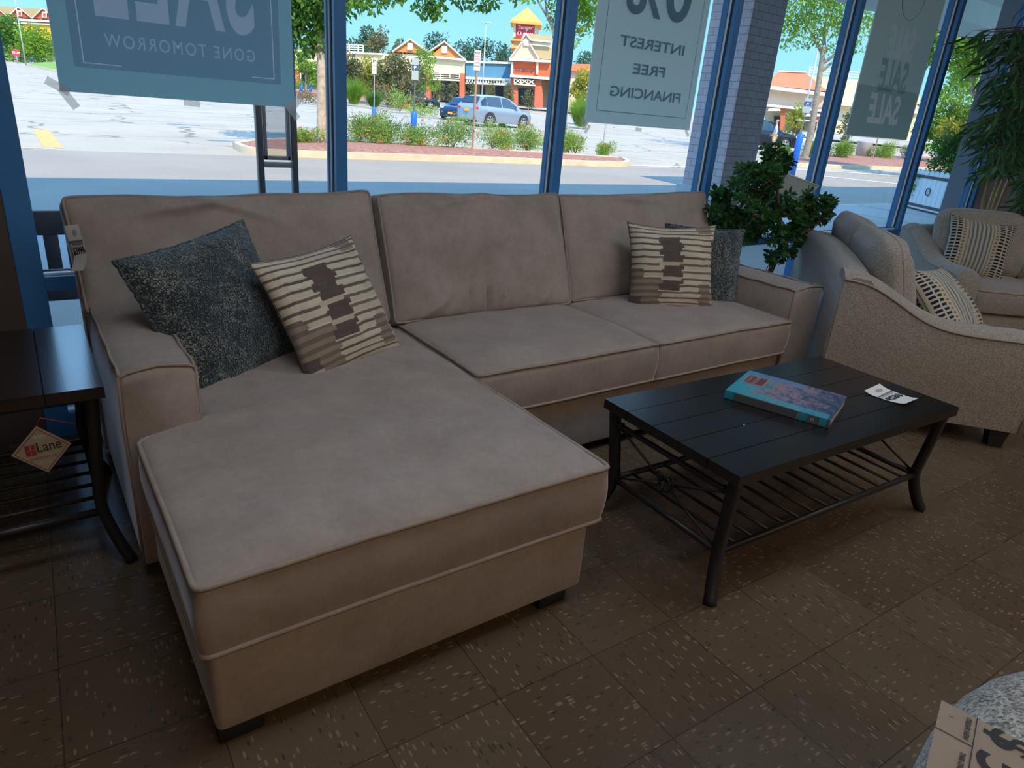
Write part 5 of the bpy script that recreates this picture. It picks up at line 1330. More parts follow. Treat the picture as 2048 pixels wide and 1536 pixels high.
# ------------------------------------------------------------------ our own building outside: brick column, soffit, parapet
M_BRK = mat_brick('mauve ribbed block', (.62, .48, .48), (.70, .56, .56), (.30, .23, .24), .44)
M_CAP = flat('pale stone band', (.55, .56, .56), .8, var=.06)
M_BASEB = flat('smooth mauve block', (.36, .29, .28), .85, var=.08)
CY = 6.0; cc0 = on_y(1444, 350, CY).x; cw_ = .64
t = thing('brick_column', 'mauve block column with a pale stone band outside the shop window', 'column', (cc0+cw_/2, CY+cw_/2, -.03))
bm = B(); bx(bm, cc0, cc0+cw_, CY, CY+cw_, .60, 3.22, .006); link('shaft', bm, M_BRK, t, world=True, smooth=False)
bm = B(); bx(bm, cc0-.06, cc0+cw_+.06, CY-.06, CY+cw_+.06, .45, .60, .01); link('stone_band', bm, M_CAP, t, world=True, smooth=False)
bm = B(); bx(bm, cc0-.03, cc0+cw_+.03, CY-.03, CY+cw_+.03, -.03, .45, .006); link('plinth', bm, M_BASEB, t, world=True, smooth=False)
M_SOF = flat('pale arcade soffit', (.60, .58, .55), .9)
bm = B(); bx(bm, -14, 60, WY+.5, 7.2, 3.55, 3.75); bx(bm, -14, 60, CY-.05, CY+.75, 3.22, 3.56); struct('arcade_soffit', bm, M_SOF)
bm = B(); bx(bm, -14, 60, -7.5, 7.2, 3.75, 3.95); bx(bm, -14, 60, 6.9, 7.25, 3.95, 5.75); struct('parapet', bm, W_CREAM)
gx = 13.2
bm = B(); poly(bm, [(gx, 7.0, 5.7), (gx, 7.0, 8.3), (gx+2.0, 7.0, 8.3), (gx+8.0, 7.0, 5.7)]); bmesh.ops.solidify(bm, geom=bm.faces[:], thickness=.25); struct('parapet_gable', bm, W_CREAM)

# ------------------------------------------------------------------ vehicles
M_TYRE = flat('tyre rubber', (.02, .02, .022), .8); M_RIM = flat('alloy rim', (.62, .62, .64), .3, .6); M_CGLASS = flat('dark car glass', (.02, .04, .06), .06, spec=.8)
M_TRIMB = flat('black car trim', (.02, .02, .02), .5); M_TAIL = flat('red tail lamp', (.55, .02, .03), .2); M_LAMP = flat('clear headlamp', (.75, .78, .8), .1); M_PLATE = flat('orange number plate', (.85, .42, .05), .5)
def car(name, label, p, heading, L, W_, H_, paintc, kind='suv', plate=True):
    """local x forward, origin on the ground at the middle"""
    t = thing(name, label, 'car', p, heading); body = flat('car paint '+label[:14], paintc, .22, .35, spec=.6)
    gc = .20 if kind != 'sedan' else .16; belt = H_*(.60 if kind != 'sedan' else .62); hoodz = H_*(.56 if kind != 'sedan' else .58)
    # stations: x fraction, belt z, roof z, half width
    if kind == 'suv': ST = [(-.5, .50, .52, .80), (-.485, .62, .66, .90), (-.45, .62, .80, .95), (-.40, .62, .93, .97), (-.30, .61, .985, 1), (-.15, .60, 1.0, 1), (.0, .595, .99, 1), (.10, .59, .94, 1), (.18, .585, .82, 1), (.25, .58, .66, 1), (.28, .575, .60, 1), (.38, .55, .57, .98), (.45, .52, .535, .93), (.485, .44, .46, .84), (.5, .36, .38, .76)]
    else: ST = [(-.5, .50, .54, .80), (-.485, .60, .62, .88), (-.42, .63, .66, .94), (-.33, .63, .70, .97), (-.25, .63, .88, .99), (-.17, .62, .97, 1), (-.03, .62, 1.0, 1), (.07, .61, .96, 1), (.16, .60, .82, 1), (.23, .595, .66, 1), (.26, .59, .61, 1), (.37, .56, .58, .97), (.45, .52, .54, .92), (.485, .44, .46, .84), (.5, .36, .38, .76)]
    wr = H_*.215 if kind == 'suv' else H_*.225; axf, axr = L*.31, -L*.295
    bm = B(); rings = []
    # denser stations
    xs = np.linspace(-.5, .5, 61); f = lambda k: np.interp(xs, [s_[0] for s_ in ST], [s_[k] for s_ in ST]); BZ, RZ, HW = f(1)*H_, f(2)*H_, f(3)*W_/2
    for i, xf in enumerate(xs):
        x = xf*L; hw = HW[i]; lo = gc
        for ax in (axf, axr):
            if abs(x-ax) < wr*1.16: lo = max(lo, wr+math.sqrt(max(0, (wr*1.16)**2-(x-ax)**2)))
        top = RZ[i]; b = BZ[i]; cab = max(0.0, min(1, (top-b)/(H_*.3))); rw = hw*(1-.20*cab)
        pr = [(hw*.62, gc), (hw*.985, lo) if lo > gc+.01 else (hw*.94, gc+.02), (hw*1.0, max(lo+.005, b*.62)), (hw*.985, max(lo+.01, b*.88)), (hw*.93, b), (rw*.93+hw*.03, b+(top-b)*.55), (rw*.86, b+(top-b)*.93), (rw*.55, top), (0, top+.01)]
        full = [(-y, z) for y, z in pr[:-1]]+[pr[-1]]+[(y, z) for y, z in pr[:-1][::-1]]
        rings.append([bm.verts.new((x, y, z)) for y, z in full])
    for a, b in zip(rings, rings[1:]):
        for k in range(len(a)-1): bm.faces.new((a[k], a[k+1], b[k+1], b[k]))
        bm.faces.new((a[-1], a[0], b[0], b[-1]))
    bm.faces.new(rings[0]); bm.faces.new(rings[-1][::-1]); bmesh.ops.recalc_face_normals(bm, faces=bm.faces[:]); link('body', bm, body, t, sharp=40)
    def side(xf, h, s_, out=.006):      # point on the cabin side, h 0 belt .. 1 roof
        b = np.interp(xf, xs, BZ); top = np.interp(xf, xs, RZ); hw = np.interp(xf, xs, HW); cab = max(0., min(1, (top-b)/(H_*.3))); rw = hw*(1-.20*cab)
        y = np.interp(h, [0, .55, .93], [hw*.93, rw*.93+hw*.03, rw*.86])+out; return Vector((xf*L, s_*y, b+(top-b)*h+.004))
    wins = [[-.43, -.33, .3, .7], [-.32, -.085, 1, 1], [-.065, .205, 1, .0]] if kind == 'suv' else [[-.25, -.15, .5, .9], [-.14, .015, 1, 1], [.03, .19, 1, .1]]
    for s_ in (-1, 1):
        for a, b, ha, hb in wins:
            bm = B(); n = 8; lo_ = []; hi_ = []
            for k in range(n+1):
                xf = a+(b-a)*k/n; e_ = .86 if xf < .06 else .86-(xf-.06)*2.2; e_ = min(e_, .86 if xf > -.36 or kind != 'suv' else .5+(xf+.45)*3)
                lo_.append(bm.verts.new(side(xf, .08, s_))); hi_.append(bm.verts.new(side(xf, max(.12, e_), s_)))
            for k in range(n): bm.faces.new((lo_[k], lo_[k+1], hi_[k+1], hi_[k]))
            link('side_window', bm, M_CGLASS, t, smooth=False)
        for ax in (axf, axr):
            tw_ = W_/2-.11; wh = link('wheel', lathe_y(wr, .22, s_*tw_, ax), M_TYRE, t)
            bm = B()
            for k in range(10):
                q = 2*PI*k/10+.15*(-1)**k; bmq = [(wr*.12, q-.25), (wr*.62, q-.10), (wr*.62, q+.10), (wr*.12, q+.25)]
                poly(bm, [(ax+r_*math.cos(g_), s_*(tw_+.115), wr+r_*math.sin(g_)) for r_, g_ in bmq])
            tube(bm, [(ax+wr*.64*math.cos(2*PI*k/24), s_*(tw_+.112), wr+wr*.64*math.sin(2*PI*k/24)) for k in range(24)], .014, 5, True)
            sphere(bm, (ax, s_*(tw_+.11), wr), wr*.14, (1, .3, 1), 10, 6); link('rim', bm, M_RIM, wh, smooth=False)
            bm = B(); tube(bm, [(ax+wr*1.17*math.cos(q), s_*(np.interp(ax/L, xs, HW)+.005), wr+wr*1.17*math.sin(q)) for q in np.linspace(-.25, PI+.25, 16)], .02, 5); link('arch_trim', bm, M_TRIMB, t)
        bm = B(); mx_ = side(.17, .12, s_, .08); sphere(bm, mx_, .1, (.6, 1, .75), 10, 7); link('mirror', bm, body, t)
        bm = B(); box(bm, (L*.455, s_*W_*.36, hoodz*.86), (.22, W_*.14, .11), s_*.35, .03); link('headlamp', bm, M_LAMP, t)
        bm = B(); box(bm, (-L*.482, s_*W_*.36, belt*.93), (.16, W_*.17, .12), -s_*.3, .02); link('tail_lamp', bm, M_TAIL, t)
        bm = B()
        for xf in (-.17, .05): box(bm, tuple(side(xf, -.14, s_, .015)), (.2, .03, .03), None, .008)
        link('door_handles', bm, M_RIM if kind == 'suv' else body, t)
    def span(x0, z0, w0, x1, z1, w1, nm, m_, off=.012):
        bm = B(); V0 = [Vector((x0, -w0, z0)), Vector((x0, w0, z0)), Vector((x1, w1, z1)), Vector((x1, -w1, z1))]; n_ = (V0[1]-V0[0]).cross(V0[3]-V0[0]).normalized(); n_ = n_ if n_.z > 0 else -n_
        poly(bm, [q+n_*off for q in V0]); return link(nm, bm, m_, t, smooth=False)
    fx = (.265, .115) if kind == 'suv' else (.25, .09); rx = (-.475, -.41) if kind == 'suv' else (-.33, -.215)
    span(L*fx[0], np.interp(fx[0], xs, RZ)+.01, W_*.40, L*fx[1], np.interp(fx[1], xs, RZ)+.01, W_*.30, 'windscreen', M_CGLASS)
    span(L*rx[0], np.interp(rx[0], xs, RZ)+.02, W_*.38, L*rx[1], np.interp(rx[1], xs, RZ)+.02, W_*.31, 'rear_window', M_CGLASS, .03)
    bm = B(); bx(bm, L*.488, L*.505, -W_*.22, W_*.22, H_*.24, H_*.40, .01); link('grille', bm, M_TRIMB, t)
    if plate:
        bm = B(); bx(bm, -L*.512, -L*.497, -.16, .16, belt*.74, belt*.74+.15); bx(bm, L*.503, L*.512, -.16, .16, H_*.24, H_*.24+.12); link('number_plate', bm, M_PLATE, t, smooth=False)
    bm = B(); bx(bm, -L*.505, -L*.47, -W_*.42, W_*.42, gc, gc+.12, .02); bx(bm, L*.47, L*.505, -W_*.40, W_*.40, gc, gc+.09, .02); link('bumper_trim', bm, M_TRIMB, t)
    return t
def lathe_y(r, w_, y0, x0):
    bm = B(); P = [(r*.55, -w_/2), (r*.9, -w_/2), (r, -w_*.35), (r, w_*.35), (r*.9, w_/2), (r*.55, w_/2)]; lathe(bm, P, 24)
    bm.transform(Matrix.Translation((x0, y0, r)) @ Matrix.Rotation(PI/2, 4, 'X')); return bm
def dir_of(az): return PI/2-az       # heading of a compass bearing
pv = on_ground(992, 247); azv = math.atan2(pv.x, pv.y)
car('car', 'silver crossover parked at an angle beyond the flowering shrubs', Vector(tuple(far(990, 247, 44.0))[:2]+(ground_z(*tuple(far(990, 247, 44.0))[:2]),)), dir_of(azv+math.radians(44)), 4.8, 1.92, 1.70, (.30, .35, .43))
pv2 = far(926, 236, 49.5); car('car', 'dark blue sedan facing us, half hidden behind the silver crossover', (pv2.x, pv2.y, ground_z(pv2.x, pv2.y)), dir_of(math.radians(210+22)), 4.6, 1.82, 1.42, (.02, .05, .13), 'sedan')
pv3 = far(826, 198, 68); car('car', 'dark green sedan parked behind the median shrubs before the shops', (pv3.x, pv3.y, ground_z(pv3.x, pv3.y)), dir_of(math.radians(28+80)), 4.7, 1.82, 1.45, (.02, .04, .05), 'sedan', False)
pv4 = on_ground(62, 122); pv4 = far(62, 122, 150); car('car', 'pale silver-blue sedan far off at the upper left', (pv4.x, pv4.y, ground_z(pv4.x, pv4.y)), dir_of(math.radians(2+78)), 4.8, 1.85, 1.46, (.36, .42, .55), 'sedan', False)
pv5 = far(1545, 282, 47.5); car('car', 'black car with a person standing beside it, right of the brick column', (pv5.x+.3, pv5.y+1.6, ground_z(pv5.x, pv5.y)), dir_of(math.radians(50+62)), 5.3, 1.95, 1.78, (.015, .02, .035))
# golf cart
gp = far(1600, 262, 60); gp = Vector((gp.x, gp.y, ground_z(gp.x, gp.y))); t = thing('golf_cart', 'white utility golf cart with a canopy and flat bed, behind the blue-sleeved sign', 'golf cart', gp, dir_of(math.radians(50+85)))
bm = B(); box(bm, (.1, 0, .45), (2.3, 1.15, .28), None, .05); box(bm, (-.95, 0, .62), (1.0, 1.15, .18), None, .02); box(bm, (1.05, 0, .72), (.35, 1.0, .35), None, .08); link('body', bm, W_WHITE, t)
bm = B(); box(bm, (.3, 0, 1.85), (1.4, 1.15, .07), None, .03); link('canopy', bm, W_WHITE, t)
for a in (-.35, .95):
    for b in (-.5, .5): bm = B(); tube(bm, [(a, b, .55), (a, b, 1.84)], .022, 6); link('canopy_post', bm, M_TRIMB, t)
bm = B(); box(bm, (.1, 0, .78), (.45, 1.0, .12), None, .03); box(bm, (-.15, 0, 1.05), (.1, 1.0, .42), None, .03); link('seat', bm, M_TRIMB, t)
for a in (-.85, .95):
    for b in (-.5, .5): link('wheel', lathe_y(.24, .18, b, a), M_TYRE, t)

# ------------------------------------------------------------------ person beside the dark car
def skin_body(name, joints, edges, mat, parent, sub=2):
    me = bpy.data.meshes.new(name); me.from_pydata([j[0] for j in joints], edges, []); o = bpy.data.objects.new(name, me); COL.objects.link(o); o.parent = parent
    md = o.modifiers.new('skin', 'SKIN'); md.use_smooth_shade = True; md.branch_smoothing = .5
    for v, j in zip(me.skin_vertices[0].data, joints): v.radius = (j[1], j[2] if len(j) > 2 else j[1])
    me.skin_vertices[0].data[0].use_root = True
    ss = o.modifiers.new('sub', 'SUBSURF'); ss.levels = sub; ss.render_levels = sub
    dg = bpy.context.evaluated_depsgraph_get(); dg.update(); m2 = bpy.data.meshes.new_from_object(o.evaluated_get(dg)); o.modifiers.clear(); o.data = m2; m2.materials.clear(); m2.materials.append(mat)
    for p_ in m2.polygons: p_.use_smooth = True
    return o
pp = far(1547, 284, 46.0); pp = Vector((pp.x, pp.y, ground_z(pp.x, pp.y)))
t = thing('person', 'person in a pale blue shirt and khaki shorts standing beside the black car', 'person', pp, dir_of(math.radians(50-80)))
M_SKIN = flat('skin', (.62, .32, .20), .6); M_SHIRT = flat('pale blue shirt', (.50, .62, .75), .8); M_SHORT = flat('khaki shorts', (.66, .50, .28), .8); M_HAIR = flat('grey hair', (.45, .38, .32), .8); M_SHOE = flat('pale shoe', (.7, .68, .62), .7)
J = [((0, 0, .93), .13, .16), ((0, 0, 1.12), .12, .15), ((.01, 0, 1.32), .12, .17), ((0, 0, 1.45), .075), ((.015, 0, 1.53), .055), ((.03, 0, 1.62), .078, .085), ((.03, 0, 1.70), .085, .08), ((.02, 0, 1.75), .05),
     ((0, .19, 1.40), .058), ((-.03, .25, 1.14), .045), ((.10, .24, .93), .036), ((.16, .235, .88), .03),
     ((0, -.19, 1.40), .058), ((-.02, -.25, 1.14), .045), ((.14, -.20, 1.00), .036), ((.20, -.18, .98), .03),
     ((0, .10, .86), .095), ((.03, .11, .50), .062), ((.05, .11, .30), .055), ((-.01, .12, .09), .038), ((.03, .12, .04), .04), ((.14, .13, .03), .032),
     ((0, -.10, .86), .095), ((-.04, -.11, .50), .062), ((-.07, -.11, .30), .055), ((-.13, -.12, .09), .038), ((-.09, -.12, .04), .04), ((.02, -.13, .03), .032)]
Ed = [(0, 1), (1, 2), (2, 3), (3, 4), (4, 5), (5, 6), (6, 7), (2, 8), (8, 9), (9, 10), (10, 11), (2, 12), (12, 13), (13, 14), (14, 15), (0, 16), (16, 17), (17, 18), (18, 19), (19, 20), (20, 21), (0, 22), (22, 23), (23, 24), (24, 25), (25, 26), (26, 27)]
for base, s_ in ((11, 1), (15, -1)):
    b = Vector(J[base][0])
    for k, (dy, l) in enumerate(((-.024, .075), (-.009, .085), (.006, .08), (.020, .065))):
        n0 = len(J); J.append((tuple(b+Vector((.035, dy, -.015))), .010)); J.append((tuple(b+Vector((.035+l*.6, dy, -.03))), .009)); J.append((tuple(b+Vector((.035+l*.9, dy, -.055))), .008)); Ed += [(base, n0), (n0, n0+1), (n0+1, n0+2)]
    n0 = len(J); J.append((tuple(b+Vector((.02, -.035*s_, .01))), .011)); J.append((tuple(b+Vector((.06, -.05*s_, 0))), .009)); Ed += [(base, n0), (n0, n0+1)]
body = skin_body('body', J, Ed, M_SKIN, t)
skin_body('shirt', [((0, 0, .90), .15, .185), ((0, 0, 1.12), .135, .17), ((.01, 0, 1.30), .135, .185), ((0, 0, 1.44), .085), ((0, .19, 1.405), .075), ((-.02, .235, 1.22), .066), ((0, -.19, 1.405), .075), ((-.015, -.235, 1.22), .066)], [(0, 1), (1, 2), (2, 3), (2, 4), (4, 5), (2, 6), (6, 7)], M_SHIRT, t)
skin_body('shorts', [((0, 0, .93), .145, .175), ((0, .10, .84), .112), ((.02, .11, .56), .092), ((0, -.10, .84), .112), ((-.03, -.11, .56), .092)], [(0, 1), (1, 2), (0, 3), (3, 4)], M_SHORT, t)
bm = B(); sphere(bm, (.012, 0, 1.725), .088, (1.0, .95, .75), 14, 10); link('hair', bm, M_HAIR, t)
bm = B()
for s_ in (-1, 1): sphere(bm, (.108, s_*.032, 1.675), .010, (.5, 1, .8), 8, 6)
link('eyes', bm, M_INK, t)
bm = B(); sphere(bm, (.118, 0, 1.645), .016, (1, .7, 1.3), 8, 6); sphere(bm, (.1, 0, 1.60), .02, (.6, 1.2, .3), 8, 6)
for s_ in (-1, 1): sphere(bm, (.03, s_*.088, 1.655), .022, (.7, .4, 1.2), 8, 6)
link('face_features', bm, M_SKIN, t)
for a, b in ((.06, .12), (-.06, -.12)): bm = B(); sphere(bm, (a, b, .035), .055, (2.2, .85, .65), 12, 8); link('shoe', bm, M_SHOE, t)

# ------------------------------------------------------------------ signs and poles outside
M_GALV = flat('galvanised post', (.50, .52, .53), .5, .3); M_SLEEVE = flat('blue post sleeve', (.02, .16, .65), .4); M_RUST = flat('brown sign post', (.36, .24, .15), .7); M_SIGNR = flat('faded red lettering', (.65, .18, .20), .6); M_SIGNB = flat('blue sign field', (.04, .14, .50), .5); M_SIGNG = flat('grey green sign panel', (.42, .50, .50), .5)
def post_sign(label, ub, vb, utop, vtop, D, wpx, v0, v1, plates, postm=M_GALV, sleeve=None, name='sign_post', toe=0, text=None, pr=.035):
    """plates: list of (top v, bottom v, material)"""
    b = far(ub, vb, D); b = Vector((b.x, b.y, ground_z(b.x, b.y)+toe)); t = thing(name, label, 'sign', b)
    ztop = far(utop, vtop, D).z; bm = B(); bx(bm, b.x-pr/2, b.x+pr/2, b.y-pr/3, b.y+pr/3, b.z, ztop); link('post', bm, postm, t, world=True, smooth=False)
    az = math.atan2(b.x, b.y); r = Vector((math.cos(az), -math.sin(az), 0)); fwd = Vector((math.sin(az), math.cos(az), 0)); w_ = wpx*D/FPX
    for (va, vb_, m_, lines) in plates:
        za, zb = far(utop, va, D).z, far(utop, vb_, D).z; c = Vector((b.x, b.y, (za+zb)/2))-fwd*.045
        M_ = basis(c, r, (0, 0, 1), -fwd); bm = B(); box(bm, (0, 0, 0), (w_, za-zb, .006), None, .0); bm.transform(M_); pl = link('sign_panel', bm, m_, t, world=True, smooth=False)
        for (txt, yy, hh, tm) in lines:
            bm = text_bm(txt, 1.0, bold=.02); xs = [v.co.x for v in bm.verts]; ys = [v.co.y for v in bm.verts]; X0, X1, Y0, Y1 = min(xs), max(xs), min(ys), max(ys); ww = min(w_*.86, (X1-X0)*hh*(za-zb)*1.3/(Y1-Y0))
            for v in bm.verts: v.co = ((((v.co.x-X0)/(X1-X0))-.5)*ww, (yy+((v.co.y-Y0)/(Y1-Y0)-.5)*hh)*(za-zb), .006)
            bm.transform(M_); link('sign_lettering', bm, tm, pl, world=True, smooth=False)
    if sleeve:
        z0, z1 = far(ub, sleeve[0], D).z, far(ub, sleeve[1], D).z; bm = B(); lathe(bm, [(.105, 0), (.105, z0-b.z-.05), (.07, z0-b.z)], 14, (b.x, b.y, b.z)); link('sleeve', bm, M_SLEEVE, t, world=True)
    return t
NP = [('NO', .36, .10, M_INK), ('PARKING', .2, .10, M_SIGNR), ('STOPPING', .05, .10, M_SIGNR), ('STANDING', -.12, .10, M_SIGNR), ('FIRE ZONE', -.3, .07, M_INK)]
post_sign('white and red parking sign on a galvanised post with a blue base, left of centre', 748, 246, 745, 114, 34, 8, 116, 148, [(116, 148, M_WHITE, [('P', .3, .2, M_INK), ('PARKING', .02, .13, M_SIGNR), ('ONLY', -.25, .12, M_GREYINK)])], sleeve=(214, 246))
post_sign('grey-green accessible parking sign on a dark post with a blue base, before the shops', 827, 275, 830, 114, 25, 12, 116, 160, [(116, 160, M_SIGNG, []), (130, 141, M_SIGNB, [('P', 0, .6, M_WHITE)])], postm=flat('dark post', (.12, .14, .16), .6), sleeve=(222, 275), toe=.1)
p9 = on_ground(945, 313); post_sign('white no parking sign with red words on a brown wooden post in the near bed', 944, 311, 958, 100, math.hypot(p9.x, p9.y)+.6, 11.5, 101, 141, [(101, 141, M_WHITE, NP)], postm=M_RUST, toe=.1, pr=.06)
post_sign('blue and white accessible parking sign with a blue-sleeved post beside the leaning tree', 1592, 312, 1613, 194, 26.5, 12, 196, 226, [(196, 226, M_SIGNG, []), (203, 213, M_SIGNB, [('P', 0, .6, M_WHITE)])], postm=flat('dark sign post', (.14, .17, .22), .6), sleeve=(266, 312), toe=.1)
for (ub, vb, ut, vt, D, m_, lab) in ((1688, 322, 1703, 262, 25.5, M_GALV, 'pale metal post below the SALE SALE SALE poster'), (1743, 325, 1755, 262, 25.8, M_RUST, 'thin wooden post below the SALE SALE SALE poster'), (1206, 300, 1207, 235, 27, M_GALV, 'pale metal post below the financing poster')):
    b = on_ground(ub, vb) if D < 26 else at_d(ub, vb, D); z = far(ut, vt, math.hypot(b.x, b.y)).z
    bm = B(); bx(bm, b.x-.035, b.x+.035, b.y-.02, b.y+.02, b.z+.05, z+.9); solo('post', bm, m_, lab, 'post', smooth=False)
# grey bin in the right bed
b = on_ground(1722, 318); t = thing('litter_bin', 'tapered grey concrete bin between the rounded bushes of the right bed', 'bin', b)
bm = B(); lathe(bm, [(.36, 0), (.46, .95), (.47, 1.0), (.40, 1.02)], 20, tuple(b)); link('bin_body', bm, flat('grey concrete bin', (.42, .40, .38), .8), t, world=True)
for (u, vb, vt, D, lab) in ((963, 205, 44, 86, 'slim car park lamp post behind the no parking sign'), (1600, 262, 60, 64, 'leaning-looking lamp post in front of the coral roof'), (50, 118, -30, 120, 'thin dark lamp post before the maroon gables')):
    b = at_d(u, vb, D); z = far(u+(18 if u == 1600 else 0), vt, D).z; t = thing('lamp_post', lab, 'lamp post', b)
    bm = B(); tube(bm, [b, (b.x, b.y, z)], [.09, .05], 8); link('pole', bm, M_GALV, t, world=True)
    bm = B(); box(bm, (b.x, b.y, z), (1.3, .25, .10), -.5); link('lamp_head', bm, M_GALV, t, world=True, smooth=False)
for (u, vb, vt) in ((602, 174, 146), (612, 174, 150), (621, 176, 142)):
    b = at_d(u, vb, 88); z0 = far(u, vb-9, 88).z; z1 = far(u, vt, 88).z; t = thing('bollard_post', 'white post with a blue base before the shops, left of the tree trunk', 'post', b, 0, 'blue based posts before the shops')
    bm = B(); tube(bm, [b, (b.x, b.y, max(z0, b.z+.6))], .16, 10); link('blue_base', bm, M_SLEEVE, t, world=True); bm = B(); tube(bm, [(b.x, b.y, b.z+.3), (b.x, b.y, z1)], .06, 8); link('post', bm, W_WHITE, t, world=True)
b = at_d(34, 118, 130); t = thing('stop_sign', 'red and white stop sign far off behind the silver-blue sedan', 'stop sign', b); zt = far(33, 101, 130).z
bm = B(); tube(bm, [b, (b.x, b.y, zt)], .06, 6); link('post', bm, M_GALV, t, world=True)
bm = B(); lathe(bm, [(.5, -.02), (.5, .02)], 8); bm.transform(Matrix.Translation((b.x, b.y-.1, zt-.3)) @ Matrix.Rotation(PI/2, 4, 'X') @ Matrix.Rotation(PI/8, 4, 'Z')); pl = link('sign_panel', bm, W_PINK, t, world=True, smooth=False)
bm = text_bm('STOP', .36, bold=.01); bm.transform(Matrix.Translation((b.x, b.y-.13, zt-.3)) @ Matrix.Rotation(PI/2, 4, 'X')); link('sign_lettering', bm, W_WHITE, pl, world=True, smooth=False)

# ------------------------------------------------------------------ just outside the window: bench, poster stand, planter
M_BENCH = flat('dark slate painted bench', (.045, .06, .085), .5, var=.2, scale=30)
BY = 3.62; t = thing('bench', 'dark slatted bench on the pavement outside, seen past the left end of the sofa', 'bench', (-.3, BY+.2, -.03))
zt = .80; bm = B(); bx(bm, -1.2, .62, BY, BY+.035, zt-.105, zt, .006); link('top_rail', bm, M_BENCH, t, world=True)
bm = B(); bx(bm, -1.2, .62, BY, BY+.035, .40, .46, .006); link('lower_rail', bm, M_BENCH, t, world=True)
for k in range(21):
    x0 = -1.17+k*.083+.002; bm = B(); bx(bm, x0, x0+.056, BY+.006, BY+.028, .455, zt-.10, .003); link('back_slat', bm, M_BENCH, t, world=True)
for k in range(4): bm = B(); bx(bm, -1.2, .62, BY+.05+k*.10, BY+.135+k*.10, .385, .405, .004); link('seat_slat', bm, M_BENCH, t, world=True)
for a in (-1.15, .57):
    for b_ in (BY+.015, BY+.42): bm = B(); bx(bm, a-.03, a+.03, b_-.02, b_+.02, -.03, .39 if b_ > BY+.1 else .42); link('leg', bm, M_BENCH, t, world=True)
M_STEEL = flat('dark pewter frame', (.10, .12, .14), .35, .5); M_STEELL = flat('pale metal edge', (.40, .42, .42), .3, .6)
SY = 4.05; a0, a1 = on_y(515, 215, SY), on_y(598, 385, SY); sx0, sx1 = 1.150, 1.34
t = thing('poster_stand', 'dark metal poster stand with a glass panel on the pavement, behind the left poster', 'stand', ((sx0+sx1)/2, SY, -.03))
for xx in (sx0, sx1): bm = B(); bx(bm, xx-.016, xx+.016, SY-.02, SY+.02, -.03, 1.62, .003); link('upright', bm, M_STEEL, t, world=True)
for k_, zz in enumerate((.96, 1.60)): bm = B(); bx(bm, sx0, sx1, SY-.015, SY+.015, zz, zz+.03, .003); link('cross_rail', bm, M_STEELL if k_ == 0 else M_STEEL, t, world=True)
for a, b, c, d in ((sx0+.022, sx0+.04, 1.0, 1.58), (sx1-.04, sx1-.022, 1.0, 1.58), (sx0+.022, sx1-.022, 1.0, 1.022), (sx0+.022, sx1-.022, 1.56, 1.58)):
    bm = B(); bx(bm, a, b, SY-.012, SY+.012, c, d, .002); link('frame_bar', bm, M_STEELL, t, world=True)
bm = B(); bx(bm, sx0+.04, sx1-.04, SY-.003, SY+.003, 1.02, 1.56); link('glass_panel', bm, mat_glass('smoky panel', (.72, .74, .76), 1.0), t, world=True, smooth=False)
for xx in (sx0, sx1): bm = B(); bx(bm, xx-.02, xx+.02, SY-.25, SY+.25, -.03, 0, .003); link('base_foot', bm, M_STEEL, t, world=True)
pc = on_z(1884, 433, -.03); pl_ = on_z(1805, 414, -.03); pr_ = on_z(1990, 436, -.03)
exd = (pl_-pc).normalized(); eyd = Vector((-exd.y, exd.x, 0)); eyd = eyd if (pr_-pc).dot(eyd) > 0 else -eyd
PW, PD, PH = 1.35, 1.1, .86; pcen = pc+exd*PW/2+eyd*PD/2; Mp = basis(pcen, exd, eyd, (0, 0, 1))
M_PLK = flat('white planter boards', (.66, .68, .68), .6, var=.04); M_STRAP = flat('dark iron strap', (.05, .05, .06), .5)
t = thing('planter_box', 'white boarded planter with black iron straps and ring pulls, on the pavement outside', 'planter', pcen)
bm = B(); box(bm, (0, 0, PH/2), (PW-.05, PD-.05, PH-.02)); bm.transform(Mp); link('liner', bm, M_STRAP, t, world=True, smooth=False)
for (axl, n_, half, swap) in ((PW, 8, PD/2, False), (PD, 7, PW/2, True)):
    for s_ in (-1, 1):
        for k in range(n_):
            c = -axl/2+axl*(k+.5)/n_; wd_ = axl/n_-.008; bm = B(); o_ = [(-wd_/2, .04), (wd_/2, .04), (wd_/2, PH-.05)]+[(wd_/2*math.cos(q), PH-.05+wd_/2*math.sin(q)*.8) for q in np.linspace(.3, PI-.3, 6)]+[(-wd_/2, PH-.05)]
            f_ = (lambda a, b, d, c=c, s_=s_, half=half: Vector((c+a, s_*(half-d), b))) if not swap else (lambda a, b, d, c=c, s_=s_, half=half: Vector((s_*(half-d), c+a, b)))
            prism(bm, o_, f_, 0, .02); bm.transform(Mp); link('board', bm, M_PLK, t, world=True, smooth=False)
for z0 in (.08, PH-.16): bm = B(); [box(bm, (0, s_*(PD/2+.006), z0+.03), (PW+.03, .012, .06)) for s_ in (-1, 1)]; [box(bm, (s_*(PW/2+.006), 0, z0+.03), (.012, PD+.03, .06)) for s_ in (-1, 1)]; bm.transform(Mp); link('iron_strap', bm, M_STRAP, t, world=True, smooth=False)
for a in (-1, 1):
    for b_ in (-1, 1): bm = B(); box(bm, (a*PW/2, b_*PD/2, PH/2-.02), (.06, .06, PH-.08)); bm.transform(Mp); link('corner_post', bm, M_STRAP, t, world=True, smooth=False)
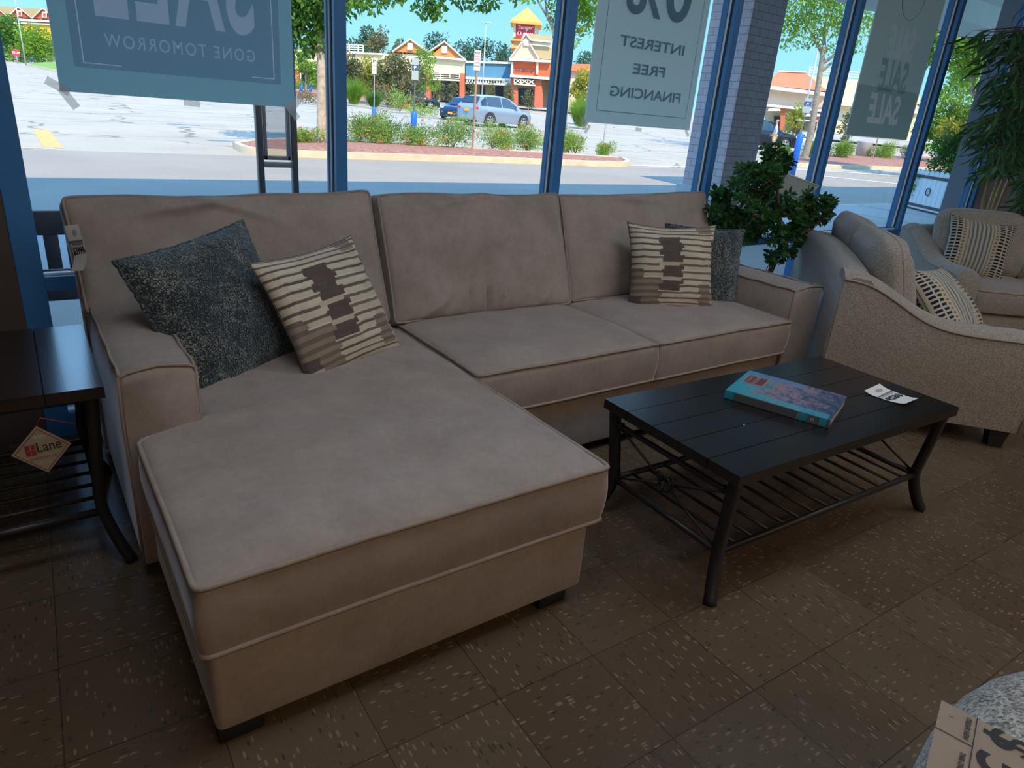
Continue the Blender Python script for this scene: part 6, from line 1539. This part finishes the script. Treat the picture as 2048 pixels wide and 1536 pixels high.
for (c_, nx_) in (((0, -PD/2-.025, PH*.5), 0), ((-PW/2-.025, 0, PH*.5), 1), ((0, PD/2+.025, PH*.5), 0), ((PW/2+.025, 0, PH*.5), 1)):
    bm = B(); tube(bm, [(c_[0]+(.075*math.cos(q) if not nx_ else 0), c_[1]+(.075*math.cos(q) if nx_ else 0), c_[2]+.075*math.sin(q)) for q in [2*PI*k/18 for k in range(18)]], .011, 6, True); bm.transform(Mp); link('ring_pull', bm, M_STRAP, t, world=True)
bls = [((pcen.x+random.uniform(-.5, .5), pcen.y+random.uniform(-.4, .4), PH+random.uniform(.05, .62)), random.uniform(.24, .36)) for _ in range(16)]+[(tuple(Mp @ Vector(q)), r_) for q, r_ in (((.62, -.55, .62), .2), ((.66, -.5, .42), .17), ((-.6, .6, .6), .16), ((-.7, .3, .45), .14))]
leafy(t, 'planting', bls, 7800, .075, LF_MID, .2, .55); P, d = blob_points(bls[:16], 16, .95); P = np.repeat(P, 7, 0)+np.random.normal(size=(112, 3))*.02; V, F = simple_leaves(P, np.random.normal(size=P.shape), .05, .04); leaf_mesh('pink_blooms', V, F, len(P), LF_PINK, t)
a_ = np.random.uniform(0, 6.28, 160); P = np.stack([pcen.x+.3*np.cos(a_)*np.random.rand(160), pcen.y+.3*np.sin(a_)*np.random.rand(160), np.full(160, PH)], 1); N = np.stack([np.cos(a_)*.35, np.sin(a_)*.35, np.ones(160)], 1)
V, F = leaf_quads(P, N, np.random.uniform(.6, 1.1, 160), .016, curl=.25); leaf_mesh('tall_grass', V, F, 160, LF_OLIVE, t)

# ------------------------------------------------------------------ indoor plants
LF_FIC = Mt('glossy dark green leaf', .28, spec=.5); LF_FIC = mat_leaf('glossy dark green leaf', [(.02, .06, .02), (.04, .12, .035), (.10, .25, .05)], .3, 14, rough=.3)
LF_BAM = mat_leaf('bamboo palm leaf', [(.03, .08, .035), (.06, .15, .055), (.13, .27, .08)], .3, 9, rough=.3)
M_STEM = flat('brown woody stem', (.10, .06, .035), .8, var=.3, scale=30); M_CANE = flat('tan bamboo cane', (.42, .28, .12), .45, var=.25, scale=12)
M_POT = flat('dark woven pot', (.05, .04, .035), .7, var=.3, scale=60, bump=.4)
fb = Vector((3.90, 2.68, 0)); fic = thing('potted_ficus', 'bushy green artificial ficus behind the right arm of the sofa', 'plant', fb)
bm = B(); lathe(bm, [(.10, 0), (.135, .26), (.145, .27), (.13, .275), (.12, .24)], 24, tuple(fb)); link('pot', bm, M_POT, fic, world=True)
def fp(u, v, y=2.68): return on_y(u, v, y)
targets = []
for (u, v, r, n_, y) in ((1500, 330, 26, 9, 2.66), (1545, 312, 26, 10, 2.70), (1572, 322, 14, 4, 2.7), (1480, 345, 14, 3, 2.62), (1520, 365, 34, 12, 2.66), (1545, 400, 34, 12, 2.68), (1500, 395, 26, 6, 2.6), (1480, 370, 14, 3, 2.6), (1450, 385, 14, 3, 2.64), (1430, 400, 18, 6, 2.70), (1440, 425, 22, 6, 2.68), (1470, 440, 26, 8, 2.64), (1510, 440, 30, 10, 2.6),
                         (1560, 440, 32, 12, 2.62), (1600, 430, 30, 12, 2.66), (1640, 420, 26, 9, 2.68), (1655, 402, 14, 4, 2.68), (1625, 395, 14, 3, 2.66), (1655, 440, 14, 3, 2.66), (1600, 470, 24, 6, 2.64), (1560, 480, 26, 7, 2.6), (1575, 505, 14, 3, 2.64), (1545, 510, 10, 2, 2.64), (1425, 445, 14, 4, 2.74), (1540, 350, 22, 6, 2.62), (1585, 410, 24, 7, 2.7), (1495, 465, 20, 6, 2.7)):
    for _ in range(n_):
        a, rr = random.uniform(0, 6.28), r*math.sqrt(random.random()); targets.append(fp(u+rr*math.cos(a), v+rr*math.sin(a), y+random.uniform(-.07, .07)))
bm = B(); hub = [Vector((3.93, 2.68, .25)), Vector((4.03, 2.66, .48)), Vector((4.10, 2.66, .72)), Vector((4.0, 2.66, .88)), Vector((3.93, 2.67, 1.05))]
tube(bm, curve_pts([tuple(h) for h in hub], 5), [.022-.0006*i for i in range(21)], 8); link('trunk', bm, M_STEM, fic, world=True)
bm = B(); LP_, LN_, LL_ = [], [], []
for p in targets:
    q = min(hub[1:], key=lambda h: (h-p).length+abs(h.z-p.z+.1)*.4); mid = q.lerp(p, .55)+Vector((random.uniform(-.03, .03), random.uniform(-.03, .03), -.03)); tube(bm, [q, mid, p], [.0045, .003, .0018], 5, caps=False)
    d0 = (p-mid).normalized()
    for ring, cnt in ((0, 7), (1, 5), (2, 4)):
        for k in range(cnt):
            a, b_ = frame_at(d0); g_ = 2*PI*k/cnt+random.uniform(-.3, .3); dd = (d0*random.uniform(.1, .6)+a*math.cos(g_)+b_*math.sin(g_)+Vector((0, 0, -.15))).normalized()
            LP_.append(tuple(p-d0*.028*ring)); LN_.append(tuple(dd)); LL_.append(random.uniform(.038, .060))
link('branches', bm, M_STEM, fic, world=True)
V, F = leaf_quads(np.array(LP_), np.array(LN_), np.array(LL_), np.array(LL_)*.52, .12, .12); leaf_mesh('foliage', V, F, len(LP_), LF_FIC, fic)
# tall bamboo palm by the grey wall
bbx = Vector((7.72, 2.62, 0)); bam = thing('bamboo_palm', 'tall artificial bamboo palm with tan canes at the right edge by the grey wall', 'plant', bbx)
bm = B(); lathe(bm, [(.17, 0), (.22, .34), (.235, .36), (.2, .36), (.19, .3)], 24, tuple(bbx)); link('pot', bm, M_POT, bam, world=True)
canes = [((1963, 420), (1985, 330)), ((1975, 420), (2002, 345)), ((1983, 420), (2010, 350)), ((1992, 420), (2020, 355))]
for k, ((u0, v0), (u1, v1)) in enumerate(canes):
    yy = 2.60+.03*k; lo, hi = on_y(u0, v0, yy), on_y(u1, v1, yy); d = (hi-lo); base_ = lo-d*((lo.z-.3)/d.z); top_ = lo+d*((2.3+.1*k-lo.z)/d.z)
    P = [base_.lerp(top_, i/24) for i in range(25)]; bm = B(); tube(bm, P, [.013+(.004 if i % 4 == 0 else 0) for i in range(25)], 8); link('cane', bm, M_CANE, bam, world=True)
LP_, LN_, LL_ = [], [], []; bm = B()
sprays = []
for (u, v, r, n_) in ((2000, 60, 45, 7), (1960, 80, 25, 4), (2040, 60, 60, 8), (1985, 130, 30, 7), (2040, 150, 50, 10), (1990, 190, 26, 6), (2030, 220, 45, 11), (1985, 240, 24, 6), (1960, 245, 16, 3), (2010, 290, 40, 12), (1960, 290, 24, 6), (1935, 280, 16, 3), (2045, 300, 40, 10), (1975, 320, 26, 6), (2010, 340, 22, 5), (2045, 360, 22, 5), (2042, 420, 12, 3), (2080, 120, 60, 9), (2080, 250, 60, 9), (1975, 20, 10, 0)):
    for _ in range(n_):
        a, rr = random.uniform(0, 6.28), r*math.sqrt(random.random()); sprays.append((u+rr*math.cos(a), v+rr*math.sin(a), 2.45+random.uniform(-.2, .25)))
axis = lambda z: Vector((7.86+.10*(z-.9), 2.58, z))
for (u, v, y) in sprays:
    p = on_y(u, v, y); h = axis(max(.7, p.z+.15)); out = Vector((p.x-h.x, p.y-h.y, 0)); out = out.normalized() if out.length > .01 else Vector((-1, 0, 0))
    tube(bm, [h, h.lerp(p, .6)+Vector((0, 0, .08)), p], [.004, .003, .002], 5, caps=False)
    for k in range(11):
        f = k/10; q = h.lerp(p, .35+.65*f)+Vector((0, 0, .06*(1-f))); sgn = 1 if k % 2 else -1; sd_ = Vector((-out.y, out.x, 0))*sgn
        dd = out*(.5+.6*f)+sd_*(.9-.6*f)+Vector((random.uniform(-.2, .2), random.uniform(-.2, .2), -.45-random.uniform(0, .5)))
        LP_.append(tuple(q)); LN_.append(tuple(dd)); LL_.append(random.uniform(.16, .27))
link('leaf_stalks', bm, M_STEM, bam, world=True)
V, F = leaf_quads(np.array(LP_), np.array(LN_), np.array(LL_), np.array(LL_)*.105+.004, .2, .22); leaf_mesh('foliage', V, F, len(LP_), LF_BAM, bam)
# cream board leaning behind the ficus
M_BOARD = flat('cream board', (.50, .47, .40), .5); M_BEDGE = flat('white board edge', (.75, .74, .70), .4)
qd = [on_y(1428, 450, 2.93), on_y(1560, 342, 2.975), on_y(1637, 372, 2.96), on_y(1502, 486, 2.91)]
t = thing('display_board', 'cream board with white edges leaning on the window behind the ficus', 'board', qd[3])
bm = B(); poly(bm, qd); bmesh.ops.solidify(bm, geom=bm.faces[:], thickness=.008); link('panel', bm, M_BOARD, t, world=True, smooth=False)
for i in range(4): bm = B(); tube(bm, [qd[i], qd[(i+1) % 4]], .006, 6); link('edge_strip', bm, M_BEDGE, t, world=True)

# ------------------------------------------------------------------ posters taped to the glass (their printed sides face the street)
PY = WY+.058
def mat_ink(name, tint):      # print seen through the paper: a transparent ink layer
    t = Mt(name); tr = t.new('ShaderNodeBsdfTransparent'); tr.inputs[0].default_value = (*tint, 1); t.L(tr.outputs[0], t.out.inputs[0]); return t.m
def mat_tape():
    t = Mt('frosted tape', .5, col=(.6, .65, .7)); tr = t.new('ShaderNodeBsdfTransparent'); mx = t.new('ShaderNodeMixShader'); mx.inputs[0].default_value = .35
    t.L(tr.outputs[0], mx.inputs[1]); t.L(t.b.outputs[0], mx.inputs[2]); t.L(mx.outputs[0], t.out.inputs[0]); return t.m
PAPER = mat_paper('white poster paper', (.86, .88, .88), .62); P_TAPE = mat_tape()
I_TEAL = mat_ink('teal margin ink', (.56, .74, .76)); I_SLATE = mat_ink('slate blue ink', (.80, .74, .82)); I_GREY = mat_ink('grey ground ink', (.84, .90, .86)); I_DARK = mat_ink('dark letter ink', (.36, .38, .42))
I_OLV = mat_ink('grey olive ink', (.70, .70, .60)); I_BAND = mat_ink('lower band ink', (.72, .76, .74)); I_MID = mat_ink('mid grey letter ink', (.70, .72, .70)); I_LIGHT = mat_ink('pale letter ink', (.78, .80, .86)); I_PINK = mat_ink('pinkish letter ink', (.86, .74, .68))
def sheet(x0, x1, z0, z1, sway=.004):
    bm = B(); n = 16; V = []
    for i in range(n+1):
        x = x0+(x1-x0)*i/n; V.append([bm.verts.new((x, PY-.001-sway*(1+math.sin(i*.9))*(1-j/8)*.25, z0+(z1-z0)*j/8)) for j in range(9)])
    for i in range(n):
        for j in range(8): bm.faces.new((V[i][j], V[i+1][j], V[i+1][j+1], V[i][j+1]))
    bmesh.ops.solidify(bm, geom=bm.faces[:], thickness=.0004); return bm
def pz(u, v): return on_y(u, v, PY)
def ink_layer(rects, texts, off):
    """flat print layer, even-odd filled: rects (x0,x1,z0,z1), texts (string, x0,x1,z0,z1, kw); laid out in world x, z and mirrored letters"""
    cu = bpy.data.curves.new('print', 'CURVE'); cu.dimensions = '2D'; cu.fill_mode = 'BOTH'; cu.resolution_u = 4
    def addpoly(P):
        sp = cu.splines.new('POLY'); sp.points.add(len(P)-1)
        for q, (a, b) in zip(sp.points, P): q.co = (a, b, 0, 1)
        sp.use_cyclic_u = True
    for a, b, c, d in rects: addpoly([(a, c), (b, c), (b, d), (a, d)])
    for txt, x0, x1, z0, z1, kw in texts:
        f = bpy.data.curves.new('letters', 'FONT'); f.body = txt; f.space_character = kw.get('spacing', 1.0); f.shear = kw.get('shear', 0.0); f.resolution_u = 4; f.offset = kw.get('bold', .022)
        fo = bpy.data.objects.new('letters', f); COL.objects.link(fo); dg = bpy.context.evaluated_depsgraph_get(); dg.update()
        c = fo.evaluated_get(dg).to_curve(dg); S = []
        for sp in c.splines:
            P = []
            if sp.type == 'BEZIER':
                bp = sp.bezier_points; n = len(bp)
                for i in range(n):
                    a, b = bp[i], bp[(i+1) % n]
                    for k in range(6):
                        t_ = k/6; q = (1-t_)**3*a.co+3*(1-t_)**2*t_*a.handle_right+3*(1-t_)*t_*t_*b.handle_left+t_**3*b.co; P.append((q.x, q.y))
            else: P = [(q.co.x, q.co.y) for q in sp.points]
            Q = [P[0]]
            for q in P[1:]:
                if abs(q[0]-Q[-1][0])+abs(q[1]-Q[-1][1]) > 1e-5: Q.append(q)
            S.append(Q)
        xs = [p[0] for P in S for p in P]; ys = [p[1] for P in S for p in P]; X0, X1, Y0, Y1 = min(xs), max(xs), min(ys), max(ys)
        bo = kw.get('bold', .018)*(Y1-Y0)
        if bo:
            ar = lambda P: sum(P[i-1][0]*P[i][1]-P[i][0]*P[i-1][1] for i in range(len(P))); sg = 1 if ar(max(S, key=lambda P: abs(ar(P)))) > 0 else -1; S2 = []
            for P in S:
                if abs(P[0][0]-P[-1][0])+abs(P[0][1]-P[-1][1]) < 1e-5: P = P[:-1]
                n = len(P); Q = []
                for i in range(n):
                    a, b, c_ = P[i-1], P[i], P[(i+1) % n]; e1 = Vector((b[0]-a[0], b[1]-a[1])).normalized(); e2 = Vector((c_[0]-b[0], c_[1]-b[1])).normalized()
                    n1, n2 = Vector((e1.y, -e1.x)), Vector((e2.y, -e2.x)); m_ = n1+n2; m_ = m_/max(.5, m_.dot(n1)) if m_.length > .2 else n1
                    Q.append((b[0]+m_.x*bo*sg, b[1]+m_.y*bo*sg))
                S2.append(Q)
            S = S2
        for P in S: addpoly([(x1-(x1-x0)*(a-X0)/(X1-X0), z0+(z1-z0)*(b-Y0)/(Y1-Y0)) for a, b in P])
        bpy.data.objects.remove(fo); bpy.data.curves.remove(f)
    o = bpy.data.objects.new('print', cu); COL.objects.link(o); dg = bpy.context.evaluated_depsgraph_get(); dg.update()
    me = bpy.data.meshes.new_from_object(o.evaluated_get(dg)); bm = bmesh.new(); bm.from_mesh(me); bpy.data.objects.remove(o); bpy.data.curves.remove(cu); bpy.data.meshes.remove(me)
    for v in bm.verts: v.co = (v.co.x, PY-off, v.co.y)
    return bm
def tape(t, u, v, ang, L_=.075, w_=.028, off=.008):
    p = pz(u, v); bm = B(); box(bm, (0, 0, 0), (L_, .0004, w_), Matrix.Rotation(ang, 4, 'Y')); bm.transform(Matrix.Translation((p.x, PY-off, p.z))); link('tape', bm, P_TAPE, t, world=True, smooth=False)
# left poster
a, b = pz(120, 183), pz(589, 215); x0, x1, zb = a.x, b.x, (a.z+b.z)/2
t = thing('poster', 'slate blue poster reading SALE GONE TOMORROW seen from behind, left window', 'poster', (x0, PY, zb)); sh = link('sheet', sheet(x0, x1, zb, zb+1.15), PAPER, t, world=True)
zl = pz(350, 98).z; xa, xb = pz(207, 68).x, pz(508, 98).x; xc, xd = pz(193, 30).x, pz(506, 55).x; z0 = pz(350, 48).z
c1, c2 = pz(166, 126), pz(548, 159); fr = [(c1.x, c1.x+.0035, c1.z+.0035, zb+1.0), (c1.x, c1.x+.12, c1.z, c1.z+.0034), (c2.x-.0035, c2.x, c2.z+.0035, zb+1.0), (c2.x-.09, c2.x, c2.z, c2.z+.0034)]
T1 = ('GONE TOMORROW', xa, xb, zl-.017, zl+.026, dict(spacing=1.25, bold=.006)); T2 = ('SALE', xc, xd, z0, z0+.34, dict(bold=.03, spacing=1.12))
link('print_ground', ink_layer([(x0+.001, x1-.001, zb+.001, zb+1.14)]+fr, [T1, T2], .0075), I_TEAL, sh, world=True, smooth=False)
link('print_field', ink_layer([(x0+.055, x1-.055, zb+.085, zb+1.08)]+fr, [T1, T2], .0085), I_SLATE, sh, world=True, smooth=False)
link('print_letters', ink_layer([], [T1, T2], .008), I_LIGHT, sh, world=True, smooth=False)
tape(t, 115, 172, .5); tape(t, 137, 196, 1.0, off=.0088); tape(t, 383, 207, .05, .06, .02); tape(t, 593, 203, -.9); tape(t, 583, 222, .9, off=.0088)
# middle poster
a, b = pz(1167, 248), pz(1378, 257); x0, x1, zb = a.x, b.x, (a.z+b.z)/2
t = thing('poster', 'grey poster reading 0% INTEREST FREE FINANCING seen from behind', 'poster', (x0, PY, zb)); sh = link('sheet', sheet(x0, x1, zb, zb+1.1, .006), PAPER, t, world=True)
link('print_ground', ink_layer([(x0+.001, x1-.001, zb+.001, zb+1.09)], [], .0095), I_GREY, sh, world=True, smooth=False)
TX = []
for txt, l, r, h in (('INTEREST', (1238, 84), (1366, 98), .052), ('FREE', (1264, 138), (1327, 144), .050), ('FINANCING', (1218, 184), (1358, 194), .052)):
    A_, B_ = pz(*l), pz(*r); zc_ = (A_.z+B_.z)/2; TX.append((txt, A_.x, B_.x, zc_-h/2, zc_+h/2, dict(bold=.03)))
zc_ = (pz(1265, 29).z+pz(1355, 40).z)/2; TX.append(('0%', pz(1250, 20).x, pz(1376, 20).x, zc_, zc_+.27, dict(bold=.03)))
c1, c2 = pz(1189, 223), pz(1369, 235); zf = (c1.z+c2.z)/2
link('print_letters', ink_layer([(c1.x, c1.x+.004, zf+.0041, zb+1.0), (c2.x-.004, c2.x, zf+.0041, zb+1.0), (c1.x, c2.x, zf, zf+.004)], TX, .0105), I_DARK, sh, world=True, smooth=False)
tape(t, 1164, 246, 1.2, .07, off=.011); tape(t, 1172, 258, -.9, .05, .02, off=.0118); tape(t, 1275, 259, .05, .05, .02); tape(t, 1372, 266, .8, .05, .02)
# right poster
a, b = pz(1688, 273), pz(1812, 278); x0, x1, zb = a.x, b.x, (a.z+b.z)/2
t = thing('poster', 'grey poster reading SALE SALE SALE in slanted letters seen from behind', 'poster', (x0, PY, zb)); sh = link('sheet', sheet(x0, x1, zb, zb+1.3, .008), PAPER, t, world=True)
S3 = []
for (l, r, t0, b0) in ((1772, 1833, 55, 118), (1752, 1818, 122, 184), (1731, 1802, 190, 247)):
    um = (l+r)/2; S3.append(('SALE', pz(l+2, (t0+b0)/2).x, pz(r-4, (t0+b0)/2).x, pz(um, b0).z, pz(um, t0).z, dict(shear=.25, bold=.045)))
link('print_ground', ink_layer([(x0+.001, x1-.001, zb+.001, zb+1.29)], [S3[0], S3[2]], .0105), I_OLV, sh, world=True, smooth=False)
link('print_band', ink_layer([(x0+.004, x1-.004, zb+.006, zb+.36)], [S3[2]], .0115), I_BAND, sh, world=True, smooth=False)
link('print_letters', ink_layer([], [S3[1]], .012), I_MID, sh, world=True, smooth=False); [link('print_letters', ink_layer([], [q], .0112), I_PINK, sh, world=True, smooth=False) for q in (S3[0], S3[2])]
cc_ = pz(1826, -8); bm = B(); tube(bm, [(cc_.x+.16*math.cos(q), PY-.013, cc_.z+.16*math.sin(q)) for q in [2*PI*k/40 for k in range(40)]], .0015, 4, True); link('circle_logo', bm, I_DARK, sh, world=True)
